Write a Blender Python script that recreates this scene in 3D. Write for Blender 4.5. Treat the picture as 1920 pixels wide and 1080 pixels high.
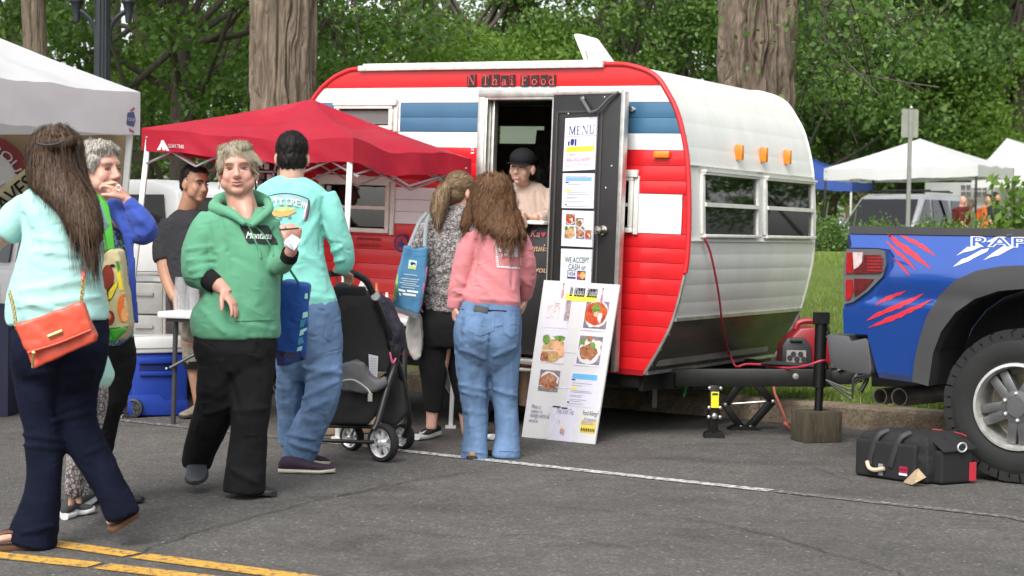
import bpy, bmesh, math, random
import numpy as np
from mathutils import Vector, Matrix
from mathutils.bvhtree import BVHTree
random.seed(7); RNG = np.random.default_rng(7)
for o in list(bpy.data.objects): bpy.data.objects.remove(o)
SC = bpy.context.scene; COL = SC.collection
F = 3200.0; ROLL = .0155; HOR = 440.0; H = 1.25
PITCH = math.atan((540 - HOR) / F)
cd = bpy.data.cameras.new('camera'); cam = bpy.data.objects.new('camera', cd); COL.objects.link(cam)
cd.sensor_width = 36; cd.lens = 36 * F / 1920; cd.clip_start = .1; cd.clip_end = 1500
cam.matrix_world = Matrix.Translation((0, 0, H)) @ Matrix.Rotation(math.pi/2 - PITCH, 4, 'X') @ Matrix.Rotation(ROLL, 4, 'Z')
SC.camera = cam; cd.dof.use_dof = True; cd.dof.focus_distance = 9.4; cd.dof.aperture_fstop = 5.0
W = bpy.data.worlds.new('World'); SC.world = W; W.use_nodes = True
wn = W.node_tree.nodes; wl = W.node_tree.links; wn.clear()
sky = wn.new('ShaderNodeTexSky'); sky.sky_type = 'NISHITA'; sky.sun_disc = False
SUN_EL = math.radians(46); SUN_ROT = math.radians(200)
sky.sun_elevation = SUN_EL; sky.sun_rotation = SUN_ROT; sky.air_density = 1.0; sky.dust_density = 3.0; sky.ozone_density = 1.0
hs = wn.new('ShaderNodeHueSaturation'); hs.inputs['Saturation'].default_value = .22
bg = wn.new('ShaderNodeBackground'); bg.inputs[1].default_value = .15
wo = wn.new('ShaderNodeOutputWorld')
wl.new(sky.outputs[0], hs.inputs['Color']); wl.new(hs.outputs[0], bg.inputs[0]); wl.new(bg.outputs[0], wo.inputs[0])
sl = bpy.data.lights.new('sun', 'SUN'); sl.energy = 1.25; sl.angle = math.radians(30); sl.color = (1, .97, .92)
sun = bpy.data.objects.new('sun', sl); COL.objects.link(sun)
sdir = Vector((math.sin(SUN_ROT)*math.cos(SUN_EL), math.cos(SUN_ROT)*math.cos(SUN_EL), math.sin(SUN_EL)))
sun.rotation_euler = sdir.to_track_quat('Z', 'Y').to_euler(); sun.location = (0, 0, 30)
vs = SC.view_settings; vs.view_transform = 'Standard'; vs.look = 'None'; vs.exposure = 1.0; vs.gamma = 1; vs.use_curve_mapping = False
SC.cycles.max_bounces = 6; SC.cycles.transparent_max_bounces = 8
cR, sR = math.cos(ROLL), math.sin(ROLL); cP, sP = math.cos(PITCH), math.sin(PITCH)
EYE = np.array([0, 0, H])
def ray(px, py):
 x = px - 960; y = 540 - py
 x, y = cR*x - sR*y, sR*x + cR*y
 return np.array([x, sP*y + cP*F, cP*y - sP*F])
def A(px, py, Y):
 d = ray(px, py); return EYE + d*(Y/d[1])
def G(px, py, z=0.):
 d = ray(px, py); return EYE + d*((z - H)/d[2])
def onplane(px, py, p0, n):
 d = ray(px, py); return EYE + d*(np.dot(np.asarray(p0) - EYE, n)/np.dot(d, n))
def V3(*a): return np.array(a, float)
def unit(v): v = np.asarray(v, float); return v/(np.linalg.norm(v) + 1e-12)
ORG = {}
def tag(o, label=None, cat=None, group=None, kind=None):
 if label: o['label'] = label
 if cat: o['category'] = cat
 if group: o['group'] = group
 if kind: o['kind'] = kind
 return o
def thing(name, label, cat, loc, group=None):
 o = bpy.data.objects.new(name, None); o.empty_display_size = .1; COL.objects.link(o)
 o.location = tuple(float(x) for x in loc); ORG[o.name] = np.asarray(loc, float)
 return tag(o, label, cat, group)
def link_mesh(name, me, parent=None, org=None):
 o = bpy.data.objects.new(name, me); COL.objects.link(o)
 if parent is not None: o.parent = parent; ORG[o.name] = ORG[parent.name]
 else:
  ORG[o.name] = np.zeros(3) if org is None else np.asarray(org, float); o.location = tuple(ORG[o.name])
 return o
def mesh_from(name, verts, faces, mats, smooth=False, fm=None, org=None, sharp=None):
 v = np.asarray(verts, float).reshape(-1, 3)
 if org is not None: v = v - org
 me = bpy.data.meshes.new(name)
 if isinstance(faces, np.ndarray):
  n = len(faces); k = faces.shape[1]
  me.vertices.add(len(v)); me.vertices.foreach_set('co', v.astype(np.float32).ravel())
  me.loops.add(n*k); me.loops.foreach_set('vertex_index', faces.astype(np.int32).ravel())
  me.polygons.add(n); me.polygons.foreach_set('loop_start', np.arange(0, n*k, k, dtype=np.int32))
  me.update(calc_edges=True)
 else:
  me.from_pydata(v.tolist(), [], [tuple(int(i) for i in f) for f in faces])
 for m in (mats if isinstance(mats, (list, tuple)) else [mats]): me.materials.append(m)
 if fm is not None: me.polygons.foreach_set('material_index', np.asarray(fm, np.int32))
 if smooth: me.polygons.foreach_set('use_smooth', np.ones(len(me.polygons), bool))
 me.update()
 if smooth and sharp: me.set_sharp_from_angle(angle=math.radians(sharp))
 return me
def build(name, verts, faces, mats, parent=None, smooth=False, fm=None, org=None, sharp=None, bevel=0):
 if parent is not None: org = ORG[parent.name]
 me = mesh_from(name, verts, faces, mats, smooth, fm, org, sharp)
 if bevel:
  bm = bmesh.new(); bm.from_mesh(me)
  bmesh.ops.bevel(bm, geom=[e for e in bm.edges if len(e.link_faces) == 2 and e.calc_face_angle(0) > .5], offset=bevel, segments=2, affect='EDGES', profile=.5, clamp_overlap=True)
  bm.to_mesh(me); bm.free()
  me.polygons.foreach_set('use_smooth', np.ones(len(me.polygons), bool)); me.set_sharp_from_angle(angle=math.radians(32))
 return link_mesh(name, me, parent, org)
def copy_tree(o, parent=None, delta=None):
 c = o.copy(); COL.objects.link(c)
 if parent is not None: c.parent = parent
 for ch in o.children: copy_tree(ch, c)
 if delta is not None: c.location = tuple(np.array(o.location) + np.asarray(delta, float))
 return c
class MB:
 def __init__(s): s.v = []; s.f = []; s.m = []; s.cm = 0
 def add(s, v, f):
  b = len(s.v); s.v += [tuple(map(float, p)) for p in v]; s.f += [tuple(int(i)+b for i in q) for q in f]; s.m += [s.cm]*len(f); return s
 def quad(s, a, b, c, d): return s.add([a, b, c, d], [(0, 1, 2, 3)])
 def box(s, c, ax, ay, az):   # centre and three half axes
  c, ax, ay, az = map(np.asarray, (c, ax, ay, az)); v = []
  for k in (-1, 1):
   for j in (-1, 1):
    for i in (-1, 1): v.append(c + i*ax + j*ay + k*az)
  f = [(0, 2, 3, 1), (4, 5, 7, 6), (0, 1, 5, 4), (2, 6, 7, 3), (0, 4, 6, 2), (1, 3, 7, 5)]
  if np.dot(np.cross(ax, ay), az) < 0: f = [q[::-1] for q in f]
  return s.add(v, f)
 def bar(s, a, b, w, t, up=(0, 0, 1)):   # rectangular bar from a to b
  a, b = np.asarray(a, float), np.asarray(b, float); d = unit(b - a); x = unit(np.cross(d, up)); y = np.cross(x, d)
  return s.box((a + b)/2, d*np.linalg.norm(b - a)/2, x*w/2, y*t/2)
 def tube(s, pts, r, n=8, cap=True, flat=None):
  v, f = tube(pts, r, n, flat); return s.add(v, f)
 def prism(s, poly, d):   # planar polygon swept by the vector d
  poly = [np.asarray(p, float) for p in poly]; n = len(poly); d = np.asarray(d, float)
  nn = sum(np.cross(poly[i] - poly[0], poly[(i+1) % n] - poly[0]) for i in range(n))
  if np.dot(nn, d) > 0: poly = poly[::-1]
  v = poly + [p + d for p in poly]
  f = [tuple(range(n)), tuple(range(2*n - 1, n - 1, -1))] + [(i, i + n, (i+1) % n + n, (i+1) % n) for i in range(n)]
  return s.add(v, f)
 def ell(s, c, ax, ay, az, nu=16, nv=10):
  v, f = ell(c, ax, ay, az, nu, nv); return s.add(v, f)
 def lathe(s, c, axis, prof, n=24, xdir=None):   # prof = [(radius, height along axis)...]
  axis = unit(axis); x = unit(np.cross(axis, (0, 0, 1) if abs(axis[2]) < .9 else (1, 0, 0))); y = np.cross(axis, x); c = np.asarray(c)
  v = []; f = []
  for r, h in prof:
   for k in range(n):
    a = 2*math.pi*k/n; v.append(c + axis*h + (x*math.cos(a) + y*math.sin(a))*r)
  for j in range(len(prof) - 1):
   for k in range(n):
    a, b = j*n + k, j*n + (k+1) % n; f.append((a, b, b + n, a + n))
  return s.add(v, f)
 def build(s, name, mats, parent=None, smooth=False, sharp=35, bevel=0, org=None):
  return build(name, s.v, s.f, mats, parent, smooth, s.m, org, sharp, bevel)
def components(q):
 key = {}; ids = [key.setdefault(tuple(np.round(p, 4)), len(key)) for p in q.v]; par = list(range(len(key)))
 def fd(i):
  while par[i] != i: par[i] = par[par[i]]; i = par[i]
  return i
 for f in q.f:
  for a in f[1:]: par[fd(ids[a])] = fd(ids[f[0]])
 out = {}
 for f in q.f: m = out.setdefault(fd(ids[f[0]]), MB()); m.add([q.v[i] for i in f], [tuple(range(len(f)))])
 for m in out.values():      # weld
  k2 = {}; nv = []; mp = []
  for p in m.v:
   kk = tuple(np.round(p, 5))
   if kk not in k2: k2[kk] = len(nv); nv.append(p)
   mp.append(k2[kk])
  m.v = nv; m.f = [tuple(mp[i] for i in f) for f in m.f]
 return list(out.values())
def catmull(P, n):
 P = np.asarray(P, float); m = len(P)
 if m < 3 or n <= 1: return P
 out = []
 for i in range(m - 1):
  p0 = P[max(i-1, 0)]; p1 = P[i]; p2 = P[i+1]; p3 = P[min(i+2, m-1)]
  for k in range(n):
   t = k/n; out.append(.5*((2*p1) + (-p0 + p2)*t + (2*p0 - 5*p1 + 4*p2 - p3)*t*t + (-p0 + 3*p1 - 3*p2 + p3)*t**3))
 out.append(P[-1]); return np.array(out)
def loft(rings, caps=True):
 n = len(rings[0]); v = [p for r in rings for p in r]; f = []
 for j in range(len(rings) - 1):
  for k in range(n):
   a, b = j*n + k, j*n + (k+1) % n; f.append((a, b, b + n, a + n))
 if caps: f += [tuple(range(n-1, -1, -1)), tuple(range((len(rings)-1)*n, len(rings)*n))]
 return v, f
def tube(pts, r, n=8, flat=None):
 P = np.asarray(pts, float); m = len(P); R = np.full(m, r, float) if np.isscalar(r) else np.asarray(r, float)
 T = np.gradient(P, axis=0) if m > 2 else np.repeat((P[1] - P[0])[None], 2, 0)
 T = T/np.linalg.norm(T, axis=1)[:, None]
 x = np.cross(T[0], (0, 0, 1)); x = np.cross(T[0], (1, 0, 0)) if np.linalg.norm(x) < .1 else x; x = unit(x)
 rings = []
 for i in range(m):
  x = unit(x - T[i]*np.dot(x, T[i])); y = np.cross(T[i], x); ring = []
  for k in range(n):
   a = 2*math.pi*k/n; d = (x*math.cos(a) + y*math.sin(a))*R[i]
   if flat is not None: fd = unit(flat[0]); d = d - fd*np.dot(d, fd)*(1 - flat[1])
   ring.append(P[i] + d)
  rings.append(ring)
 return loft(rings)
def ell(c, ax, ay, az, nu=16, nv=10):
 c, ax, ay, az = map(lambda q: np.asarray(q, float), (c, ax, ay, az)); v = [c - az]; f = []
 for j in range(1, nv):
  b = -math.pi/2 + math.pi*j/nv
  for k in range(nu):
   a = 2*math.pi*k/nu; v.append(c + (ax*math.cos(a) + ay*math.sin(a))*math.cos(b) + az*math.sin(b))
 v.append(c + az); e = len(v) - 1
 for k in range(nu):
  k2 = (k+1) % nu; f.append((0, 1 + k2, 1 + k)); f.append((e, e - nu + k, e - nu + k2))
  for j in range(nv - 2): a, b = 1 + j*nu + k, 1 + j*nu + k2; f.append((a, b, b + nu, a + nu))
 return v, f
def hash3(i, j, k, s=0):
 h = (i*374761393 + j*668265263 + k*2147483647 + s*974634777) & 0xffffffff
 h = ((h ^ (h >> 13))*1274126177) & 0xffffffff
 return ((h ^ (h >> 16)) & 0xffff)/65535.0
def vnoise(P, s=0):
 P = np.asarray(P, float); I = np.floor(P).astype(np.int64); f = P - I; f = f*f*(3 - 2*f); out = 0
 for a in (0, 1):
  for b in (0, 1):
   for c in (0, 1):
    w = (f[:, 0] if a else 1 - f[:, 0])*(f[:, 1] if b else 1 - f[:, 1])*(f[:, 2] if c else 1 - f[:, 2])
    out = out + w*hash3(I[:, 0]+a, I[:, 1]+b, I[:, 2]+c, s)
 return out*2 - 1
def fbm(P, o=3, s=0):
 r = 0; a = 1.; P = np.asarray(P, float)
 for i in range(o): r = r + a*vnoise(P, s + i); a *= .5; P = P*2.03
 return r
TMP = bpy.data.scenes.new('scratch')
def evaluated(ob):
 TMP.collection.objects.link(ob);
 with bpy.context.temp_override(scene=TMP, view_layer=TMP.view_layers[0]):
  dg = bpy.context.evaluated_depsgraph_get()
  me = bpy.data.meshes.new_from_object(ob.evaluated_get(dg), depsgraph=dg)
 TMP.collection.objects.unlink(ob); d = ob.data; bpy.data.objects.remove(ob)
 (bpy.data.meshes if isinstance(d, bpy.types.Mesh) else bpy.data.curves).remove(d)
 v = np.empty(len(me.vertices)*3); me.vertices.foreach_get('co', v); v = v.reshape(-1, 3)
 nr = np.empty(len(me.vertices)*3); me.vertices.foreach_get('normal', nr); nr = nr.reshape(-1, 3)
 fs = [tuple(p.vertices) for p in me.polygons]; bpy.data.meshes.remove(me)
 return v, fs, nr
def remesh(pieces, voxel=.008, smooth=4):
 v = []; f = []
 for pv, pf in pieces:
  b = len(v); v += [tuple(map(float, p)) for p in pv]; f += [tuple(i + b for i in q) for q in pf]
 me = bpy.data.meshes.new('t'); me.from_pydata(v, [], f)
 ob = bpy.data.objects.new('t', me); m = ob.modifiers.new('r', 'REMESH'); m.mode = 'VOXEL'; m.voxel_size = voxel
 if smooth: s = ob.modifiers.new('s', 'SMOOTH'); s.factor = .5; s.iterations = smooth
 v, f, n = evaluated(ob); return v, np.array(f, np.int32), n
_tc = {}
def text2d(s, shear=0.):
 if (s, shear) not in _tc:
  c = bpy.data.curves.new('t', 'FONT'); c.body = s; c.shear = shear; c.resolution_u = 3
  v, f, _ = evaluated(bpy.data.objects.new('t', c)); _tc[(s, shear)] = (v[:, :2], f)
 return _tc[(s, shear)]
def bvh(o):
 me = o.data; g = ORG[o.name]
 v = np.empty(len(me.vertices)*3, np.float32); me.vertices.foreach_get('co', v); v = v.reshape(-1, 3) + g
 return BVHTree.FromPolygons(v.tolist(), [tuple(p.vertices) for p in me.polygons])
def lay(v3, d, tree, off=.003):
 out = []; d0 = None if d is None else Vector(unit(d))
 for p in v3:
  d = d0 or Vector(unit(np.asarray(p) - EYE)); p = Vector(p); h = tree.ray_cast(p - d*.4, d, .8)
  out.append(np.array(h[0] - d*off) if h[0] is not None else np.array(p - d*off))
 return out
def fit(v2, w=None, h=None, center=True):
 v = v2 - v2.min(0); e = v.max(0); sx = w/e[0] if w else None; sy = h/e[1] if h else None
 sx = sx or sy; sy = sy or sx; v = v*np.array([sx, sy])
 return v - v.max(0)/2 if center else v
def letter(name, s, c, u, w, mat, parent, width=None, height=None, tree=None, off=.003, shear=0., bend=None, bold=0, ph=0.):
 v2, f = text2d(s, shear); v = fit(v2, width, height)
 if bend: a = v[:, 0]/bend + ph; r = bend + v[:, 1]; v = np.stack([np.sin(a)*r, np.cos(a)*r - bend], 1)
 u, w = unit(u), unit(w); n = np.cross(u, w)
 P = [np.asarray(c) + u*a + w*b + n*off for a, b in v]
 if bold:
  P2 = [p + u*bold for p in P]; k = len(P); P = P + P2; f = list(f) + [tuple(i + k for i in q) for q in f]
 if tree is not None: P = lay(P, -n, tree, off)
 return build(name, P, f, mat, parent)
def flat(name, polys, c, u, w, mat, parent, tree=None, off=.003, grid=0):
 u, w = unit(u), unit(w); n = np.cross(u, w); V = []; Fc = []
 for P in polys:
  b = len(V); V += [np.asarray(c) + u*x + w*y + n*off for x, y in P]; Fc.append(tuple(range(b, b + len(P))))
 if tree is not None:
  me = bpy.data.meshes.new('t'); me.from_pydata([tuple(p) for p in V], [], Fc); bm = bmesh.new(); bm.from_mesh(me)
  bmesh.ops.triangulate(bm, faces=bm.faces[:])
  for _ in range(grid): bmesh.ops.subdivide_edges(bm, edges=[e for e in bm.edges if e.calc_length() > .02], cuts=1, use_grid_fill=False); bmesh.ops.triangulate(bm, faces=bm.faces[:])
  V = lay([np.array(v.co) for v in bm.verts], -n, tree, off); bm.verts.index_update(); Fc = [tuple(v.index for v in q.verts) for q in bm.faces]; bm.free(); bpy.data.meshes.remove(me)
 return build(name, V, Fc, mat, parent)
def nodes(name):
 m = bpy.data.materials.new(name); m.use_nodes = True; nt = m.node_tree; nt.nodes.clear()
 out = nt.nodes.new('ShaderNodeOutputMaterial'); b = nt.nodes.new('ShaderNodeBsdfPrincipled'); nt.links.new(b.outputs[0], out.inputs[0])
 tc = nt.nodes.new('ShaderNodeTexCoord'); return m, nt, b, tc, out
def N(nt, t, **k):
 n = nt.nodes.new('ShaderNode' + t)
 for a, v in k.items():
  if a.startswith('i_'): n.inputs[a[2:].replace('_', ' ')].default_value = v
  else: setattr(n, a, v)
 return n
def mapping(nt, tc, scale=(1, 1, 1), src='Object'):
 mp = N(nt, 'Mapping'); mp.inputs['Scale'].default_value = scale; nt.links.new(tc.outputs[src], mp.inputs[0]); return mp.outputs[0]
def ramp(nt, fac, stops, interp='LINEAR'):
 r = N(nt, 'ValToRGB'); r.color_ramp.interpolation = interp; e = r.color_ramp.elements
 while len(e) < len(stops): e.new(.5)
 for i, (p, c) in enumerate(stops): e[i].position = p; e[i].color = (*c, 1) if len(c) == 3 else c
 nt.links.new(fac, r.inputs[0]); return r.outputs[0]
def add_bump(nt, b, h, strength, dist):
 bp = N(nt, 'Bump'); bp.inputs['Strength'].default_value = strength; bp.inputs['Distance'].default_value = dist
 nt.links.new(h, bp.inputs['Height']); nt.links.new(bp.outputs[0], b.inputs['Normal']); return bp
_mc = {}
def M(name, col, rough=.6, metal=0., var=.12, vsc=6., bump=0., bsc=60., bdist=.004, spec=.5, stretch=(1, 1, 1), coat=0., trans=0., speck=0., alpha=None, sheen=0., wrk=0.):
 if name in _mc: return _mc[name]
 m, nt, b, tc, out = nodes(name); L = nt.links.new
 c = np.array(col, float); mp = mapping(nt, tc, stretch)
 nz = N(nt, 'TexNoise', i_Scale=vsc, i_Detail=6., i_Roughness=.6); L(mp, nz.inputs['Vector'])
 r = ramp(nt, nz.outputs[0], [(.3, np.clip(c*(1 - var), 0, 1)), (.7, np.clip(c*(1 + var), 0, 1))])
 if speck:
  n2 = N(nt, 'TexNoise', i_Scale=bsc*1.5, i_Detail=2.); L(mp, n2.inputs['Vector'])
  mx = N(nt, 'Mix', data_type='RGBA', blend_type='MULTIPLY'); mx.inputs[0].default_value = speck; L(r, mx.inputs[6]); L(ramp(nt, n2.outputs[0], [(.35, (.3, .3, .3)), (.65, (1, 1, 1))]), mx.inputs[7]); r = mx.outputs[2]
 L(r, b.inputs['Base Color']); b.inputs['Roughness'].default_value = rough; b.inputs['Metallic'].default_value = metal
 b.inputs['Specular IOR Level'].default_value = spec; b.inputs['Coat Weight'].default_value = coat; b.inputs['Coat Roughness'].default_value = .06
 b.inputs['Transmission Weight'].default_value = trans; b.inputs['Sheen Weight'].default_value = sheen
 if alpha is not None: b.inputs['Alpha'].default_value = alpha
 if bump:
  n3 = N(nt, 'TexNoise', i_Scale=bsc, i_Detail=5.); L(mp, n3.inputs['Vector']); bp = add_bump(nt, b, n3.outputs[0], bump, bdist)
  if wrk:     # soft creases of worn cloth
   w = N(nt, 'TexNoise', i_Scale=9., i_Detail=3., i_Distortion=1.2); w.noise_type = 'RIDGED_MULTIFRACTAL'; L(mapping(nt, tc, (1, 1, 1.7)), w.inputs['Vector']); b2 = N(nt, 'Bump'); b2.inputs['Strength'].default_value = wrk; b2.inputs['Distance'].default_value = .012; L(w.outputs[0], b2.inputs['Height']); L(b2.outputs[0], bp.inputs['Normal'])
 _mc[name] = m; return m
# ================================================================ the setting
RE = V3(.814, -.581, 0); RN = V3(.581, .814, 0)      # along the road / across it, away from the camera
def rd(a, n, z=0): return RE*a + RN*n + V3(0, 0, z)
KERB = 10.5
def lawn_z(x, y):
 n = .581*x + .814*y - KERB - .16
 s = np.clip(n/15., 0, 1); s = s*s*(3 - 2*s)
 d = np.clip((n - 16)/7., 0, 1); d = d*d*(3 - 2*d)
 return .15 + .92*s - .5*d
def asphalt():
 m, nt, b, tc, out = nodes('asphalt'); L = nt.links.new; mp = mapping(nt, tc)
 big = N(nt, 'TexNoise', i_Scale=.55, i_Detail=5., i_Roughness=.6); L(mp, big.inputs[0])
 mid = N(nt, 'TexNoise', i_Scale=5., i_Detail=6., i_Roughness=.7); L(mp, mid.inputs[0])
 base = ramp(nt, big.outputs[0], [(.3, (.088, .084, .079)), (.72, (.128, .122, .115))])
 mx = N(nt, 'Mix', data_type='RGBA', blend_type='MULTIPLY'); mx.inputs[0].default_value = .55; L(base, mx.inputs[6])
 L(ramp(nt, mid.outputs[0], [(.3, (.6, .6, .6)), (.65, (1.15, 1.13, 1.1))]), mx.inputs[7])
 st_ = N(nt, 'TexNoise', i_Scale=.8, i_Detail=7., i_Roughness=.62, i_Distortion=.6); L(mapping(nt, tc, (1, 1.6, 1)), st_.inputs['Vector']); m0 = N(nt, 'Mix', data_type='RGBA', blend_type='MULTIPLY'); m0.inputs[0].default_value = 1; L(mx.outputs[2], m0.inputs[6]); L(ramp(nt, st_.outputs[0], [(.30, (.62, .61, .60)), (.44, (.96, .96, .96)), (.62, (1.05, 1.05, 1.04))]), m0.inputs[7]); mx = m0
 vo = N(nt, 'TexVoronoi', i_Scale=95.); L(mp, vo.inputs[0])
 st = N(nt, 'SeparateColor'); L(vo.outputs['Color'], st.inputs[0])
 chip = ramp(nt, st.outputs[0], [(.0, (.62, .62, .62)), (.55, (.92, .92, .92)), (.88, (1.15, 1.14, 1.12)), (.96, (1.7, 1.66, 1.6))])
 m2 = N(nt, 'Mix', data_type='RGBA', blend_type='MULTIPLY'); m2.inputs[0].default_value = .85; L(mx.outputs[2], m2.inputs[6]); L(chip, m2.inputs[7])
 v2 = N(nt, 'TexVoronoi', i_Scale=34.); L(mp, v2.inputs[0]); s2 = N(nt, 'SeparateColor'); L(v2.outputs['Color'], s2.inputs[0])
 th = N(nt, 'Math', operation='GREATER_THAN'); th.inputs[1].default_value = .965; L(s2.outputs[1], th.inputs[0])
 dd = N(nt, 'Math', operation='LESS_THAN'); dd.inputs[1].default_value = .22; L(v2.outputs['Distance'], dd.inputs[0])
 mu = N(nt, 'Math', operation='MULTIPLY'); L(th.outputs[0], mu.inputs[0]); L(dd.outputs[0], mu.inputs[1])
 m3 = N(nt, 'Mix', data_type='RGBA'); L(mu.outputs[0], m3.inputs[0]); L(m2.outputs[2], m3.inputs[6]); m3.inputs[7].default_value = (.3, .29, .27, 1)
 L(m3.outputs[2], b.inputs['Base Color']); b.inputs['Roughness'].default_value = .85; b.inputs['Specular IOR Level'].default_value = .3
 add_bump(nt, b, vo.outputs['Distance'], .7, .006); return m
def road_paint(name, col, wear):
 m, nt, b, tc, out = nodes(name); L = nt.links.new; mp = mapping(nt, tc)
 a = N(nt, 'TexNoise', i_Scale=30., i_Detail=8., i_Roughness=.75); L(mp, a.inputs[0])
 v = N(nt, 'TexVoronoi', i_Scale=95.); L(mp, v.inputs[0])
 fac = ramp(nt, a.outputs[0], [(wear, (0, 0, 0)), (wear + .1, (1, 1, 1))])
 mx = N(nt, 'Mix', data_type='RGBA'); L(fac, mx.inputs[0]); mx.inputs[6].default_value = (.09, .085, .08, 1)
 big = N(nt, 'TexNoise', i_Scale=7., i_Detail=5.); L(mp, big.inputs[0])
 c = np.array(col); L(ramp(nt, big.outputs[0], [(.3, c*.8), (.7, c)]), mx.inputs[7]); L(mx.outputs[2], b.inputs['Base Color'])
 b.inputs['Roughness'].default_value = .7; add_bump(nt, b, v.outputs['Distance'], .6, .005); return m
mAS = asphalt()
q = MB(); q.quad(rd(-90, -40), rd(90, -40), rd(90, KERB), rd(-90, KERB)); tag(q.build('road', mAS), kind='structure')
q = MB(); q.quad((-700, -700, -.03), (700, -700, -.03), (700, 900, -.03), (-700, 900, -.03)); tag(q.build('ground', M('far_ground', (.05, .085, .025), .9)), kind='structure')
def stripe(name, pts, w, mat, z=.004):
 P = np.array(pts); T = np.gradient(P, axis=0); v = []
 for p, t in zip(P, T): s = unit(np.cross(t, (0, 0, 1)))*w/2; v += [p + s + V3(0, 0, z), p - s + V3(0, 0, z)]
 f = [(2*i, 2*i+1, 2*i+3, 2*i+2) for i in range(len(P)-1)]
 return tag(build(name, v, f, mat), kind='structure')
mW = road_paint('white_road_paint', (.62, .62, .60), .43); mY = road_paint('yellow_road_paint', (.68, .37, .05), .40); mWf = road_paint('worn_road_paint', (.36, .355, .34), .5)
g0, g1 = G(765, 847), G(1445, 921); d = unit(g1 - g0)
stripe('parking_line', [g0 - d*.2, (g0+g1)/2, g1], .085, mW); stripe('parking_line_worn', [g1 + d*.03, g1 + d*1.2, G(1925, 977) , G(1925, 977) + d*2], .075, mWf)
stripe('parking_line_worn_far', [g0 - d*3, g0 - d*.25], .08, mWf)
ya = G(88, 1018); yb = G(255, 1042.5); yc = G(560, 1083); dy = unit(yc - ya)
stripe('centre_line', [ya - dy*3.4, ya, yb - dy*.02], .105, mY); stripe('centre_line', [yb + dy*.015, yc, yc + dy*5], .105, mY)
za = G(0, 1043); zb = G(185, 1062); zc = G(372, 1084)
stripe('centre_line', [za - dy*3, za, zb - dy*.02], .105, mY); stripe('centre_line', [zb + dy*.015, zc, zc + dy*5], .105, mY)
mCR = M('tar_crack', (.022, .021, .020), .9)
def crack(pts, w):
 P = [G(*p) for p in pts]; P = catmull(P, 8); P = P + np.stack([fbm(P*14, 3, 3)*.02, fbm(P*14, 3, 9)*.02, P[:, 2]*0], 1); T = np.gradient(P, axis=0); v = []
 for i, (p, t) in enumerate(zip(P, T)): s = unit(np.cross(t, (0, 0, 1)))*w*(.45 + .8*abs(math.sin(i*1.7 + math.sin(i*.6)*3)))/2; v += [p + s + V3(0, 0, .006), p - s + V3(0, 0, .006)]
 tag(build('road_crack', v, [(2*i, 2*i+1, 2*i+3, 2*i+2) for i in range(len(P)-1)], mCR), kind='structure')
crack([(60, 1082), (110, 1074), (150, 1069)], .004); crack([(262, 1038), (300, 1022), (330, 1012), (420, 985), (520, 958), (640, 930), (760, 915)], .005)
crack([(470, 945), (560, 938), (660, 925), (760, 905), (840, 893), (905, 884)], .006)
crack([(560, 985), (700, 990), (860, 1010), (1010, 1005), (1180, 1030)], .004); crack([(1400, 850), (1500, 870), (1600, 905)], .004); crack([(1000, 950), (1200, 965), (1400, 995), (1560, 1040), (1700, 1082)], .005)
def concrete(name, c, c2):
 m, nt, b, tc, out = nodes(name); L = nt.links.new; mp = mapping(nt, tc)
 a = N(nt, 'TexNoise', i_Scale=3.5, i_Detail=8., i_Roughness=.7); L(mp, a.inputs[0]); z = N(nt, 'TexNoise', i_Scale=60., i_Detail=4.); L(mp, z.inputs[0])
 mx = N(nt, 'Mix', data_type='RGBA', blend_type='MULTIPLY'); mx.inputs[0].default_value = .6; L(ramp(nt, a.outputs[0], [(.35, c2), (.62, c)]), mx.inputs[6]); L(ramp(nt, z.outputs[0], [(.35, (.45, .45, .45)), (.6, (1.1, 1.1, 1.1))]), mx.inputs[7])
 L(mx.outputs[2], b.inputs['Base Color']); b.inputs['Roughness'].default_value = .9; add_bump(nt, b, z.outputs[0], .7, .01); return m
mKB = concrete('kerb_concrete', (.27, .215, .15), (.11, .08, .055))
kb = thing('kerb', None, None, rd(0, KERB)); tag(kb, kind='structure')
for i in range(-9, 12):                              # kerb stones with open joints
 a0, a1 = i*1.8 + .008, (i+1)*1.8 - .008; off = RNG.uniform(-.008, .008); q = MB()
 prof = [(0 + off, -.02), (.012 + off, .13), (.035 + off, .152), (.16, .155), (.16, -.02)]
 q.prism([rd(a0, KERB + n, z) for n, z in prof], RE*(a1 - a0)); q.build('kerb_stone', mKB, kb)
def lawn():
 m, nt, b, tc, out = nodes('lawn_turf'); L = nt.links.new; mp = mapping(nt, tc)
 a = N(nt, 'TexNoise', i_Scale=1.1, i_Detail=6.); L(mp, a.inputs[0]); z = N(nt, 'TexNoise', i_Scale=45., i_Detail=5., i_Roughness=.7); L(mp, z.inputs[0])
 mx = N(nt, 'Mix', data_type='RGBA', blend_type='MULTIPLY'); mx.inputs[0].default_value = .7; L(ramp(nt, a.outputs[0], [(.3, (.17, .235, .052)), (.7, (.225, .305, .07))]), mx.inputs[6]); L(ramp(nt, z.outputs[0], [(.3, (.5, .5, .5)), (.65, (1.2, 1.2, 1.1))]), mx.inputs[7])
 L(mx.outputs[2], b.inputs['Base Color']); b.inputs['Roughness'].default_value = .9; b.inputs['Specular IOR Level'].default_value = .2; add_bump(nt, b, z.outputs[0], 1., .05); return m
mLW = lawn(); aa = np.linspace(-70, 60, 90); nn = np.concatenate([np.linspace(.155, 24, 50), np.linspace(26, 120, 14)]); v = []
for n in nn:
 for a in aa:
  p = rd(a, KERB + n); z = lawn_z(p[0], p[1]) + (.05*vnoise(np.array([[a*.4, n*.4, 0]]))[0] if n > 1 else 0); v.append((p[0], p[1], z))
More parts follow.
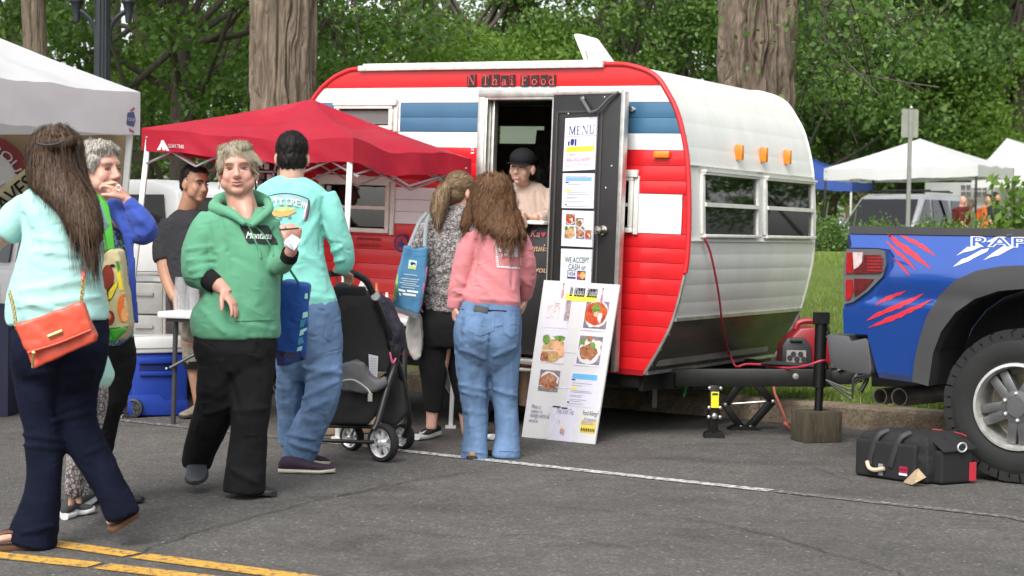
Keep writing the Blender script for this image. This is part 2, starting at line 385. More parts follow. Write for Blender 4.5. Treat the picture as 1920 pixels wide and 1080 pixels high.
f = [(j*90+i, j*90+i+1, (j+1)*90+i+1, (j+1)*90+i) for j in range(len(nn)-1) for i in range(89)]
tag(build('lawn', v, f, mLW, smooth=True), kind='structure')
def leafmat(name, cols, tr=.35, rough=.55):
 m, nt, b, tc, out = nodes(name); L = nt.links.new
 at = N(nt, 'Attribute', attribute_name='var'); c = ramp(nt, at.outputs['Fac'], cols)
 L(c, b.inputs['Base Color']); b.inputs['Roughness'].default_value = rough; b.inputs['Specular IOR Level'].default_value = .3
 t = N(nt, 'BsdfTranslucent'); g = N(nt, 'Mix', data_type='RGBA', blend_type='MULTIPLY'); g.inputs[0].default_value = 1; L(c, g.inputs[6]); g.inputs[7].default_value = (1.3, 1.5, .6, 1); L(g.outputs[2], t.inputs[0])
 ms = N(nt, 'MixShader'); ms.inputs[0].default_value = tr; L(b.outputs[0], ms.inputs[1]); L(t.outputs[0], ms.inputs[2]); L(ms.outputs[0], out.inputs[0]); return m
def set_var(me, var):
 at = me.attributes.new('var', 'FLOAT', 'FACE'); at.data.foreach_set('value', np.asarray(var, np.float32))
def leaves(C, L, Wd, rng, droop=.3, nbias=(0, 0, .6)):
 n = len(C); nr = rng.normal(size=(n, 3)) + np.array(nbias); nr /= np.linalg.norm(nr, axis=1)[:, None]
 a = rng.normal(size=(n, 3)); a[:, 2] -= droop; a -= nr*(a*nr).sum(1)[:, None]; a /= np.linalg.norm(a, axis=1)[:, None]; b = np.cross(nr, a)
 L = (np.asarray(L)*rng.uniform(.65, 1.3, n))[:, None]; w = L*Wd
 v = np.stack([C - a*L*.5, C + b*w*.5 - nr*w*.18 - a*L*.06, C + a*L*.5 - nr*L*.1, C - b*w*.5 - nr*w*.18 - a*L*.06], 1).reshape(-1, 3)
 return v, np.arange(4*n, dtype=np.int32).reshape(-1, 4)
rng = np.random.default_rng(3); n = 120000
a = rng.uniform(-13, 1, n); d = rng.uniform(0, 1, n)**1.6*13 + .16; P = np.outer(a, RE) + np.outer(KERB + d, RN); P[:, 2] = lawn_z(P[:, 0], P[:, 1]) - .01
keep = (P[:, 0]/P[:, 1] > .06) & (P[:, 0]/P[:, 1] < .34); P = P[keep]; n = len(P); th = rng.uniform(0, 6.28, n); hgt = rng.uniform(.03, .085, n); w = .005
dx = np.stack([np.cos(th), np.sin(th), th*0], 1); ln = np.stack([np.cos(th*3), np.sin(th*3), th*0], 1)*hgt[:, None]*.5
v = np.stack([P - dx*w, P + dx*w, P + ln + np.array([0, 0, 1])*hgt[:, None]], 1).reshape(-1, 3)
go = build('grass', v, np.arange(3*n, dtype=np.int32).reshape(-1, 3), leafmat('grass_blade', [(0, (.12, .20, .036)), (.6, (.20, .29, .06)), (1, (.32, .33, .12))], .25)); set_var(go.data, rng.uniform(0, 1, n)**1.4); tag(go, 'short green lawn grass beside the kerb', 'grass', kind='stuff')
n = 500; a = rng.uniform(-1, 6, n); d = -np.abs(rng.normal(0, .07, n)) - .01; P = np.outer(a, RE) + np.outer(KERB + d, RN); P[:, 2] = .012
v, f = leaves(P, .05, .6, rng, 0, (0, 0, 2)); lo = build('gutter_litter', v, f, leafmat('dry_leaf', [(0, (.10, .055, .025)), (.6, (.2, .12, .05)), (1, (.3, .22, .1))], .1)); set_var(lo.data, rng.uniform(0, 1, n)); tag(lo, 'brown dry leaves lying along the gutter', 'leaf litter', kind='stuff')
def bark(name, c0, c1):
 m, nt, b, tc, out = nodes(name); L = nt.links.new; mp = mapping(nt, tc, (9, 9, 1.6))
 a = N(nt, 'TexNoise', i_Scale=1.5, i_Detail=9., i_Roughness=.7); L(mp, a.inputs[0]); z = N(nt, 'TexNoise', i_Scale=7., i_Detail=6., i_Roughness=.7); L(mp, z.inputs[0])
 c = ramp(nt, a.outputs[0], [(.3, c0), (.65, c1)]); mx = N(nt, 'Mix', data_type='RGBA', blend_type='MULTIPLY'); mx.inputs[0].default_value = .7; L(c, mx.inputs[6]); L(ramp(nt, z.outputs[0], [(.3, (.5, .48, .45)), (.65, (1.15, 1.12, 1.1))]), mx.inputs[7]); L(mx.outputs[2], b.inputs['Base Color'])
 b.inputs['Roughness'].default_value = .9; add_bump(nt, b, z.outputs[0], .9, .02); return m
mBK = bark('cottonwood_bark', (.070, .052, .037), (.245, .192, .142)); mBK2 = bark('dark_bark', (.05, .042, .035), (.12, .10, .08))
def trunk_mesh(base, R, top, lean, seed, ncol=20, amp=.045, na=300, nz=420, zs=.85, rough=0.):
 th = np.linspace(0, 2*math.pi, na, endpoint=False); z = np.linspace(0, 1, nz)**1.15*top; T, Z = np.meshgrid(th, z)
 k = ncol/(2*math.pi); P = np.stack([np.cos(T)*k*1.3, np.sin(T)*k*1.3, Z*zs], -1).reshape(-1, 3)
 wv = fbm(np.stack([np.cos(T)*2.2, np.sin(T)*2.2, Z*2.2], -1).reshape(-1, 3), 3, seed)
 P2 = P + np.stack([wv*.6, wv*.6, wv*0], 1)
 fine = fbm(P2*np.array([4, 4, 6]), 3, seed + 11)
 e1 = np.abs(vnoise(P2, seed + 5)); e2 = np.abs(vnoise(P2*np.array([1.9, 1.9, 2.3]), seed + 8)); ss_ = lambda x: x*x*(3 - 2*x); h = (ss_(np.clip(e1/.30, 0, 1))*.75 + ss_(np.clip(e2/.25, 0, 1))*.35 + fine*(.10 + rough) - .6).reshape(nz, na)
 if rough: h += .16*np.round(3*vnoise(np.stack([np.cos(T)*5, np.sin(T)*5, Z*6], -1).reshape(-1, 3), seed + 20).reshape(nz, na))/3
 rr = R*(1 - .25*Z/top*.6 + .6*np.exp(-Z/.42) + .04*np.sin(T*3 + seed)) + amp*h
 v = np.stack([base[0] + np.cos(T)*rr + lean*Z, base[1] + np.sin(T)*rr, base[2] + Z], -1).reshape(-1, 3)
 i = np.arange(nz - 1)[:, None]*na; j = np.arange(na)[None]; j2 = (j + 1) % na
 return v, np.stack([i + j, i + j2, i + na + j2, i + na + j], -1).reshape(-1, 4)
def crown_leaves(rng, n, size, rx, rz, zc, ncl, clr, hollow=.35):
 u = rng.normal(size=(ncl, 3)); u /= np.linalg.norm(u, axis=1)[:, None]; rad = rng.uniform(hollow, 1, ncl)**.6
 Cc = u*rad[:, None]*np.array([rx, rx, rz]) + np.array([0, 0, zc]); k = rng.integers(0, ncl, n); s = rng.normal(size=(n, 3)); s /= np.linalg.norm(s, axis=1)[:, None]
 s *= (rng.uniform(.1, 1, n)**.5)[:, None]*(clr*rng.uniform(.6, 1.35, ncl))[k][:, None]; s[:, 2] *= .6
 return Cc[k] + s, Cc, rng.uniform(0, 1, ncl)[k]
LG = dict(dark=leafmat('leaf_dark', [(0, (.052, .10, .025)), (.5, (.088, .16, .04)), (1, (.155, .24, .065))]), mid=leafmat('leaf_mid', [(0, (.075, .14, .03)), (.5, (.125, .21, .048)), (1, (.195, .285, .075))]),
   light=leafmat('leaf_light', [(0, (.08, .15, .025)), (.5, (.14, .235, .04)), (1, (.21, .31, .07))], .4))
def make_tree(loc, label, kind, seed, n, size, rx, rz, zc, tr=.16, top=5., ncl=90, clr=.8, group='trees across the park'):
 rng = np.random.default_rng(seed); t = thing('leafy_tree', label, 'tree', loc, group); o = np.asarray(loc)
 Cp, Cc, tone = crown_leaves(rng, n, size, rx, rz, zc, ncl, clr); v, f = leaves(Cp + o, size, .62, rng)
 c = build('crown', v, f, LG[kind], t); set_var(c.data, np.clip(.55*tone + .45*rng.uniform(0, 1, n), 0, 1)); c['kind'] = 'stuff'
 q = MB(); P = catmull([o + V3(0, 0, -.2), o + V3(.05, .03, top*.4), o + V3(-.05, .05, top)], 5); q.tube(P, np.linspace(tr*1.3, tr*.6, len(P)), 12)
 for i in rng.choice(len(Cc), min(26, len(Cc)), False):
  s = P[rng.integers(len(P)//3, len(P))]; e = Cc[i] + o; mid = (s + e)/2 + V3(0, 0, -.25); B = catmull([s, mid, e], 4); q.tube(B, np.linspace(tr*.34, tr*.07, len(B)), 6)
 q.build('trunk', mBK2, t, smooth=True, sharp=80); return t
def at_ground(px, Y):
 x = (px - 960)/F*Y; return V3(x, Y, float(lawn_z(np.array([x]), np.array([Y]))[0]))
kinds = {}
for lab, px, Y, kind, rot in [
 ('mid green leafy tree behind the white stall tent at far left', 20, 25, 'mid', 0), ('dark leafy tree directly left of the furrowed trunk above the red canopy', 330, 22, 'dark', 0),
 ('mid green tree filling the gap beside the lamp post', 215, 31, 'mid', 1.3), ('pale green low tree behind the red canopy peak', 505, 33, 'light', 2.2),
 ('pale yellow green low tree above the left end of the trailer roof', 800, 27, 'light', 0), ('pale yellow green low tree above the trailer sign', 960, 28.5, 'light', 2.0),
 ('mid green tree behind the raised roof vent', 1120, 30, 'mid', 4.4),
 ('dark green tree directly left of the thick trunk behind the trailer', 1265, 30, 'dark', 3.6), ('dark green tree directly right of the thick trunk', 1545, 47, 'dark', 5.1),
 ('dark green tree over the blue canopy and silver wagon', 1690, 50, 'dark', 1.1), ('mid green tree over the two white peaked tents', 1800, 53, 'mid', .6), ('pale green tree at the far right edge', 1900, 49, 'light', 4.0),
 ('mid green tree behind the thick trunk', 1430, 46, 'mid', 5.6), ('mid green tree far behind the sign post', 1640, 58, 'mid', 2.7), ('dark green tree half cut by the right edge of the view', 1960, 56, 'dark', 2.9)]:
 loc = at_ground(px, Y)
 if kind not in kinds:
  s = dict(dark=11, mid=12, light=13)[kind]
  kinds[kind] = make_tree(loc, lab, kind, s, dict(dark=36000, mid=32000, light=34000)[kind], dict(dark=.098, mid=.095, light=.08)[kind], dict(dark=3.4, mid=3.6, light=2.7)[kind], dict(dark=3.4, mid=3.7, light=1.7)[kind], dict(dark=4.6, mid=4.7, light=2.3)[kind], ncl=95 if kind != 'light' else 80, clr=.72)
  src = kinds[kind]
 else:
  t = copy_tree(kinds[kind]); t.location = tuple(loc); t['label'] = lab; ORG[t.name] = loc; t.rotation_euler = (0, 0, rot); s = (1 + .12*math.sin(rot*5))*(1.45 if Y > 45 else 1); t.scale = (s, s, s)
for i, (x, y, k_) in enumerate([(-14, -13, 'mid'), (-6, -17, 'dark'), (2, -15, 'mid'), (9, -18, 'dark'), (16, -13, 'mid'), (19, 22, 'dark'), (25, 31, 'dark'), (27, 21, 'mid'), (21, 14, 'mid')]):  # unseen trees set for window reflections; those at right added purely for that
 t = copy_tree(kinds[k_]); t.location = (x, y, 0); t['label'] = ['leftmost tree across the street behind the viewer', 'second tree across the street behind the viewer', 'middle tree across the street behind the viewer', 'fourth tree across the street behind the viewer', 'last tree across the street behind the viewer', 'nearest unseen dark tree added beyond the pickup on the right', 'farther unseen dark tree added beyond the pickup on the right', 'unseen mid green tree added farthest right beyond the pickup', 'unseen mid green tree added close beyond the pickup cab'][i]; t['group'] = 'trees across the street'; t.rotation_euler = (0, 0, i*1.3)
rng = np.random.default_rng(21); n = 42000; k = rng.integers(0, 170, n); cx = rng.uniform(-34, 34, 170); cy = rng.uniform(58, 74, 170); cz = rng.uniform(0, 1, 170)**1.2*4.2 + .5; cr = rng.uniform(1.2, 2.6, 170)
s = rng.normal(size=(n, 3)); s /= np.linalg.norm(s, axis=1)[:, None]; C = np.stack([cx, cy, cz], 1)[k] + s*(cr[k]*rng.uniform(.2, 1, n)**.5)[:, None]*np.array([1, 1, .7])
v, f = leaves(C, .34, .65, rng); wd = build('distant_wood', v, f, LG['mid']); set_var(wd.data, np.clip(.6*rng.uniform(0, 1, 170)[k] + .4*rng.uniform(0, 1, n), 0, 1)); tag(wd, 'hazy green wood closing off the far side of the park', 'wood', kind='stuff')
def big_tree(name_label, px, Y, R, seed, lean, sprays, **k):
 base = at_ground(px, Y); base[2] -= .05; t = thing('shade_tree', name_label, 'tree', base, 'big shade trees by the kerb')
 v, f = trunk_mesh(base, R, 5.2, lean, seed, **k); build('trunk', v, f, mBK, t, smooth=True)
 q = MB(); rng = np.random.default_rng(seed); top = base + V3(lean*5.2, 0, 5.1); C = []
 for i in range(9):
  a = i*.7 + seed; e = top + V3(math.cos(a)*rng.uniform(2, 4), math.sin(a)*rng.uniform(2, 4), rng.uniform(1.5, 4)); B = catmull([top + V3(0, 0, -.5), (top + e)/2 + V3(0, 0, .5), e], 5); q.tube(B, np.linspace(R*.55, .04, len(B)), 8); C.append(rng.normal(size=(900, 3))*np.array([1.0, 1.0, .6]) + e)
 for (sx, sy, s0, r, nl) in sprays:      # low sprays hanging into view
  e = A(sx, sy, s0); mid = (top + e)/2 + V3(0, 0, .6); B = catmull([top, mid, e], 6); q.tube(B, np.linspace(.05, .008, len(B)), 6); C.append(rng.normal(size=(nl, 3))*np.array([r, r, r*.7])*.5 + e)
  for j in range(7): q.tube(catmull([e + V3(0, 0, .2), e + rng.normal(size=3)*r*.3, e + rng.normal(size=3)*r*.6], 3), .006, 5)
 q.build('limbs', mBK2, t, smooth=True, sharp=80); C = np.concatenate(C); v, f = leaves(C, .058, .66, rng, .5); c = build('crown', v, f, LG['dark' if seed != 4 else 'mid'], t); set_var(c.data, rng.uniform(0, 1, len(C))); c['kind'] = 'stuff'; return t
big_tree('tall furrowed grey brown trunk rising behind the red canopy', 530, 15.2, .285, 3, -.006, [(660, 10, 15.5, .5, 420), (735, 5, 15.8, .5, 260), (610, 75, 15.6, .3, 120)], ncol=24, amp=.062, zs=.45)
big_tree('thick brown trunk with deep flaky bark behind the trailer', 1413, 13.6, .283, 9, -.006, [(1550, 60, 13.5, .8, 700), (1610, 120, 14.0, .6, 420), (1690, 10, 14.5, .8, 420), (1525, 160, 14.2, .45, 220)], ncol=20, amp=.08, zs=1.1, rough=.05)
b0 = at_ground(88, 19); t = thing('shade_tree', 'slim leaning brown trunk behind the white stall tent', 'tree', b0, 'big shade trees by the kerb')
v, f = trunk_mesh(b0, .13, 5, -.05, 6, ncol=14, amp=.03, na=120, nz=140); build('trunk', v, f, mBK, t, smooth=True); rng = np.random.default_rng(5)
v, f = leaves(rng.normal(size=(1500, 3))*np.array([1.2, .8, .6]) + b0 + V3(0, 0, 5.2), .12, .7, rng); c = build('crown', v, f, LG['dark'], t); set_var(c.data, rng.uniform(0, 1, 1500)); c['kind'] = 'stuff'
b0 = at_ground(262, 27); t = thing('shade_tree', 'dark trunk seen between the lamp post and the red canopy', 'tree', b0, 'big shade trees by the kerb')
v, f = trunk_mesh(b0, .19, 6, .01, 16, ncol=14, amp=.03, na=90, nz=90); build('trunk', v, f, mBK2, t, smooth=True)
v, f = leaves(rng.normal(size=(1500, 3))*np.array([1.2, .8, .6]) + b0 + V3(0, 0, 6.2), .12, .7, rng); c = build('crown', v, f, LG['dark'], t); set_var(c.data, rng.uniform(0, 1, 1500)); c['kind'] = 'stuff'
def hedge(px0, px1, Y, h, n, label, kind):
 rng = np.random.default_rng(int(px0)); a, b = at_ground(px0, Y), at_ground(px1, Y + 1.5); t = thing('hedge', label, 'hedge', a); m = 70
 k = rng.integers(0, m, n); tt = rng.uniform(0, 1, m); Cc = a + (b - a)*tt[:, None] + np.stack([rng.normal(0, .2, m), rng.normal(0, .3, m), rng.uniform(.1, 1, m)*h], 1)
 s = rng.normal(size=(n, 3)); s /= np.linalg.norm(s, axis=1)[:, None]; C = Cc[k] + s*(.28*rng.uniform(.2, 1, n)**.5)[:, None]
 v, f = leaves(C, .075, .6, rng); c = build('foliage', v, f, LG[kind], t); set_var(c.data, np.clip(.5*rng.uniform(0, 1, m)[k] + .5*rng.uniform(0, 1, n), 0, 1)); c['kind'] = 'stuff'
 q = MB()
 for i in range(0, m, 3): q.tube([Cc[i]*V3(1, 1, 0) + V3(0, 0, a[2] - .1), Cc[i]], .012, 5)
 q.build('stems', mBK2, t)
hedge(1500, 1800, 27.5, .34, 8000, 'clipped green hedge at the top of the lawn', 'dark')
hedge(1820, 1990, 27.5, .42, 3000, 'loose leafy bushes behind the pickup bed', 'mid')
mST = M('plant_stem', (.08, .13, .03), .7)
def tall_plant(px, Y, ytop, n, size, label, seed, spread=.16):
 rng = np.random.default_rng(seed); b = at_ground(px, Y); top = A(px, ytop, Y); t = thing('tall_plant', label, 'plant', b, 'tall plants beyond the lawn'); q = MB(); C = []
 for j in range(5):
  e = top + V3(rng.normal(0, spread), rng.normal(0, spread), -abs(rng.normal(0, .2))*j*.5); q.tube(catmull([b + V3(rng.normal(0, .05), 0, 0), (b + e)/2 + V3(rng.normal(0, .06), 0, 0), e], 4), .012, 5)
  for u in np.linspace(.25, 1, n//5): C.append(b + (e - b)*u + rng.normal(size=3)*.07)
 q.build('stem', mST, t); C = np.array(C); v, f = leaves(C, size, .5, rng, .5); c = build('foliage', v, f, LG['light' if seed % 2 else 'mid'], t); set_var(c.data, rng.uniform(0, 1, len(C))); c['kind'] = 'stuff'
for i, (px, Y, yt, n, sz, lab) in enumerate([(1545, 27, 370, 110, .075, 'thin wispy plant beside the trailer front, by the blue canopy'), (1888, 24, 330, 120, .17, 'tall plant with big light leaves at the right edge'), (1915, 24, 345, 120, .17, 'second big leaved plant hard against the right edge'), (1818, 26, 392, 80, .07, 'thin weed in front of the maroon shirt'),
          (1580, 28, 392, 90, .07, 'thin weed in front of the silver wagon windscreen'), (1742, 26.5, 400, 90, .07, 'thin weed in front of the silver wagon door'), (1845, 25.5, 400, 90, .08, 'bushy weed between the maroon and navy shirts'), (1668, 27.5, 405, 80, .07, 'low weed left of the sign post base')]):
 tall_plant(px, Y, yt, n, sz, lab, 40 + i)
# ================================================================ camper trailer
YAW = math.radians(30.4); TILT = math.radians(1.3)
Df = V3(math.cos(YAW)*math.cos(TILT), -math.sin(YAW)*math.cos(TILT), -math.sin(TILT)); Dw = V3(math.sin(YAW), math.cos(YAW), 0); Du = np.cross(Df, Dw); Du = Du*np.sign(Du[2])
TO = A(1208, 701, 10.5); TWD = 2.14
def TT(u, v, w): return TO + Df*u + Dw*v + Du*w        # trailer frame: along, across, up
def TS(px, py, v=0.):                                  # where a sight line meets the near side
 p = onplane(px, py, TO + Dw*v, Dw) - TO; return float(p @ Df), float(p @ Du)
def TF(px, py, u):
 p = onplane(px, py, TO + Df*u, Df) - TO; return float(p @ Dw), float(p @ Du)
k = 1.0
PROF = np.array([(-2.70, 0), (-2.75, .2), (-2.80, .5), (-2.825, .8), (-2.82, 1.1), (-2.775, 1.36), (-2.69, 1.56), (-2.60, 1.70), (-2.50, 1.80), (-2.36, 1.875), (-2.15, 1.905), (-1.265, 1.908), (-.36, 1.908), (-.15, 1.89), (0, 1.83), (.089, 1.723), (.155, 1.61), (.208, 1.448), (.239, 1.287), (.259, 1.03), (.262, .771), (.244, .608), (.18, .344), (.10, .17), (0, 0)])*k
PF = catmull(PROF, 5)
_i = int(np.argmax(PF[:, 1])); _r = PF[:_i+1]; _f = PF[_i:][::-1]
def uext(w): return float(np.interp(w, _r[:, 1], _r[:, 0])), float(np.interp(w, _f[:, 1], _f[:, 0]))
mRed = M('red_enamel', (.58, .010, .014), .36, var=.10, vsc=4, stretch=(1, 1, .3), coat=.3, bump=.08, bsc=9, bdist=.01); mBlu = M('blue_enamel', (.045, .135, .235), .35, var=.07, vsc=3, coat=.2, bump=.08, bsc=9, bdist=.01)
mWht = M('white_enamel', (.72, .71, .72), .38, var=.06, vsc=4, stretch=(1, 1, .3), coat=.2, bump=.08, bsc=8, bdist=.01); mCrm = M('cream_aluminium', (.68, .68, .64), .4, var=.08, vsc=3, stretch=(1, 1, .4), bump=.06, bsc=6, bdist=.012)
mAlu = M('aged_aluminium', (.55, .54, .50), .38, .85, var=.2, vsc=14, bump=.2, bsc=40, bdist=.002); mBel = M('dull_mill_metal', (.17, .17, .155), .38, .75, var=.25, vsc=2.5, stretch=(1, 1, 4))
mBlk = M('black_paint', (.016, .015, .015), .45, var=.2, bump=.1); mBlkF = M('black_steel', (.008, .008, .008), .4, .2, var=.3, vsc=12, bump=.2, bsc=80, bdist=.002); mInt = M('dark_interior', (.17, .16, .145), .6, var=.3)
mRub = M('tyre_rubber', (.009, .009, .009), .8, var=.3, bump=.3, bsc=90, bdist=.002); mGrm = M('grimy_white_frame', (.68, .67, .62), .45, var=.1, vsc=10)
def glass(name, tint=(.03, .03, .03), rough=.03, t=.25):
 m, nt, b, tc, out = nodes(name); L = nt.links.new
 g = N(nt, 'BsdfGlossy'); g.inputs['Roughness'].default_value = rough; tr = N(nt, 'BsdfTransparent'); tr.inputs[0].default_value = (*tint, 1)
 fr = N(nt, 'Fresnel'); fr.inputs[0].default_value = 1.5; ad = N(nt, 'Math', operation='ADD'); ad.inputs[1].default_value = t*.25; L(fr.outputs[0], ad.inputs[0])
 ms = N(nt, 'MixShader'); L(ad.outputs[0], ms.inputs[0]); L(tr.outputs[0], ms.inputs[1]); L(g.outputs[0], ms.inputs[2]); L(ms.outputs[0], out.inputs[0]); return m
mGl = glass('window_glass', (.55, .57, .55), .02, .35); mGlD = glass('dark_glass', (.18, .19, .18), .03, .25)
TR = thing('camper_trailer', 'small red, white and blue canned ham camper trailer serving food through its open door', 'trailer', TT(-1.2, 1.0, 0)*V3(1, 1, 0))
ou0, ow1 = TS(912, 182); ou1, _ = TS(1040, 178); DOOR = (ou0, ou1 , .012, ow1)
a, b_ = TS(632, 247); c_, d_ = TS(741, 196); WU = (a, c_, b_ + .012, d_)
a, b_ = TS(600, 432); c_, d_ = TS(735, 340); WL = (a, c_, b_, d_)
a, b_ = TS(1130, 434); c_, d_ = TS(1192, 330); WR = (a, c_, b_, d_)
OPEN = [DOOR, WU, WL, WR]
seams = [0.0, .098, .197, .296, .394, .492, .59, .688, .779, .866, .947, 1.028, 1.11, 1.19, 1.283, 1.377, 1.479, 1.576, 1.671, 1.772, 1.908]; seams = [s*k for s in seams]
def strip(w0, w1, umin=-9, umax=9, name='side_panel', mat=mRed, bulge=.003, dv=0.):
 q = MB(); ws = sorted(set(list(np.linspace(w0, w1, 6)) + [o[j] for o in OPEN for j in (2, 3) if w0 < o[j] < w1]))
 cv = lambda w: -(bulge*math.sin(math.pi*(w - w0)/(w1 - w0))**.6 if w0 < w < w1 else 0) + dv
 for wa, wb in zip(ws[:-1], ws[1:]):
  la, ra = uext(wa); lb, rb = uext(wb); la, lb = max(la, umin), max(lb, umin); ra, rb = min(ra, umax), min(rb, umax); m = (wa + wb)/2; cuts = sorted([o for o in OPEN if o[2] < m < o[3] and o[1] > la and o[0] < ra]); xa, xb = la, lb
  for o in cuts:
   if o[0] > max(xa, xb): q.quad(TT(xa, cv(wa), wa), TT(o[0], cv(wa), wa), TT(o[0], cv(wb), wb), TT(xb, cv(wb), wb))
   xa = xb = max(xa, o[1])
  if ra > xa: q.quad(TT(xa, cv(wa), wa), TT(ra, cv(wa), wa), TT(rb, cv(wb), wb), TT(xb, cv(wb), wb))
 for c in components(q): c.build(name, mat, TR, smooth=True, sharp=50)
uwL = TS(745, 380)[0]; uwR = TS(1198, 400)[0]
for i in range(len(seams) - 1):
 w0, w1 = seams[i] + .0012, seams[i+1] - .0012; mid = (w0 + w1)/2/k
 if mid > 1.772: m = mRed
 elif mid > 1.671: m = mWht
 elif mid > 1.479: m = mBlu
 elif mid > 1.377: m = mWht
 else: m = mRed
 if .866 < mid < 1.11:
  strip(w0, w1, umax=DOOR[0], mat=mWht); strip(w0, w1, umin=DOOR[1], umax=uwR, mat=mRed); continue
 if m is mBlu: strip(w0, w1, umin=-9, umax=WU[0] - .03, mat=mBlu); strip(w0, w1, umin=WU[0] - .03, umax=WU[1] + .045, mat=mWht); strip(w0, w1, umin=WU[1] + .045, mat=mBlu)
 else: strip(w0, w1, mat=m)
q = MB(); n = 26; u0, w0 = uwR, .866*k + .002; w1 = 1.11*k - .002; u1 = .212; vv = []
for j in range(n + 1):
 for i in range(n + 1):
  uu = u0 + (u1 - u0)*i/n; ww = w0 + (w1 - w0)*j/n; s = (i/n + j/n*.55)*2 % 1; s2 = (i/n - j/n*.55 + 2)*2 % 1
  vv.append(TT(uu, -.003 - .002*math.exp(-(min(s, 1 - s)/.06)**2) - .002*math.exp(-(min(s2, 1 - s2)/.06)**2), ww))
q.add(vv, [(j*(n+1)+i, j*(n+1)+i+1, (j+1)*(n+1)+i+1, (j+1)*(n+1)+i) for j in range(n) for i in range(n)]); q.build('embossed_panel', mWht, TR, smooth=True)
q = MB(); q.prism([TT(u1, .004, w0), TT(.25, .004, w0), TT(.25, .004, w1), TT(u1, .004, w1)], Dw*.006); q.build('side_panel', mRed, TR)
def wrap(i0, i1, name, mat, bulge=.005, v0=0.004, v1=TWD, nv=6):
 P = PF[i0:i1+1]; T = np.gradient(P, axis=0); nrm = np.stack([-T[:, 1], T[:, 0]], 1); nrm /= np.linalg.norm(nrm, axis=1)[:, None]; m = len(P); v = []
 for j in range(m):
  b = bulge*math.sin(math.pi*j/(m-1))**.6
  for i in range(nv + 1):
   vv = v0 + (v1 - v0)*i/nv; v.append(TT(P[j, 0] + nrm[j, 0]*b, vv, P[j, 1] + nrm[j, 1]*b))
 f = [(j*(nv+1)+i, j*(nv+1)+i+1, (j+1)*(nv+1)+i+1, (j+1)*(nv+1)+i) for j in range(m-1) for i in range(nv)]
 return build(name, v, f, mat, TR, smooth=True)
PF = np.concatenate([_r, _f[::-1][1:]])
s = np.concatenate([[0], np.cumsum(np.linalg.norm(np.diff(PF, axis=0), axis=1))]); ss = np.linspace(0, s[-1], 400); PF = np.stack([np.interp(ss, s, PF[:, 0]), np.interp(ss, s, PF[:, 1])], 1)
top_i = int(np.argmax(PF[:, 1])); front = [i for i in range(400) if i > top_i]
def idx(w): return min(front, key=lambda i: abs(PF[i, 1] - w))
wins_w = (TF(1309, 441, .25)[1] - .012, TF(1309, 324, .25)[1] + .012)
fs = [idx(w) for w in (1.895*k, 1.80*k, 1.68*k, 1.55*k, 1.40*k)]; iT, iB = idx(wins_w[1]), idx(wins_w[0]); fl = [idx(w) for w in np.linspace(wins_w[0], .346*k, 6)]; iBelly = idx(.346*k); i0b = 399
rear = list(np.linspace(0, top_i - 30, 9).astype(int)); [wrap(a, b, 'rear_panel', mCrm) for a, b in zip(rear[:-1], rear[1:])]
rf = list(np.linspace(rear[-1], fs[0], 8).astype(int)); [wrap(a, b, 'roof_panel', mCrm, .003) for a, b in zip(rf[:-1], rf[1:])]
[wrap(a, b, 'front_panel', mCrm, .002) for a, b in zip(fs, fs[1:] + [iT])]
[wrap(a, b, 'front_panel', mCrm, .003) for a, b in zip(fl[:-1], fl[1:])]
wrap(iBelly, i0b, 'belly_panel', mBel, .0)
vL0, vL1 = TF(1312, 384, .25)[0], TF(1418, 384, .25)[0]; vR0, vR1 = TF(1430, 384, .25)[0], TF(1521, 384, .25)[0]
for a, b in ((.004, vL0), (vL1, vR0), (vR1, TWD)): wrap(iT, iB, 'front_panel', mCrm, 0, a, b, 2)
def pfu(w): return uext(w)[1]
def frontwin(v0, v1):
 w0, w1 = wins_w; g = lambda v, w, d=0: TT(pfu(w) + d, v, w); q = MB(); t = .020
 for a, b in (((v0, w0 + t/2), (v1, w0 + t/2)), ((v0, w1 - t/2), (v1, w1 - t/2))): q.bar(g(*a, .014), g(*b, .014), .05, t, Du)
 for v in (v0 + t/2, v1 - t/2): q.bar(g(v, w0 + t, .012), g(v, w1 - t, .012), .045, t, Df)
 fr = q.build('window_frame', mGrm, TR, bevel=.004); wm = w0 + (w1 - w0)*.5; q = MB(); q.bar(g(v0 + t, wm, .012), g(v1 - t, wm, .012), .035, .026, Du); q.build('glazing_bar', mGrm, fr)
 for a, b in ((w0 + t, wm - .013), (wm + .013, w1 - t)): q = MB(); q.prism([g(v0 + t, a, .004), g(v1 - t, a, .004), g(v1 - t, b, .004), g(v0 + t, b, .004)], -Df*.004); q.build('pane', mGl, fr)
 q = MB(); q.bar(g(v0 - .005, w1 + .004, .026), g(v1 + .005, w1 + .004, .026), .045, .014, Du); q.build('drip_rail', mGrm, fr)
frontwin(vL0, vL1); frontwin(vR0, vR1)
q = MB()
for wv in (wins_w[1] + .032, wins_w[0] - .022): q.bar(TT(pfu(wv) + .004, .02, wv), TT(pfu(wv) + .004, TWD - .02, wv), .006, .03, Df)
q.build('window_band_trim', mCrm, TR); q = MB(); rng = np.random.default_rng(1)
for wv in (wins_w[1] + .032, wins_w[0] - .022):
 for vv in np.arange(.05, TWD - .03, .075): q.ell(TT(pfu(wv) + .008, vv, wv), Df*.003, Dw*.005, Du*.005, 6, 4)
q.build('screw_heads', M('rusty_screw', (.2, .13, .09), .6), TR)
for w in (.346*k, .004): q = MB(); q.bar(TT(pfu(w) + .006, .0, w), TT(pfu(w) + .006, TWD, w), .02, .032, Df); q.build('belly_moulding', mAlu, TR)
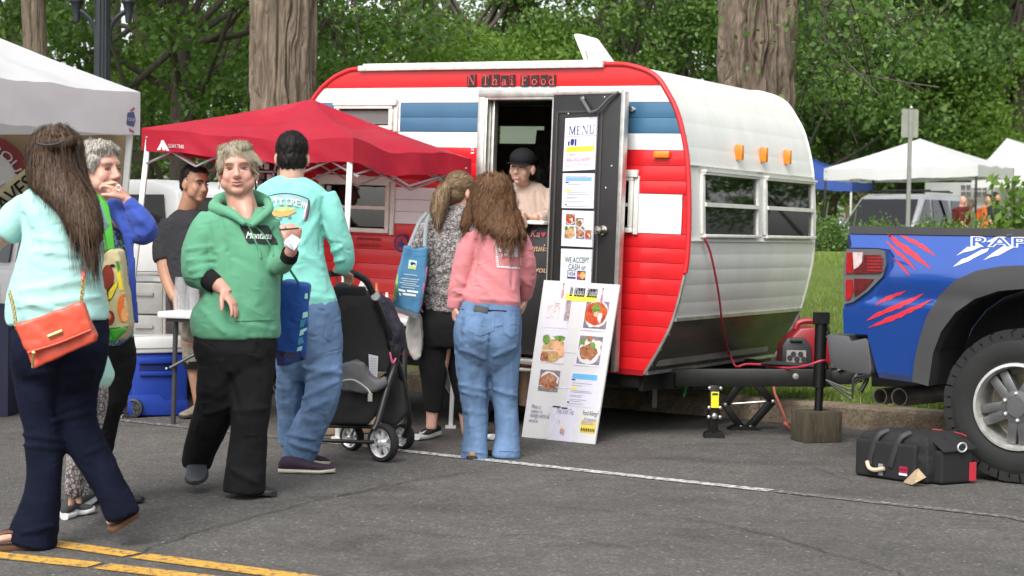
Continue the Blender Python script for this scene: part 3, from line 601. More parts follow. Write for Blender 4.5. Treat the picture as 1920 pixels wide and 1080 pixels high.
def edge(v, mat, name, i0=0, i1=399, r=.013, wd=1.):
 P = [TT(PF[i, 0], v, PF[i, 1]) for i in range(i0, i1 + 1, 2)]; q = MB(); q.tube(P, r, 8); return q.build(name, mat, TR, smooth=True, sharp=70)
edge(-.003, M('red_moulding', (.60, .02, .025), .4), 'edge_moulding', 60, idx(.62), .016); edge(-.002, mAlu, 'edge_moulding', idx(.62), 399, .011); edge(TWD, mGrm, 'edge_moulding')
P = [TT(PF[i, 0] + .01, .014, PF[i, 1] + .003) for i in range(top_i, 396, 7)]; q = MB(); [q.ell(p, Df*.005, Dw*.005, Du*.005, 6, 4) for p in P]; q.build('edge_screws', M('pale_screw', (.6, .55, .45), .4, .5), TR)
q = MB(); q.bar(TT(-2.6, -.004, .006), TT(.0, -.004, .006), .02, .035, Du); q.build('bottom_moulding', M('dark_red_edge', (.30, .006, .01), .4), TR)
a, b_ = TS(676, 130), TS(1134, 123); q = MB(); q.bar(TT(a[0], -.016, 1.902), TT(b_[0], -.016, 1.902), .035, .036, Du); q.bar(TT(a[0] + .02, .03, 1.925), TT(b_[0] - .02, .03, 1.925), .07, .02, Du); q.build('awning_rail', M('chipped_rail', (.60, .585, .545), .5, var=.25, vsc=25, bump=.3, bsc=30), TR, bevel=.004)
V0, V1, V2_, V3_ = [A(*p, 11.55) for p in ((1073, 60), (1118, 72), (1153, 121), (1097, 121))]; q = MB(); n = unit(np.cross(V1 - V0, V3_ - V0)); poly = [V3_, V2_, V1, V0 + (V1-V0)*.25 + (V3_ - V0)*0, V0 + (V3_-V0)*.06]; q.prism(poly, Dw*.035); vt = q.build('roof_vent_lid', mWht, TR, bevel=.008)
q = MB(); q.tube([A(1098, 95, 11.54), A(1102, 112, 11.54)], .006, 6); q.tube([A(1110, 121, 11.6), TT(-.5, .75, 1.84)], .02, 6); q.build('lid_stay', mAlu, vt)
q = MB(); c = TT(-.42, .78, 1.86); q.box(c, Df*.22, Dw*.22, Du*.03); q.build('vent_frame', mWht, TR, bevel=.01)
mAmb = M('amber_lens', (.75, .20, .012), .25, var=.15, vsc=40, coat=.4)
def amber(c, ax, ay, az): q = MB(); q.box(c, ax, ay, az); q.build('clearance_lamp', mAmb, TR, bevel=.008)
u, w = TS(1243, 290); amber(TT(u, -.018, w), Df*.052, Dw*.014, Du*.021)
for px, y0, y1 in ((1374, 272, 299), (1420, 277, 303), (1465, 282, 307)):
 v, w = TF(px, (y0 + y1)/2, .2); amber(TT(pfu(w) + .028, v, w), Df*.026, Dw*.02, Du*.05)
def sidewin(o, drip, mull, name, pane=mGl, t=.03):
 u0, u1, w0, w1 = o; q = MB()
 for w in (w0 + t/2, w1 - t/2): q.bar(TT(u0, -.016, w), TT(u1, -.016, w), .04, t, Du)
 for u in (u0 + t/2, u1 - t/2): q.bar(TT(u, -.0155, w0 + t), TT(u, -.0155, w1 - t), .038, t, Df)
 fr = q.build(name, mGrm, TR, bevel=.004); ws = [w0 + t] + [w0 + (w1 - w0)*m for m in mull] + [w1 - t]
 for m in mull: q = MB(); q.bar(TT(u0 + t, -.014, w0 + (w1-w0)*m), TT(u1 - t, -.014, w0 + (w1-w0)*m), .028, .022, Du); q.build('glazing_bar', mGrm, fr)
 for a, b in zip(ws[:-1], ws[1:]): q = MB(); q.prism([TT(u0 + t, -.006, a + .01), TT(u1 - t, -.006, a + .01), TT(u1 - t, -.006, b - .01), TT(u0 + t, -.006, b - .01)], Dw*.004); q.build('pane', pane, fr)
 q = MB(); q.bar(TT(u0 - .015, -.028, w1 + .014), TT(u1 + .03, -.028, w1 + .014), .03, .045, Du); q.bar(TT(u1 + .018, -.012, w0 - .01), TT(u1 + .018, -.012, w1 + .0), .02, .03, Df); q.build('window_hood', mGrm, fr, bevel=.003); return fr
mScr = M('grey_fly_screen', (.13, .13, .125), .6, var=.1)
sidewin(WU, 1, [], 'window_frame', mScr); sidewin(WL, 1, [.48], 'window_frame'); sidewin(WR, 1, [.49], 'window_frame', mGlD)
q = MB(); c = TF(980, 254, 0); fw = []
def FW(px, py): p = onplane(px, py, TO + Dw*(TWD - .06), Dw) - TO; return float(p @ Df), float(p @ Du)
fu0, fw1 = FW(934, 236); fu1, fw0 = FW(1024, 271); vb = TWD - .06
for a, b, c, d in ((-2.52, fu0, .05, 1.75), (fu1, -.03, .05, 1.8), (fu0, fu1, .05, fw0), (fu0, fu1, fw1, 1.8)): q.quad(TT(a, vb, c), TT(b, vb, c), TT(b, vb, d), TT(a, vb, d))
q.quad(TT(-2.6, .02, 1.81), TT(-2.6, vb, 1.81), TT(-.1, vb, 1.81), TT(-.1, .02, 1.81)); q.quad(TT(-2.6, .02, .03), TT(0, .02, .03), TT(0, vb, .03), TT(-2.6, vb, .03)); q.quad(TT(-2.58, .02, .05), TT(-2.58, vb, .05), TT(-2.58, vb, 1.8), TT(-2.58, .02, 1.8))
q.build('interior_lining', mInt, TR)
q = MB(); q.bar(TT(fu0 - .01, vb - .02, fw1 + .012), TT(fu1 + .01, vb - .02, fw1 + .012), .03, .03, Du); q.bar(TT(fu0 - .01, vb - .02, fw0 - .012), TT(fu1 + .01, vb - .02, fw0 - .012), .03, .03, Du)
for u in (fu0 - .012, fu1 + .012): q.bar(TT(u, vb - .02, fw0), TT(u, vb - .02, fw1), .03, .03, Df)
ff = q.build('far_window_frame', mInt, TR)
def frosted():
 m, nt, b, tc, out = nodes('frosted_blind'); t = N(nt, 'BsdfTranslucent'); t.inputs[0].default_value = (.93, .95, .93, 1); d = N(nt, 'BsdfTransparent'); d.inputs[0].default_value = (.9, .92, .9, 1); mx = N(nt, 'MixShader'); mx.inputs[0].default_value = .25
 nt.links.new(t.outputs[0], mx.inputs[1]); nt.links.new(d.outputs[0], mx.inputs[2]); nt.links.new(mx.outputs[0], out.inputs[0]); return m
q = MB(); q.quad(TT(fu0, vb + .04, fw0), TT(fu1, vb + .04, fw0), TT(fu1, vb + .04, fw1), TT(fu0, vb + .04, fw1)); q.build('pane', frosted(), ff)
q = MB()
for a, b, c, d in ((-2.5, fu0 - .02, .0, 1.78), (fu1 + .02, -.05, .0, 1.78), (fu0 - .02, fu1 + .02, .0, fw0 - .02), (fu0 - .02, fu1 + .02, fw1 + .02, 1.78)): q.quad(TT(a, TWD, c), TT(b, TWD, c), TT(b, TWD, d), TT(a, TWD, d))
pf_ = [(a, b) for a, b in PF[::3]]; q.add([TT(-.05, TWD, 0)] + [TT(a, TWD, b) for a, b in pf_[::-1] if a > -.05 ], [tuple(range(1 + sum(a > -.05 for a, b in pf_)))]); q.add([TT(-2.5, TWD, 0)] + [TT(a, TWD, b) for a, b in pf_ if a < -2.5], [tuple(range(1 + sum(a < -2.5 for a, b in pf_)))]); q.quad(TT(-2.5, TWD, 1.78), TT(-.05, TWD, 1.78), TT(-.15, TWD, 1.89), TT(-2.36, TWD, 1.87)); q.build('far_side_panel', mCrm, TR)
mFoil = M('crinkled_foil', (.28, .29, .27), .3, .8, var=.3, vsc=18, bump=1., bsc=22, bdist=.03)
a, b_ = FW(1000, 330), FW(1046, 245); q = MB(); q.prism([TT(a[0], vb - .06, a[1] - .2), TT(b_[0] + .2, vb - .06, a[1] - .2), TT(b_[0] + .2, vb - .06, b_[1]), TT(a[0] + .05, vb - .06, b_[1])], Dw*.02); q.build('foil_splash_panel', mFoil, TR)
mCur = M('curtain_cloth', (.23, .23, .21), .8, var=.2, vsc=4, bump=.2)
for v0, v1, nm in ((.08, .42, 'curtain'), (.72, 1.02, 'curtain'), (1.05, 1.25, 'curtain'), (1.8, 2.0, 'curtain')):
 n = 24; vv = [];
 for i in range(n + 1):
  t = i/n; d = .03*math.sin(i*1.9)
  for w in (wins_w[0] - .02, wins_w[1] + .02): vv.append(TT(.14 + d - .02*(w > 1), v0 + (v1 - v0)*t, w))
 build(nm, vv, [(2*i, 2*i+2, 2*i+3, 2*i+1) for i in range(n)], mCur, TR, smooth=True)
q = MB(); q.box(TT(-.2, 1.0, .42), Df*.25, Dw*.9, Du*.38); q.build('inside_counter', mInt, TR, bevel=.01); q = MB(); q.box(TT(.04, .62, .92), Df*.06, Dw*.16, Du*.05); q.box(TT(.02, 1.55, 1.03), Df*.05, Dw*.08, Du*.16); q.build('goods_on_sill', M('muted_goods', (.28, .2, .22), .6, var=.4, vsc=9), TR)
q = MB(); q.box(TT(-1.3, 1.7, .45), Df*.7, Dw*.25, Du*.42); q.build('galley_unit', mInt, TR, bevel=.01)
u0, u1, w0, w1 = DOOR; q = MB(); t = .05
q.bar(TT(u0 - .02, -.012, w0), TT(u0 - .02, -.012, w1 + .045), .03, .05, Df); q.bar(TT(u0 + .012, .03, w0), TT(u0 + .012, .03, w1), .1, .02, Df); q.bar(TT(u0 + .035, .06, w0), TT(u0 + .035, .06, w1), .05, .02, Df)
q.bar(TT(u0 - .045, -.013, w1 + .022), TT(u1 + .03, -.013, w1 + .022), .03, .05, Du); q.bar(TT(u0 + .02, .03, w1 - .01), TT(u1, .03, w1 - .01), .1, .02, Du)
q.bar(TT(u1 + .01, -.004, w0), TT(u1 + .01, -.004, w1), .03, .03, Df)
q.build('door_frame', mAlu, TR, bevel=.003); q = MB(); q.bar(TT(u0, -.02, .02), TT(u1 + .06, -.02, .02), .09, .035, Du); q.bar(TT(u0, -.05, -.03), TT(u1 + .05, -.05, -.03), .12, .02, Du); q.build('door_sill', mAlu, TR, bevel=.004)
cu, cw = TS(1000, 415); q = MB(); q.box(TT((u0 + u1)/2, .03, (cw - .02)/2 + .03), Df*(u1 - u0)/2*.93, Dw*.018, Du*((cw - .02)/2 - .03)); hd = q.build('half_door', mBlk, TR, bevel=.004)
q = MB(); q.box(TT((u0 + u1)/2, .04, cw - .006), Df*(u1 - u0)/2*.94, Dw*.10, Du*.012); q.build('serving_shelf', mGrm, TR, bevel=.003)
mCh = M('chalk_pink', (.55, .22, .22), .9); mChO = M('chalk_orange', (.5, .33, .2), .9)
def chalk(s, px, py, hpx, mat, wpx=None):
 u, w = TS(px, py, .01); sc = 1/ (F/10.6); return letter('chalk_lettering', s, TT(u, .008, w), Df, Du, mat, hd, None if wpx is None else wpx*sc, hpx*sc, off=.004, shear=.25, bold=.003)
chalk('Ka', 1004, 438, 14, mCh); chalk('\u0e02\u0e2d\u0e1a\u0e04\u0e38\u0e13\u0e04\u0e48\u0e30', 998, 466, 18, mChO, 66); chalk('Thank you', 994, 506, 17, mChO)
u, w = TS(1020, 439, .01); sc = 10.6/F; hp = [(5.2*sc*math.sin(t)**3*1.0, sc*.36*(13*math.cos(t) - 5*math.cos(2*t) - 2*math.cos(3*t) - math.cos(4*t))) for t in np.linspace(0, 2*math.pi, 24, endpoint=False)]; flat('chalk_heart', [hp], TT(u, .008, w), Df, Du, M('chalk_red', (.5, .06, .1), .9), hd, off=.004)
DH = TT(u1 + .02, -.03, 0); de = TT(TS(1163, 400, -.13)[0], -.13, 0); dd = unit(de - DH); dwid = np.linalg.norm(de - DH); dn = -unit(np.cross(dd, Du)); dn = dn if dn[1] < 0 else -dn
def DD(a, w, o=0.): return DH + dd*a + Du*w + dn*o
q = MB(); q.box(DD(dwid/2, (w1 + .03)/2), dd*dwid/2, dn*.015, Du*((w1 - .0)/2)); door = q.build('door', mBlk, TR, bevel=.004)
q = MB(); dt = w1 + .02
q.bar(DD(dwid + .004, .01), DD(dwid + .004, dt), .045, .03, dd); q.bar(DD(.0, dt - .004), DD(dwid - .01, dt - .004), .04, .022, Du); q.build('door_edge_trim', mAlu, door, bevel=.003)
q = MB(); pw = dwid*.52
for a in (.04, dwid*.66, dwid*.72): q.bar(DD(a, .05, .018), DD(a, dt - .12, .018), .006, .012, dd)
q.bar(DD(.05, dt - .12, .018), DD(dwid*.66, dt - .12, .018), .006, .012, Du); q.build('door_beading', M('door_beading', (.05, .048, .045), .5), door)
def DP(px, py, o=.017):
 p = onplane(px, py, DH + dn*o, dn) - DH; return float(p @ dd), float(p @ Du)
a, w = DP(1132, 432); q = MB(); q.lathe(DD(a, w, .016), dn, [(0, 0), (.028, 0), (.03, .008), (.012, .014), (.012, .035), (.026, .042), (.031, .055), (.026, .07), (.0, .075)], 20); q.build('door_knob', M('brushed_nickel', (.5, .47, .42), .25, 1.), door, smooth=True, sharp=50)
q = MB(); pts = [DD(*DP(1094, 186), .03), DD(*DP(1112, 211), .05)]; q.tube(pts, .012, 8); q.tube(catmull([DD(*DP(1112, 211), .055), DD(*DP(1128, 206), .05), DD(*DP(1145, 186), .04), DD(*DP(1160, 174), .03), TT(TS(1172, 176)[0], -.09, TS(1172, 176)[1]), TT(TS(1187, 203)[0], -.03, TS(1187, 203)[1])], 6), .008, 8); q.ell(DD(*DP(1094, 186), .025), dd*.02, dn*.015, Du*.02, 10, 6); q.build('door_closer_arm', M('grey_arm', (.16, .16, .155), .4, .6), door, smooth=True)
mBrt = M('bright_bracket', (.75, .75, .75), .3, .6); q = MB(); c = TT(TS(1187, 205)[0], -.012, TS(1187, 205)[1]); q.box(c, Df*.022, Dw*.008, Du*.008); q.box(c, Df*.008, Dw*.009, Du*.015); q.build('arm_bracket', mBrt, door, bevel=.002)
q = MB()
for px, py in ((1134, 182), (1066, 213), (1147, 311), (1136, 352)): a, w = DP(px, py); q = MB(); q.ell(DD(a, w, .018), dd*.006, dn*.004, Du*.006, 8, 5); q.build('door_screw', mBrt, door)
mPap = M('menu_paper', (.70, .69, .76), .4, var=.03, coat=.3); mNavy = M('print_navy', (.015, .03, .16), .6); mYel = M('print_yellow', (.80, .72, .05), .6, var=.05); mPink = M('print_pink', (.62, .25, .3), .6); mGry = M('print_grey', (.33, .33, .38), .7); mGrn = M('print_green', (.03, .13, .06), .6); mLB = M('print_light_blue', (.20, .40, .72), .6); mDkP = M('print_black', (.02, .02, .025), .6)
class Sheet:
 def __init__(s, name, label, parent, p00, p10, p11, p01, n, th=.002, mat=mPap):
  s.p = [np.asarray(q, float) for q in (p00, p10, p11, p01)]; s.n = unit(n); q = MB(); q.prism(s.p, -s.n*th); s.o = q.build(name, mat, parent)
  if label: s.o['label'] = label
 def at(s, x, y, o=.0015):
  a, b, c, d = s.p; return a*(1-x)*(1-y) + b*x*(1-y) + c*x*y + d*(1-x)*y + s.n*o
 def poly(s, name, polys, mat, o=.0015):
  V = []; Fc = []
  for P in polys: b = len(V); V += [s.at(x, y, o) for x, y in P]; Fc.append(tuple(range(b, b + len(P))))
  return build(name, V, Fc, mat, s.o)
 def rect(s, name, x0, y0, x1, y1, mat, o=.0015): return s.poly(name, [[(x0, y0), (x1, y0), (x1, y1), (x0, y1)]], mat, o)
 def text(s, t, x0, y0, x1, y1, mat, o=.003, shear=0., serif=False):
  v2, f = text2d(t, shear); v = v2 - v2.min(0); v = v/v.max(0); V = [s.at(x0 + (x1-x0)*a, y0 + (y1-y0)*b, o) for a, b in v]; return build('lettering', V, f, mat, s.o)
 def lines(s, rows, mat, h=.008, o=.0018): return s.poly('print_lines', [[(x0, y - h/2), (x1, y - h/2), (x1, y + h/2), (x0, y + h/2)] for x0, x1, y in rows], mat, o)
 def disc(s, name, cx, cy, rx, ry, mat, o=.0015, n=20, jit=0., seed=0):
  r = np.random.default_rng(seed); return s.poly(name, [[(cx + rx*math.cos(t)*(1 + r.normal()*jit), cy + ry*math.sin(t)*(1 + r.normal()*jit)) for t in np.linspace(0, 2*math.pi, n, endpoint=False)]], mat, o)
def dsheet(name, label, c): return Sheet(name, label, door, *[DD(*DP(px, py), .021) for px, py in c], dn)
SERIF = {'M': [[(0, 0), (.06, 0), (.1, .9), (.04, .9)], [(.05, 1), (.2, 1), (.55, .2), (.5, 0), (.44, .1)], [(.8, 1), (.95, 1), (.5, 0), (.46, .12)], [(.78, 0), (.92, 0), (.92, 1), (.78, 1)], [(-.08, 0), (.16, 0), (.16, .05), (-.08, .05)], [(.7, 0), (1.02, 0), (1.02, .05), (.7, .05)], [(-.06, .95), (.16, .95), (.16, 1), (-.06, 1)], [(.8, .95), (1.02, .95), (1.02, 1), (.8, 1)]],
 'E': [[(.1, 0), (.26, 0), (.26, 1), (.1, 1)], [(0, 0), (.8, 0), (.8, .06), (0, .06)], [(0, .94), (.78, .94), (.78, 1), (0, 1)], [(.2, .48), (.55, .48), (.55, .54), (.2, .54)], [(.74, 0), (.8, 0), (.84, .27), (.78, .27)], [(.74, 1), (.78, 1), (.8, .75), (.75, .75)], [(.52, .38), (.56, .38), (.56, .64), (.52, .64)]],
 'N': [[(.08, 0), (.14, 0), (.14, 1), (.08, 1)], [(.06, 1), (.24, 1), (.92, 0), (.8, 0)], [(.84, 0), (.9, 0), (.9, 1), (.84, 1)], [(-.04, 0), (.26, 0), (.26, .05), (-.04, .05)], [(.72, .95), (1.02, .95), (1.02, 1), (.72, 1)], [(-.04, .95), (.22, .95), (.22, 1), (-.04, 1)]],
 'U': [[(.1, .25), (.24, .25), (.24, 1), (.1, 1)], [(.8, .25), (.86, .25), (.86, 1), (.8, 1)], [(.1, .26), (.24, .26), (.36, .06), (.26, .02)], [(.26, .02), (.36, .07), (.58, .06), (.64, 0), (.4, -.03)], [(.58, .06), (.8, .26), (.86, .26), (.78, .08), (.64, 0)], [(0, .95), (.34, .95), (.34, 1), (0, 1)], [(.7, .95), (.98, .95), (.98, 1), (.7, 1)]],
 'T': [[(.42, 0), (.58, 0), (.58, 1), (.42, 1)], [(.04, .9), (.96, .9), (.96, 1), (.04, 1)], [(.04, .7), (.12, .7), (.12, 1), (.04, 1)], [(.88, .7), (.96, .7), (.96, 1), (.88, 1)], [(.26, 0), (.74, 0), (.74, .09), (.26, .09)]],
 'F': [[(.16, 0), (.32, 0), (.32, 1), (.16, 1)], [(.04, .91), (.9, .91), (.9, 1), (.04, 1)], [(.04, 0), (.5, 0), (.5, .09), (.04, .09)], [(.3, .48), (.66, .48), (.66, .57), (.3, .57)], [(.82, .72), (.9, .72), (.9, 1), (.82, 1)], [(.6, .36), (.67, .36), (.67, .68), (.6, .68)]],
 'h': [[(.14, 0), (.28, 0), (.28, 1), (.14, 1)], [(.04, .91), (.28, .91), (.28, 1), (.04, 1)], [(.02, 0), (.42, 0), (.42, .09), (.02, .09)], [(.26, .48), (.45, .62), (.66, .62), (.66, .52), (.46, .52), (.28, .38)], [(.64, 0), (.8, 0), (.8, .5), (.66, .62)], [(.56, 0), (.96, 0), (.96, .09), (.56, .09)]],
 'a': [[(.58, 0), (.74, 0), (.74, .52), (.58, .52)], [(.56, 0), (.94, 0), (.94, .09), (.6, .09)], [(.2, .5), (.3, .62), (.6, .62), (.74, .5), (.58, .52), (.34, .52)], [(.58, .28), (.58, .38), (.3, .36), (.12, .26), (.1, .1), (.24, .12), (.34, .26)], [(.1, .12), (.22, 0), (.44, 0), (.6, .1), (.6, .18), (.42, .09), (.26, .1)]],
 'i': [[(.42, 0), (.58, 0), (.58, .62), (.42, .62)], [(.22, .53), (.58, .53), (.58, .62), (.22, .62)], [(.14, 0), (.86, 0), (.86, .09), (.14, .09)], [(.4, .76), (.58, .76), (.58, .94), (.4, .94)]],
 'o': [[(.08, .2), (.24, .2), (.24, .44), (.08, .44)], [(.76, .2), (.92, .2), (.92, .44), (.76, .44)], [(.08, .42), (.24, .42), (.4, .54), (.6, .54), (.64, .63), (.34, .63)], [(.6, .54), (.76, .42), (.92, .42), (.66, .63), (.58, .62)], [(.08, .22), (.24, .22), (.4, .08), (.34, 0), (.26, .02)], [(.34, 0), (.66, 0), (.92, .22), (.76, .22), (.6, .09), (.4, .09)]],
 'd': [[(.66, 0), (.82, 0), (.82, 1), (.66, 1)], [(.5, .91), (.82, .91), (.82, 1), (.5, 1)], [(.66, 0), (.96, 0), (.96, .09), (.66, .09)], [(.06, .2), (.22, .2), (.22, .44), (.06, .44)], [(.06, .42), (.22, .42), (.38, .54), (.68, .5), (.68, .58), (.44, .63), (.3, .62)], [(.06, .22), (.22, .22), (.38, .09), (.68, .14), (.68, .05), (.4, 0), (.26, .02)]]}
s1 = dsheet('menu_sheet', None, [(1056, 321), (1117, 318), (1122, 219), (1061, 222)])
x = .14
for ch, wd in (('M', .2), ('E', .145), ('N', .18), ('U', .17)): s1.poly('lettering', [[(x + a*wd, .68 + b*.165) for a, b in P] for P in SERIF[ch]], mNavy); x += wd + .03
s1.rect('print_rule', .04, .648, .98, .656, mGry); s1.rect('highlight_bar', .08, .355, .93, .455, mYel); s1.text('N Thai Food', .12, .375, .62, .435, M('print_ochre', (.62, .42, .03), .6), serif=True)
s1.lines([(.09, .14, .305), (.18, .35, .305)], mGry, .022); s1.text('406-402-6097', .1, .175, .82, .245, mPink); s1.lines([(.06, .9, .115), (.06, .8, .085)], mGry, .006); s1.poly('small_logo', [[(.12, .48), (.17, .48), (.17, .56), (.12, .56)], [(.2, .5), (.27, .47), (.31, .52), (.31, .59), (.26, .61), (.2, .59)], [(.33, .47), (.38, .47), (.38, .6), (.33, .6)]], mNavy)
s2 = dsheet('menu_sheet', None, [(1054, 390), (1115, 391), (1117, 325), (1056, 325)]); s2.rect('print_band', .1, .78, .9, .89, mLB); s2.lines([(.1, .2, .74), (.1, .16, .1)], mNavy, .03); s2.lines([(.1, .28, .51)], mYel, .045); s2.lines([(.12, .75, .92), (.15, .6, .68), (.1, .4, .58), (.15, .8, .45), (.15, .85, .4), (.15, .5, .31), (.15, .42, .27), (.12, .65, .2), (.2, .55, .15), (.12, .85, .05)], mGry, .012)
def foodmat(name, cols, sc):
 m, nt, b, tc, out = nodes(name); v = N(nt, 'TexVoronoi', i_Scale=sc); nt.links.new(mapping(nt, tc), v.inputs[0]); s = N(nt, 'SeparateColor'); nt.links.new(v.outputs['Color'], s.inputs[0])
 nt.links.new(ramp(nt, s.outputs[0], [(i/max(1, len(cols)-1), c) for i, c in enumerate(cols)]), b.inputs['Base Color']); b.inputs['Roughness'].default_value = .4; return m
fRed = foodmat('printed_red_curry', [(.35, .02, .01), (.5, .05, .015), (.45, .12, .03), (.3, .015, .01)], 45); fNood = foodmat('printed_noodles', [(.45, .27, .10), (.55, .38, .18), (.36, .2, .07), (.5, .33, .2)], 70); fBrn = foodmat('printed_stir_fry', [(.16, .06, .025), (.35, .12, .05), (.42, .2, .1), (.22, .07, .03)], 60)
fGrn = foodmat('printed_greens', [(.05, .14, .02), (.12, .25, .04), (.2, .3, .08)], 60); fShr = M('printed_shrimp', (.7, .36, .22), .4, var=.3, vsc=60); fPlt = M('printed_plate', (.62, .60, .62), .4, var=.08); fBg = M('printed_table', (.20, .17, .19), .5, var=.5, vsc=30); fBox = foodmat('printed_crowd', [(.6, .5, .48), (.75, .7, .7), (.4, .28, .24), (.8, .78, .8)], 60)
def foodphoto(S, x0, y0, x1, y1, kind, seed):
 X = lambda t: x0 + (x1 - x0)*t; Y = lambda t: y0 + (y1 - y0)*t; r = np.random.default_rng(seed); w, h = x1 - x0, y1 - y0
 def blob(cx, cy, rx, ry, mat, o, n=16, jit=.06):
  P = [(np.clip(cx + rx*math.cos(t)*(1 + r.normal()*jit), .0, 1), np.clip(cy + ry*math.sin(t)*(1 + r.normal()*jit), 0, 1)) for t in np.linspace(0, 2*math.pi, n, endpoint=False)]; S.poly('printed_dish', [[(X(a), Y(b)) for a, b in P]], mat, o)
 S.rect('printed_photo', x0, y0, x1, y1, fBg if kind != 'pad' else fPlt)
 if kind == 'curry': blob(.5, .52, .52, .5, fPlt, .002); blob(.48, .55, .5, .44, fRed, .0025); blob(.45, .72, .18, .16, fGrn, .003, jit=.2); blob(.5, .52, .12, .1, fShr, .0032, jit=.15); blob(.68, .42, .1, .2, fPlt, .0032, jit=.2)
 elif kind == 'pad': blob(.5, .42, .5, .46, fNood, .002, jit=.1); blob(.62, .62, .17, .2, fShr, .003); blob(.86, .45, .14, .18, fShr, .003); blob(.16, .84, .18, .18, fGrn, .003, jit=.2); blob(.16, .2, .2, .18, fBrn, .003, jit=.15); blob(.7, .9, .28, .1, fGrn, .0028, jit=.2)
 elif kind == 'stir': blob(.48, .45, .5, .46, fPlt, .002); blob(.46, .42, .38, .3, fBrn, .003, jit=.1); blob(.16, .78, .13, .13, fGrn, .003, jit=.2); blob(.6, .66, .12, .12, fGrn, .0032, jit=.2); blob(.82, .74, .17, .13, M('printed_rice', (.6, .6, .48), .5), .003); blob(.45, .9, .12, .1, fBrn, .003, jit=.15)
 elif kind == 'beef': blob(.5, .5, .5, .42, fPlt, .002); blob(.48, .48, .46, .36, fBrn, .003, jit=.12); blob(.52, .6, .22, .2, foodmat('printed_pork', [(.4, .2, .12), (.5, .28, .18), (.3, .12, .07)], 55) if 'pk' not in _mc else _mc['pk'], .0032, jit=.15)
s3 = dsheet('menu_sheet', None, [(1053, 461), (1113, 464), (1115, 396), (1055, 394)])
for i, (x0, y0, x1, y1, kd) in enumerate([(.13, .6, .42, .9, 'curry'), (.44, .52, .68, .8, 'stir'), (.1, .22, .42, .56, 'pad'), (.46, .22, .72, .54, 'beef'), (.74, .22, .94, .48, 'curry')]): foodphoto(s3, x0, y0, x1, y1, kd, i)
s4 = dsheet('menu_sheet', None, [(1050, 545), (1109, 548), (1113, 468), (1053, 466)]); s4.text('WE ACCEPT', .14, .68, .9, .81, mGrn); s4.text('CASH or', .26, .515, .8, .645, mGrn); s4.poly('card_logo', [[(.23, .30), (.5, .30), (.5, .34), (.23, .34)], [(.23, .34), (.245, .34), (.245, .49), (.23, .49)], [(.23, .48), (.5, .48), (.5, .49), (.23, .49)]], mNavy); s4.text('VISA', .27, .37, .49, .455, mNavy, shear=.2)
s4.rect('card_logo', .54, .28, .8, .49, mNavy); s4.disc('card_logo', .62, .385, .085, .085, M('print_red', (.55, .04, .03), .5), .002); s4.disc('card_logo', .72, .385, .085, .085, M('print_orange', (.75, .38, .04), .5), .0025); s4.text('MasterCard', .55, .36, .79, .41, mPap, .0035, shear=.2)
mTile = M('worn_black_tile', (.014, .012, .012), .5, var=.5, vsc=60); mLet = M('faded_red_letter', (.60, .07, .07), .5, var=.25, vsc=50)
tiles = [('N', 877, 895), ('T', 904, 921), ('h', 922, 938), ('a', 940, 955), ('i', 956, 968), ('F', 977, 994), ('o', 996, 1012), ('o', 1014, 1028), ('d', 1029, 1044)]
rng = np.random.default_rng(2)
for i, (ch, x0, x1) in enumerate(tiles):
 yb = 162.3 - (x0 - 877)*.002 + rng.uniform(-.5, .5); a = TS(x0, yb); b = TS(x1, yb - 22 + rng.uniform(-1, 1)); q = MB()
 q.prism([TT(a[0], -.009, a[1]), TT(b[0], -.009, a[1]), TT(b[0] - rng.uniform(0, .004), -.009, b[1]), TT(a[0] + rng.uniform(0, .004), -.009, b[1] - rng.uniform(0, .008))], -Dw*.003); tl = q.build('letter_tile', mTile, TR)
 wd, hh = (b[0] - a[0]), (b[1] - a[1]); V = []; Fc = []
 for P in SERIF[ch]: n0 = len(V); V += [TT(a[0] + wd*(.1 + .8*x), -.0145, a[1] + hh*(.1 + .84*y)) for x, y in P]; Fc.append(tuple(range(n0, n0 + len(P))))
 build('letter', V, Fc, mLet, tl)
u, w = TS(755, 456); sc = 10.9/F; c = TT(u, -.012, w); ring = [[(18*sc*math.cos(t), 18*sc*math.sin(t)) for t in np.linspace(0, 6.283, 28, endpoint=False)]]; rb = flat('roundel', ring, c, Df, Du, mNavy, TR)
flat('roundel_red', [[(14*sc*math.cos(t), 14*sc*math.sin(t)) for t in np.linspace(0, 6.283, 28, endpoint=False)]], c, Df, Du, M('print_red2', (.42, .012, .02), .5), rb, off=.004); flat('thumb_mark', [[(a*sc, b*sc) for a, b in P] for P in ([(-8, -8), (-4, -8), (-4, 2), (-8, 2)], [(-3, -8), (6, -8), (8, -4), (8, 1), (3, 2), (3, 8), (0, 9), (-1, 4), (-3, 1)])], c, Df, Du, mNavy, rb, off=.005)
for y in (448, 460): u, w = TS(692, y); flat('faint_lettering', [[(x0*sc, -2.5*sc), (x1*sc, -2.5*sc), (x1*sc, 2.5*sc), (x0*sc, 2.5*sc)] for x0, x1 in ((-28, -15), (-12, 4), (8, 14), (17, 28))], TT(u, -.013, w), Df, Du, M('faint_dark_red', (.25, .004, .006), .5), TR, off=.002)
u, w = TS(888, 283); letter('small_sticker', 'N', TT(u, -.013, w + .01), Df, Du, mPap, TR, 6*sc, off=.002); flat('small_sticker', [[(-.012, -.006), (.012, -.006), (.012, .002), (-.012, .002)]], TT(u, -.013, w - .012), Df, Du, mPap, TR, off=.002)
q = MB(); ch0 = -.06
for v in (.35, TWD - .35): q.bar(TT(-2.5, v, ch0), TT(.05, v, ch0), .06, .1, Du)
for u in (-2.4, -1.6, -.8, -.05): q.bar(TT(u, .1, ch0), TT(u, TWD - .1, ch0), .05, .08, Du)
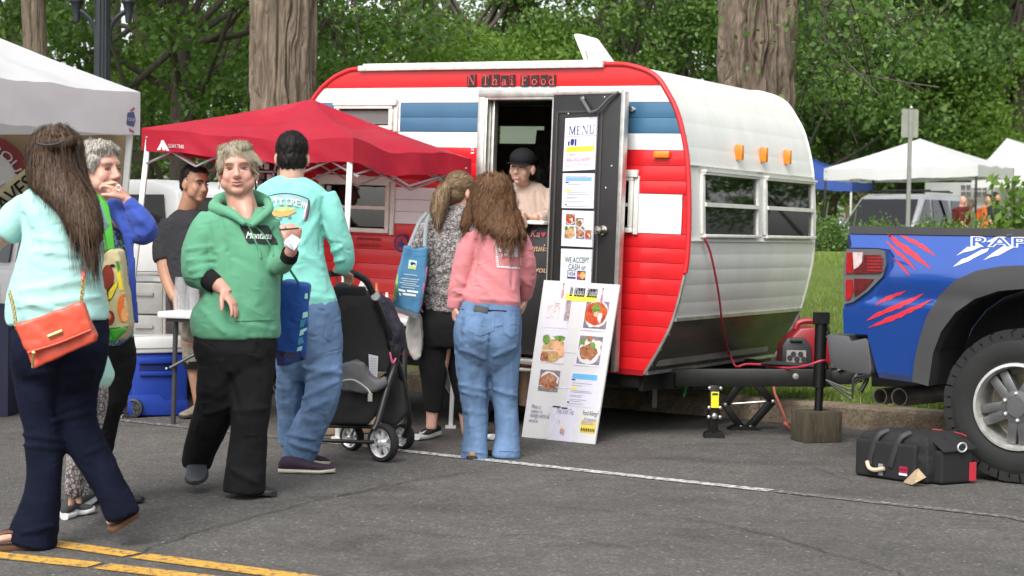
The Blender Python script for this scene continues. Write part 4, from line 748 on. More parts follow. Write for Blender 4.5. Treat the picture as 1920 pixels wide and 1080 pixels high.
q.quad(TT(-2.7, .05, -.005), TT(0, .05, -.005), TT(0, TWD - .05, -.005), TT(-2.7, TWD - .05, -.005))
q.prism([TT(.0, .02, -.03), TT(.0, .02, -.0), TT(-.5, .02, .0), TT(-.5, .02, -.09), TT(-.04, .02, -.09)], Dw*.03); q.bar(TT(-.03, .02, -.06), TT(-.03, TWD - .02, -.06), .03, .1, Du)
q.build('chassis', mBlkF, TR)
hub = MB(); mHub = M('dirty_wheel_steel', (.38, .37, .35), .5, .4, var=.3, vsc=12)
for v, sg in ((.26, -1), (1.42, 1)):
 for ww in (0,):
  c = TT(TS(846, 700)[0], v, 0)*V3(1, 1, 0) + V3(0, 0, .31); q = MB(); q.lathe(c, Dw*sg, [(.18, -.1), (.27, -.1), (.305, -.07), (.312, 0), (.305, .07), (.27, .095), (.19, .09), (.18, .06)], 32); ty = q.build('wheel', mRub, TR, smooth=True, sharp=40)
  q = MB(); q.lathe(c, Dw*sg, [(.185, .085), (.17, .09), (.16, .05), (.12, .03), (.1, .045), (.06, .05), (.055, .075), (0, .078)], 28); q.build('wheel_rim', mHub, ty, smooth=True, sharp=40)
  q = MB()
  for j in range(8): a = j*.785; q.ell(c + Dw*sg*.04 + (Df*math.cos(a) + Du*math.sin(a))*.137, Df*.015, Dw*.012, Du*.015, 8, 5)
  q.build('wheel_slots', mBlk, ty)
J1, J2 = G(1337, 820), G(1395, 805); JT = G(1530, 827) + V3(.01, 0, .19)
cpl = A(1606, 707, JT[1] - .02)
q = MB(); hz = .355; tn = TT(.75, TWD/2, 0)
b1 = TT(-.25, .3, -.06); b2 = TT(-.25, TWD - .3, -.06); e1 = A(1560, 708, JT[1] + .02)
q.bar(b1, e1, .06, .11); q.bar(b2, e1 + V3(0, .05, 0), .06, .11); q.bar(e1 - Df*.05, cpl, .075, .085); q.bar(TT(.12, .45, -.09), TT(.12, TWD - .5, -.09), .05, .07)
q.quad(e1 - Df*.45 + Dw*.16 + V3(0, 0, .065), e1 + Dw*.05 + V3(0, 0, .065), e1 - Dw*.03 + V3(0, 0, .065), e1 - Df*.45 - Dw*.16 + V3(0, 0, .065))
tg = q.build('drawbar', mBlkF, TR, bevel=.004); q = MB(); q.lathe(cpl - V3(0, 0, .03), (0, 0, 1), [(0, 0), (.035, 0), (.045, .03), (.03, .06), (0, .065)], 14); q.tube(catmull([cpl + V3(-.12, -.02, .04), cpl + V3(-.02, -.03, .07), cpl + V3(.06, -.02, .0), cpl + V3(.02, -.02, -.09)], 5), .014, 6); q.build('coupler', mBlkF, TR, smooth=True);
q = MB(); rng = np.random.default_rng(8)
for i in range(3): q.tube(catmull([e1 + V3(-.05, -.06, -.01), e1 + V3(.1, -.1, -.06 - .03*i), cpl + V3(-.03, -.07, -.02*i), cpl + V3(.1, -.03, .02)], 6), .006, 6)
q.build('safety_chains', M('dull_chain', (.10, .10, .10), .5, .6), TR, smooth=True)
q = MB(); p = A(1491, 705, JT[1] - .3); q.lathe(p, (0, -1, 0), [(0, 0), (.018, 0), (.018, .02), (0, .022)], 12); q.build('plug_holder', mAlu, TR)
q = MB(); jb = JT; top = A(1540, 596, JT[1]); q.tube([jb, jb + V3(.01, 0, .3)], .026, 12); q.tube([jb + (top - jb)*.25, top], .037, 14); q.box(top, (.045, 0, 0), (0, .045, 0), (0, 0, .035)); q.tube([top + V3(.03, -.03, -.03), top + V3(.04, -.05, -.09), top + V3(.02, -.06, -.11), top + V3(.12, -.07, -.115)], .009, 8); q.tube([top + V3(.02, -.06, -.115), top + V3(.11, -.07, -.118)], .016, 8); q.build('tongue_jack', mBlkF, TR, smooth=True, sharp=45)
bk = G(1530, 827); bz = MB(); r = unit(V3(.93, .36, 0)); bz.box(bk + V3(0, 0, .095), r*.125, unit(np.cross((0, 0, 1), r))*.10, (0, 0, .095)); wbk = bz.build('wooden_block', bark('weathered_block', (.045, .038, .022), (.10, .085, .055)), bevel=.008, org=bk); tag(wbk, 'weathered square wooden block under the tongue jack post', 'block')
def pin(q, p, s=.012): q.ell(p, (s, 0, 0), (0, s, 0), (0, 0, s), 8, 5)
st = thing('stabilizer_jack', 'black drop leg stand with a yellow sticker under the drawbar', 'jack', J1); tp = A(1340, 722, J1[1]); q = MB(); q.bar(J1 + V3(0, 0, .02), tp, .055, .055, (1, 0, 0)); q.build('leg', mBlkF, st, bevel=.006); q = MB(); q.bar(J1 + (tp - J1)*.38, tp, .068, .068, (1, 0, 0)); sl_ = q.build('sleeve', mBlkF, st, bevel=.006)
q = MB(); q.prism([J1 + V3(-.06, -.05, 0), J1 + V3(.07, -.05, 0), J1 + V3(.06, -.05, .035), J1 + V3(.03, -.05, .04), J1 + V3(.0, -.05, .025), J1 + V3(-.03, -.05, .04), J1 + V3(-.055, -.05, .03)], (0, .1, 0)); q.build('foot', mBlkF, st)
m = J1 + (tp - J1)*.73 + V3(0, -.037, 0); q = MB(); q.box(m, (.024, 0, 0), (0, .001, 0), (0, 0, .05)); yl = q.build('yellow_sticker', M('sticker_yellow', (.75, .72, .02), .4), sl_); flat('sticker_print', [[(-.018, .03), (.018, .03), (.018, .042), (-.018, .042)]], m + V3(0, -.002, 0), (1, 0, 0), (0, 0, 1), mDkP, yl)
q = MB(); [pin(q, J1 + (tp - J1)*t + V3(dx, -.04, 0)) for t in (.4, .58, .95) for dx in (-.035, .035)]; pin(q, J1 + (tp - J1)*.42 + V3(0, -.045, 0), .02); q.build('bolts', mAlu, st, smooth=True)
sj = thing('scissor_jack', 'black scissor jack standing under the drawbar beside the drop leg stand', 'jack', J2); Yj = J2[1]; L_, R_, T_, B_ = A(1359, 758, Yj), A(1448, 752, Yj), A(1403, 716, Yj), A(1397, 800, Yj)
for nm, a, b in (('arm', T_ + V3(-.04, 0, 0), L_), ('arm', T_ + V3(.04, 0, 0), R_), ('arm', L_, B_ + V3(-.03, 0, 0)), ('arm', R_, B_ + V3(.03, 0, 0))): q = MB(); q.bar(a, b, .05, .045, (0, 1, 0)); q.build(nm, mBlkF, sj, bevel=.005)
q = MB(); q.tube([L_, R_], .006, 6); q.build('screw_rod', mAlu, sj); q = MB(); q.prism([J2 + V3(-.11, -.06, 0), J2 + V3(.11, -.06, 0), J2 + V3(.07, -.06, .025), J2 + V3(-.07, -.06, .025)], (0, .12, 0)); q.build('base_plate', mBlkF, sj); q = MB(); [pin(q, p + V3(0, -.03, 0), .013) for p in (L_, R_, B_ + V3(-.03, 0, 0), B_ + V3(.03, 0, 0))]; q.build('pivots', mAlu, sj, smooth=True)
q = MB(); hz0 = TT(-.02, .5, -.1); q.bar(A(1228, 718, 11.1), A(1227, 764, 11.1), .012, .03, (1, 0, 0)); q.build('hanging_strap', M('grey_strap', (.14, .13, .15), .7), TR)
q = MB(); pp = TT(.05, .55, -.06); q.tube(catmull([pp, pp + V3(-.01, 0, -.05), pp + V3(-.03, -.01, -.12)], 4), .008, 6); q.build('green_wire', M('green_wire', (.04, .2, .08), .5), TR, smooth=True)
gp = at_ground(1500, 12.3); gp[2] = .30; mGR = M('red_plastic', (.26, .010, .018), .4, var=.1); mDk = M('dark_plastic', (.03, .03, .032), .5)
gn = thing('generator', 'red and black portable generator on the drawbar platform', 'generator', gp); gz0 = A(1500, 684, 11.5); x0 = A(1466, 684, 11.5); x1 = A(1562, 684, 11.5); w_ = x1[0] - x0[0]; hh = (A(1500, 606, 11.5)[2] - x0[2])*.9
q = MB(); pr = [(0, .0), (.02, .45), (.14, .68), (.35, .98), (.62, 1.02), (.9, .8), (1, .5), (.98, 0)]; q.prism([x0 + V3(a*w_, 0, b*hh) for a, b in pr], (0, .27, 0)); q.build('housing', mGR, gn, bevel=.02)
q = MB(); pr = [(-.02, .0), (-.02, .5), (.08, .72), (.42, .74), (.56, .5), (.58, 0)]; q.prism([x0 + V3(a*w_, -.03, b*hh) for a, b in pr], (0, .06, 0)); fp = q.build('front_cover', mDk, gn, bevel=.015)
q = MB(); q.box(x0 + V3(.26*w_, -.035, .24*hh), (.19*w_, 0, 0), (0, .006, 0), (0, 0, .16*hh)); q.build('outlet_panel', M('panel_grey', (.28, .26, .26), .5), fp); q = MB()
for a, b in ((.2, .3), (.34, .3), (.27, .17), (.4, .17), (.13, .2)): q.lathe(x0 + V3(a*w_, -.04, b*hh), (0, -1, 0), [(0, .008), (.018, .008), (.018, 0)], 12)
q.build('outlets', mDk, fp); q = MB(); q.tube(catmull([x0 + V3(.3*w_, .1, .93*hh), x0 + V3(.38*w_, .1, 1.12*hh), x0 + V3(.7*w_, .1, 1.14*hh), x0 + V3(.85*w_, .1, .85*hh)], 5), .022, 8); q.build('carry_handle', mGR, gn, smooth=True); q = MB(); q.box(x0 + V3(.25*w_, -.02, .66*hh), (.12*w_, 0, 0), (0, .03, 0), (0, 0, .03*hh)); q.build('grip_slot', mDkP, gn, bevel=.004)
q = MB(); q.box(gz0 + V3(.0, .12, -.03), (.24, 0, 0), (0, .2, 0), (0, 0, .018)); q.build('platform', mBlkF, TR)
w0_ = TF(1314, 446, .27); mCd = M('red_cord', (.42, .03, .055), .5)
c0 = TT(pfu(w0_[1]) + .03, w0_[0], w0_[1]); cpts = [c0] + [TT(pfu(max(.02, TF(px, py, uu)[1])) + .035, TF(px, py, uu)[0], TF(px, py, uu)[1]) for px, py, uu in ((1318, 470, .25), (1328, 510, .24), (1336, 560, .2), (1341, 600, .16), (1352, 640, .1), (1366, 668, .05))] + [A(1380, 687, 10.9), A(1398, 683, 10.85), A(1430, 684, 10.75), A(1475, 690, 10.6), A(1510, 686, 10.45), A(1545, 676, 10.42), A(1552, 690, 10.7)]
q = MB(); q.tube(catmull(cpts, 5), .0075, 8); tag(q.build('power_cord', mCd, smooth=True, org=c0), 'red power lead hanging from the front window to the generator', 'cord')
q = MB(); cp2 = [A(1452, 720, 11.2), A(1452, 735, 11.2), A(1460, 755, 11.2), A(1470, 780, 11.2), A(1473, 795, 11.2), A(1482, 803, 11.1)]; q.tube(catmull(cp2, 5), .009, 8); q.ell(cp2[-2], (.015, 0, 0), (0, .015, 0), (0, 0, .012), 8, 6); tag(q.build('power_cord', M('orange_cord', (.6, .16, .12), .5), smooth=True, org=cp2[-1]), 'loose orange lead end dangling below the drawbar', 'cord')
# ================================================================ stall tents
mTW = M('white_canopy', (.76, .755, .765), .6, var=.03, vsc=3, bump=.15, bsc=12, bdist=.02); mTR = M('red_canopy', (.46, .012, .035), .55, var=.07, vsc=3, bump=.2, bsc=14, bdist=.02); mTB = M('blue_canopy', (.05, .11, .42), .6, var=.1)
mPole = M('white_pole', (.66, .66, .65), .35, .1); mPoleG = M('grey_pole', (.30, .30, .31), .4, .6); mPoleD = M('dark_pole', (.03, .03, .032), .5, .3); mCap = M('black_plastic_cap', (.015, .015, .016), .5)
def translucent(m, f=.35):
 nt = m.node_tree; b = [n for n in nt.nodes if n.type == 'BSDF_PRINCIPLED'][0]; o = [n for n in nt.nodes if n.type == 'OUTPUT_MATERIAL'][0]; t = N(nt, 'BsdfTranslucent'); nt.links.new(b.inputs['Base Color'].links[0].from_socket, t.inputs[0]); mx = N(nt, 'MixShader'); mx.inputs[0].default_value = f; nt.links.new(b.outputs[0], mx.inputs[1]); nt.links.new(t.outputs[0], mx.inputs[2]); nt.links.new(mx.outputs[0], o.inputs[0])
translucent(mTW, .35); translucent(mTR, .3); translucent(mTB, .3)
def tent(name, label, corners, peak, val, mat, pole, group, foot, sag=.05, wr=.012, seed=0, legw=.03, truss=True, dens=26, slope=(0, 0)):
 C = [np.asarray(c, float) for c in corners]; peak = np.asarray(peak, float); t = thing(name, label, 'canopy tent', C[0]*V3(1, 1, 0), group); mid = sum(C)/4
 for i in range(4):
  a, b = C[i], C[(i+1) % 4]; n = dens; vv = []; rows = []
  for j in range(n + 1):
   s = j/n; row = []
   for kx in range(n + 1):
    x = kx/n; e = a + (b - a)*x; p = e*(1 - s) + peak*s
    p = p + V3(0, 0, -sag*math.sin(math.pi*s)*(1 + .8*math.sin(math.pi*x)) - .03*math.sin(math.pi*x)*(1 - s)); row.append(p)
   rows.append(row)
  P = np.array(rows).reshape(-1, 3); w = fbm(P*np.array([2.5, 2.5, 5]), 3, seed + i)*wr*1.6; edge_w = np.array([[min(1, 6*min(kx, n - kx)/n)*min(1, 5*(1 - j/n)) for kx in range(n + 1)] for j in range(n + 1)]).ravel()
  rad = np.array([[math.sin((kx/n)*9 + seed + i)*math.exp(-((j/n) - .2)**2/.05) for kx in range(n+1)] for j in range(n+1)]).ravel()*wr
  P[:, 2] += (w + rad)*edge_w
  f = [(j*(n+1)+k_, j*(n+1)+k_+1, (j+1)*(n+1)+k_+1, (j+1)*(n+1)+k_) for j in range(n) for k_ in range(n)]; build('roof_panel', P, f, mat, t, smooth=True)
  out = unit(np.cross(b - a, (0, 0, 1))); out = out if np.dot(out, (a + b)/2 - mid) > 0 else -out; m = 8; top = P.reshape(n+1, n+1, 3)[0]; vv = []
  for j in range(m + 1):
   s = j/m
   for k_ in range(n + 1):
    wv = .010*math.sin(k_/n*15 + seed*2 + i) + .008*math.sin(k_/n*37 + j*.6) ; vv.append(top[k_] + out*(.001 + wv*s*min(1, 5*min(k_, n-k_)/n)) + V3(0, 0, -val*s*(1 - .06*math.sin(math.pi*k_/n))))
  build('valance', np.array(vv), [(j*(n+1)+k_, j*(n+1)+k_+1, (j+1)*(n+1)+k_+1, (j+1)*(n+1)+k_) for j in range(m) for k_ in range(n)], mat, t, smooth=True)
  ins = a + unit(mid*V3(1, 1, 0) - a*V3(1, 1, 0))*.05; ft = V3(ins[0] + (slope[i] if len(slope) == 4 else slope[0]), ins[1], foot); tp = ins - V3(0, 0, .04); q = MB(); md = ft + (tp - ft)*.5; q.bar(ft, md, legw*.8, legw*.8, (0, 1, .01)); q.bar(md - (tp - ft)*.02, tp, legw, legw, (0, 1, .01)); lg = q.build('leg', pole, t, bevel=.003)
  q = MB(); q.box(ft + V3(0, 0, .008), (legw, 0, 0), (0, legw, 0), (0, 0, .008)); q.build('foot_plate', pole, lg); q = MB(); q.box(tp - V3(0, 0, .01) + unit(mid - a)*.03, (legw*.6, 0, 0), (0, legw*.6, 0), (0, 0, .04)); q.build('corner_bracket', mCap, lg);
  if truss:
   q = MB(); a2 = a - V3(0, 0, .06); b2 = b - V3(0, 0, .06); iv = -out*.05; H_ = .17; m2 = 4 if np.linalg.norm(b - a) > 1.5 else 2
   for k_ in range(m2):
    p, r = a2 + (b2 - a2)*k_/m2 + iv, a2 + (b2 - a2)*(k_+1)/m2 + iv; q.bar(p, r - V3(0, 0, H_), .01, .017, out); q.bar(p - V3(0, 0, H_), r, .01, .017, out)
   q.build('truss', M('truss_grey', (.42, .42, .43), .4, .3) if pole is not mPoleD else mPoleD, t)
 q = MB()
 for c in C: q.bar(c + (peak - c)*.03 - V3(0, 0, .03), peak - V3(0, 0, .05), .02, .02)
 q.build('ridge_poles', pole, t); return t
e1, e2 = V3(-.385, -.923, 0), V3(-.923, .385, 0)
c1 = A(263, 173, 12.0); zt = c1[2]; C4 = [c1, c1 + e1*3, c1 + e1*3 + e2*3, c1 + e2*3]; pk = sum(C4)/4 + V3(0, 0, .78)
wt = tent('stall_tent', 'white peaked stall tent at the far left with a beige banner hung inside', C4, pk, .30, mTW, mPole, None, 0., sag=.03, seed=3, legw=.04, dens=34, slope=(-.16, 0, 0, 0))
val = [c for c in wt.children if c.name.startswith('valance')][0]; vb_ = bvh(val); cu = unit(C4[0] - C4[1]); lc = A(244, 224, 11.9)
flat('logo_patch', [[(-.055, -.04), (.03, -.05), (.055, .0), (.03, .055), (-.045, .045)]], lc, cu, (0, 0, 1), M('logo_navy', (.06, .07, .18), .6), wt, vb_, .004, 2); letter('logo_lettering', 'E-Z UP', lc, cu, (0, 0, 1), M('logo_white', (.66, .62, .66), .6), wt, .085, tree=vb_, off=.007)
flat('logo_swirl', [[(-.02, .06), (.03, .09), (.045, .075), (.0, .05)], [(-.03, -.06), (.03, -.075), (.04, -.095), (-.02, -.085)]], lc, cu, (0, 0, 1), M('logo_red', (.35, .10, .16), .6), wt, vb_, .004, 2)
R_ = A(663, 258, 10.2); ex, ey = V3(-.814, .581, 0), RN
cr = [R_, A(266, 240, 11.28), None, A(884, 298, 10.95)]; cr[2] = cr[1] + (cr[3] - cr[0]) + V3(.0, .05, .02)
pkr = A(585, 186, 11.2)
rt = tent('stall_tent', 'small red pop-up canopy pitched beside the trailer', cr, pkr, .145, mTR, mPole, None, 0., sag=.012, wr=.02, seed=8, legw=.034, slope=(-.06, -.19, -.06, -.06), dens=30)
v0 = [c for c in rt.children if c.name.startswith('valance')][0]; vb_ = bvh(v0); mLW = M('logo_white', (.66, .62, .66), .6); lu = unit(cr[0] - cr[1]); p0 = A(292, 272, 11.1)
flat('peak_logo', [[(-.062, -.032), (-.02, .035), (0, .035), (.05, -.032), (.022, -.032), (.004, -.008), (.012, -.03), (-.012, -.03), (-.022, -.006), (-.03, -.03)]], p0, lu, (0, 0, 1), mLW, rt, vb_, .004, 1); letter('tent_lettering', 'OZARK TRAIL', A(322, 273.5, 11.05), lu, (0, 0, 1), mLW, rt, .165, .024, vb_, .004)
mBei = M('beige_cloth', (.36, .27, .15), .8, var=.1, vsc=3, bump=.2, bsc=8, bdist=.02); Yb = 12.3; q = MB(); P = []
for i in range(41):
 for j in range(9): px = -260 + 497*i/40; py = 252 + 150*j/8; P.append(A(px, py, Yb + .012*math.sin(i*1.3) + .01*math.sin(i*.5 + j)))
bd = build('backdrop_cloth', np.array(P), [(i*9+j, i*9+j+1, (i+1)*9+j+1, (i+1)*9+j) for i in range(40) for j in range(8)], mBei, None, smooth=True, org=A(60, 400, Yb)); tag(bd, 'beige cloth hung across the back of the white stall tent', 'cloth')
Yn = 12.2; s_ = Yn/F; bc = A(-28, 345, Yn); X_, Z_ = V3(1, 0, 0), unit(V3(.0155, 0, 1)); disc = lambda r, ry, n=48: [(r*s_*math.cos(t), ry*s_*math.sin(t)) for t in np.linspace(0, 6.2832, n, endpoint=False)]
bn = thing('bakery_banner', 'round maroon and white bakery banner with a slanted strip reading loaves', 'banner', bc); q = MB(); q.prism([bc + X_*a + Z_*b for a, b in disc(84, 92)], (0, .02, 0)); q.build('maroon_disc', M('banner_maroon', (.20, .018, .02), .6), bn)
q = MB(); q.prism([bc + V3(0, -.006, 0) + X_*a + Z_*b for a, b in disc(60, 62)], (0, .004, 0)); q.build('white_disc', M('banner_white', (.55, .53, .52), .6), bn); letter('banner_lettering', 'HOUSE', bc + V3(0, -.012, 0) + Z_*66*s_, X_, Z_, M('banner_white', (0, 0, 0)), bn, 104*s_, 16*s_, bend=68*s_, off=.004, ph=.89)
pa, pb = A(-60, 432, Yn - .1), A(64, 332, Yn - .1); su = unit(pb - pa); sw = unit(np.cross(V3(0, -1, 0), su)); sw = sw if sw[2] > 0 else -sw; q = MB(); q.box((pa + pb)/2, su*.29, V3(0, .006, 0), sw*.085); q.build('name_strip', M('banner_cream', (.46, .40, .24), .6), bn); letter('strip_lettering', 'LOAVES', A(10, 377, Yn - .12), su, sw, mDkP, bn, .46, .115, off=.004, bold=.006)
q = MB()
for k_ in range(5): b_ = bc + V3(0, -.014, 0) + X_*s_*(8 + k_*7) + Z_*s_*(4 - k_*3); q.bar(b_, b_ + X_*s_*9 + Z_*s_*(7 if k_ % 2 else -6), .004, .008, (0, 1, 0))
q.bar(bc + V3(0, -.014, 0), bc + V3(0, -.014, 0) + X_*s_*52 - Z_*s_*14, .004, .006, (0, 1, 0)); q.build('wheat_drawing', M('banner_pencil', (.3, .28, .28), .7), bn)
def fartent(label, px_l, px_r, px_far, y_l, y_r, y_far, pkp, Y, mat, val, pole, Y2=3., name='stall_tent'):
 a, b = A(px_l, y_l, Y), A(px_r, y_r, Y); c = A(px_far, y_far, Y + Y2); d = a + (c - b); p = A(*pkp, Y + Y2*.5); z = float(lawn_z(np.array([a[0]]), np.array([Y]))[0]); return tent(name, label, [b, a, d, c], p, val, mat, pole, 'stall tents across the lawn', z, sag=.02, wr=.02, legw=.045, dens=14, truss=True)
fartent('white peaked tent on dark poles above the silver wagon', 1545, 1834, 1902, 316, 308, 315, (1725, 260), 38, mTW, .26, mPoleD, 3.2)
fartent('second white peaked tent half cut by the right edge', 1822, 2060, 2120, 330, 326, 322, (1888, 259), 43, mTW, .3, mPoleG, 3)
fartent('blue canopy between the trailer and the white peaked tent', 1440, 1598, 1640, 322, 334, 334, (1500, 290), 42, mTB, .32, mPole, 3)
q = MB(); a, b = A(1735, 342, 45), A(1990, 342, 45); zb = .5; q.prism([a, b, V3(b[0], b[1], zb), V3(a[0], a[1], zb)], (0, .03, 0)); tw_ = q.build('tent_side_wall', mTW, org=V3(a[0], a[1], zb)); tag(tw_, 'white fabric side wall behind the peaked tents', 'tent wall')
mPh = M('dark_photo_print', (.12, .11, .12), .5, var=.6, vsc=6)
for i in range(10):
 px = 1806 + (i % 5)*10; y = 352 + (i//5)*13; p = A(px, y, 44.8); q = MB(); q.box(p, (.055, 0, 0), (0, .01, 0), (0, 0, .07)); tag(q.build('photo_print', mPh, org=p), '%s dark photo print in the %s row on the white tent wall' % (['first', 'second', 'third', 'fourth', 'rightmost'][i % 5], ['upper', 'lower'][i//5]), 'photo', 'photo prints on the tent wall')
fartent('far red canopy with a white wall glimpsed left of the red tent pole', 205, 252, 275, 305, 303, 303, (240, 285), 40, mTR, .22, mPoleG, 3); q = MB(); a, b = A(225, 310, 41), A(262, 310, 41); q.prism([a, b, V3(b[0], b[1], .6), V3(a[0], a[1], .6)], (0, .03, 0)); tag(q.build('tent_side_wall', mTW, org=V3(a[0], a[1], .6)), 'pale side wall under the far red canopy', 'tent wall')
q = MB(); a, b = A(1640, 322, 70), A(1760, 322, 70); q.prism([a, b, V3(b[0], b[1], .5), V3(a[0], a[1], .5)], (0, 6, 0)); bb = thing('brick_building', 'low brown brick building far behind the white tents', 'building', a*V3(1, 1, 0) + V3(0, 0, .5)); q.build('wall', M('brown_brick', (.16, .075, .05), .8, var=.3, vsc=2), bb); q = MB(); q.bar(a, b, .4, .3); q.build('roof', M('dark_roof', (.05, .05, .05), .8), bb)
# ================================================================ street lamp and sign post
lp = at_ground(188, 17.5); tl = thing('street_lamp', 'dark fluted lamp post with two curved arms behind the white tent', 'street lamp', lp); mLp = M('blue_black_iron', (.018, .023, .028), .5, .2, var=.2, bump=.1); q = MB(); v = []; n = 48; hts = [(0, .16), (.5, .16), (.55, .10), (1.0, .095), (3.55, .078), (3.6, .085), (4.4, .075)]
for z, r in hts:
 for k_ in range(n): a = 6.2832*k_/n; rr = r*(1 - .1*(k_ % 4 == 0)*(z > .5)); v.append(lp + V3(math.cos(a)*rr, math.sin(a)*rr, z))
q.add(v, [(j*n+k_, j*n+(k_+1) % n, (j+1)*n+(k_+1) % n, (j+1)*n+k_) for j in range(len(hts)-1) for k_ in range(n)]); q.build('post', mLp, tl)
for s in (-1, 1):
 q = MB(); z0 = A(188, 55, 17.5)[2]; c = V3(lp[0], lp[1], 0); P = catmull([c + V3(s*.06, 0, z0 - .06), c + V3(s*.11, 0, z0 + .08), c + V3(s*.2, 0, z0 + .17), c + V3(s*.27, 0, z0 + .2)], 5); q.tube(P, .022, 8); q.tube(P - V3(0, 0, .05)*np.linspace(1, .3, len(P))[:, None], .012, 6); q.build('arm', mLp, tl, smooth=True)
 q = MB(); q.lathe(c + V3(s*.265, 0, z0 + .06), (0, 0, 1), [(0, 0), (.03, .01), (.04, .1), (.05, .18), (.075, .22), (.07, .26), (.055, .3), (.09, .36), (.10, .5), (.08, .75), (.0, .9)], 18); q.build('lamp_holder', mLp, tl, smooth=True)
sp = at_ground(1699, 24); ts = thing('sign_post', 'grey back of a small road sign on a steel post', 'sign', sp); top = A(1708, 203, 24); q = MB(); q.bar(sp, top, .055, .035, (0, 1, 0)); q.build('post', M('galvanised_post', (.26, .27, .25), .5, .5), ts); q = MB(); c = A(1707, 231, 23.98); up = unit(top - sp); rx = unit(V3(1, .25, 0)); pl = []
for a, b, s0 in ((1, 1, 0), (-1, 1, 1), (-1, -1, 2), (1, -1, 3)):
 for k_ in range(5): t = (s0*90 + k_*22.5)*math.pi/180; pl.append(c + rx*(a*.105 + .025*math.cos(t)) + up*(b*.175 + .025*math.sin(t)) + V3(0, .03, 0))
q.prism(pl, (0, .004, 0)); q.build('sign_plate', M('bare_sign_metal', (.34, .34, .29), .5, .4, var=.1), ts); q = MB(); q.ell(top + V3(0, -.02, .01), (.02, 0, 0), (0, .02, 0), (0, 0, .02)); q.build('bolt', mBrt, ts)
# ================================================================ silver wagon across the lawn
def car(label, org, hx, L, Wd, Hh, body, name='parked_car', glassm=None, group=None, rack=True):
 hx = unit(hx); sy = np.cross((0, 0, 1), hx); t = thing(name, label, 'car', org, group); o = np.asarray(org, float); P = lambda a, s, z: o + hx*a*L + sy*s*Wd + V3(0, 0, z*Hh); gl = glassm or mGlD
 low = [(-.5, .16), (-.5, .45), (-.49, .55), (-.3, .57), (.2, .57), (.24, .555), (.44, .5), (.49, .42), (.5, .18), (.42, .15), (-.44, .15)]; q = MB(); q.prism([P(a, -.5, z) for a, z in low], sy*Wd); q.build('body', body, t, bevel=.04)
 up = [(-.475, .56), (-.43, .95), (-.36, 1.0), (-.02, 1.0), (.05, .95), (.21, .56)]; c0 = [P(a, -.47 if z < .7 else -.40, z) for a, z in up]; c1 = [P(a, .47 if z < .7 else .40, z) for a, z in up]; q = MB(); n = len(up); q.add(c0 + c1, [tuple(range(n)), tuple(range(2*n-1, n-1, -1))] + [(i, i+n, (i+1) % n+n, (i+1) % n) for i in range(n)]); q.build('cabin', body, t, bevel=.03)
 for s in (-1, 1):
  for a0, a1, a2, a3 in ((-.44, -.24, -.25, -.40), (-.22, -.02, -.03, -.215), (.0, .165, .035, -.005)):
   pa, pb, pc, pd = P(a0, .463*s, .6), P(a1, .463*s, .6), P(a2, .405*s, .93), P(a3, .405*s, .93); q = MB(); q.prism([p + sy*s*.012 for p in (pa, pb, pc, pd)], sy*s*.012); q.build('side_window', gl, t)
 for nm, (a0, z0), (a1, z1), sg in (('windscreen', (.195, .6), (.065, .93), 1), ('rear_window', (-.472, .6), (-.437, .92), -1)):
  q = MB(); q.prism([P(a0, -.42, z0) + hx*sg*.03, P(a0, .42, z0) + hx*sg*.03, P(a1, .36, z1) + hx*sg*.03, P(a1, -.36, z1) + hx*sg*.03], hx*sg*.01); q.build(nm, gl, t)
 for a in (-.31, .32):
  for s in (-1, 1): c = P(a, .44*s, 0) + V3(0, 0, .33); q = MB(); q.lathe(c, sy*s, [(.2, -.1), (.31, -.1), (.33, -.05), (.33, .07), (.3, .1), (.21, .1)], 24); wl_ = q.build('wheel', mRub, t, smooth=True, sharp=40); q = MB(); q.lathe(c, sy*s, [(.21, .09), (.12, .06), (0, .08)], 20); q.build('rim', mAlu, wl_, smooth=True)
 for s in (-1, 1): q = MB(); q.box(P(.485, .36*s, .42), hx*.03, sy*.16, V3(0, 0, .06)); q.build('headlight', mBrt, t, bevel=.01); q = MB(); q.box(P(-.497, .42*s, .5), hx*.02, sy*.08, V3(0, 0, .12)); q.build('tail_light', mGR, t, bevel=.01)
 for s in (-1, 1): q = MB(); q.ell(P(.15, .56*s, .62), hx*.06, sy*.1, V3(0, 0, .07)); q.build('wing_mirror', body, t, smooth=True)
 if rack:
  q = MB()
  for s in (-1, 1): q.bar(P(-.35, .32*s, 1.035), P(-.02, .32*s, 1.035), .03, .03)
  for a in (-.3, -.08): q.bar(P(a, -.34, 1.05), P(a, .34, 1.05), .04, .03)
  q.build('roof_rack', mCap, t)
 return t
mSil = M('silver_paint', (.36, .37, .38), .3, .4, var=.04, coat=.5); mWC = M('white_car_paint', (.66, .66, .66), .3, var=.03, coat=.5)
o = V3(A(1640, 400, 37)[0], 37, .5); car('silver wagon with a roof rack facing left across the lawn', o + V3(.6, .6, 0), (-.62, -.78, 0), 4.5, 1.85, 1.78, mSil, glassm=mGlD)
o = V3(A(1700, 400, 52)[0], 52, .5); car('white car parked far behind the silver wagon', o, (-1, -.15, 0), 4.3, 1.8, 1.75, mWC)
o = V3(-3.5, 14.1, 0); car('white car parked behind the stall tents at left', o, -RE, 4.1, 1.7, 1.62, mWC, rack=False)
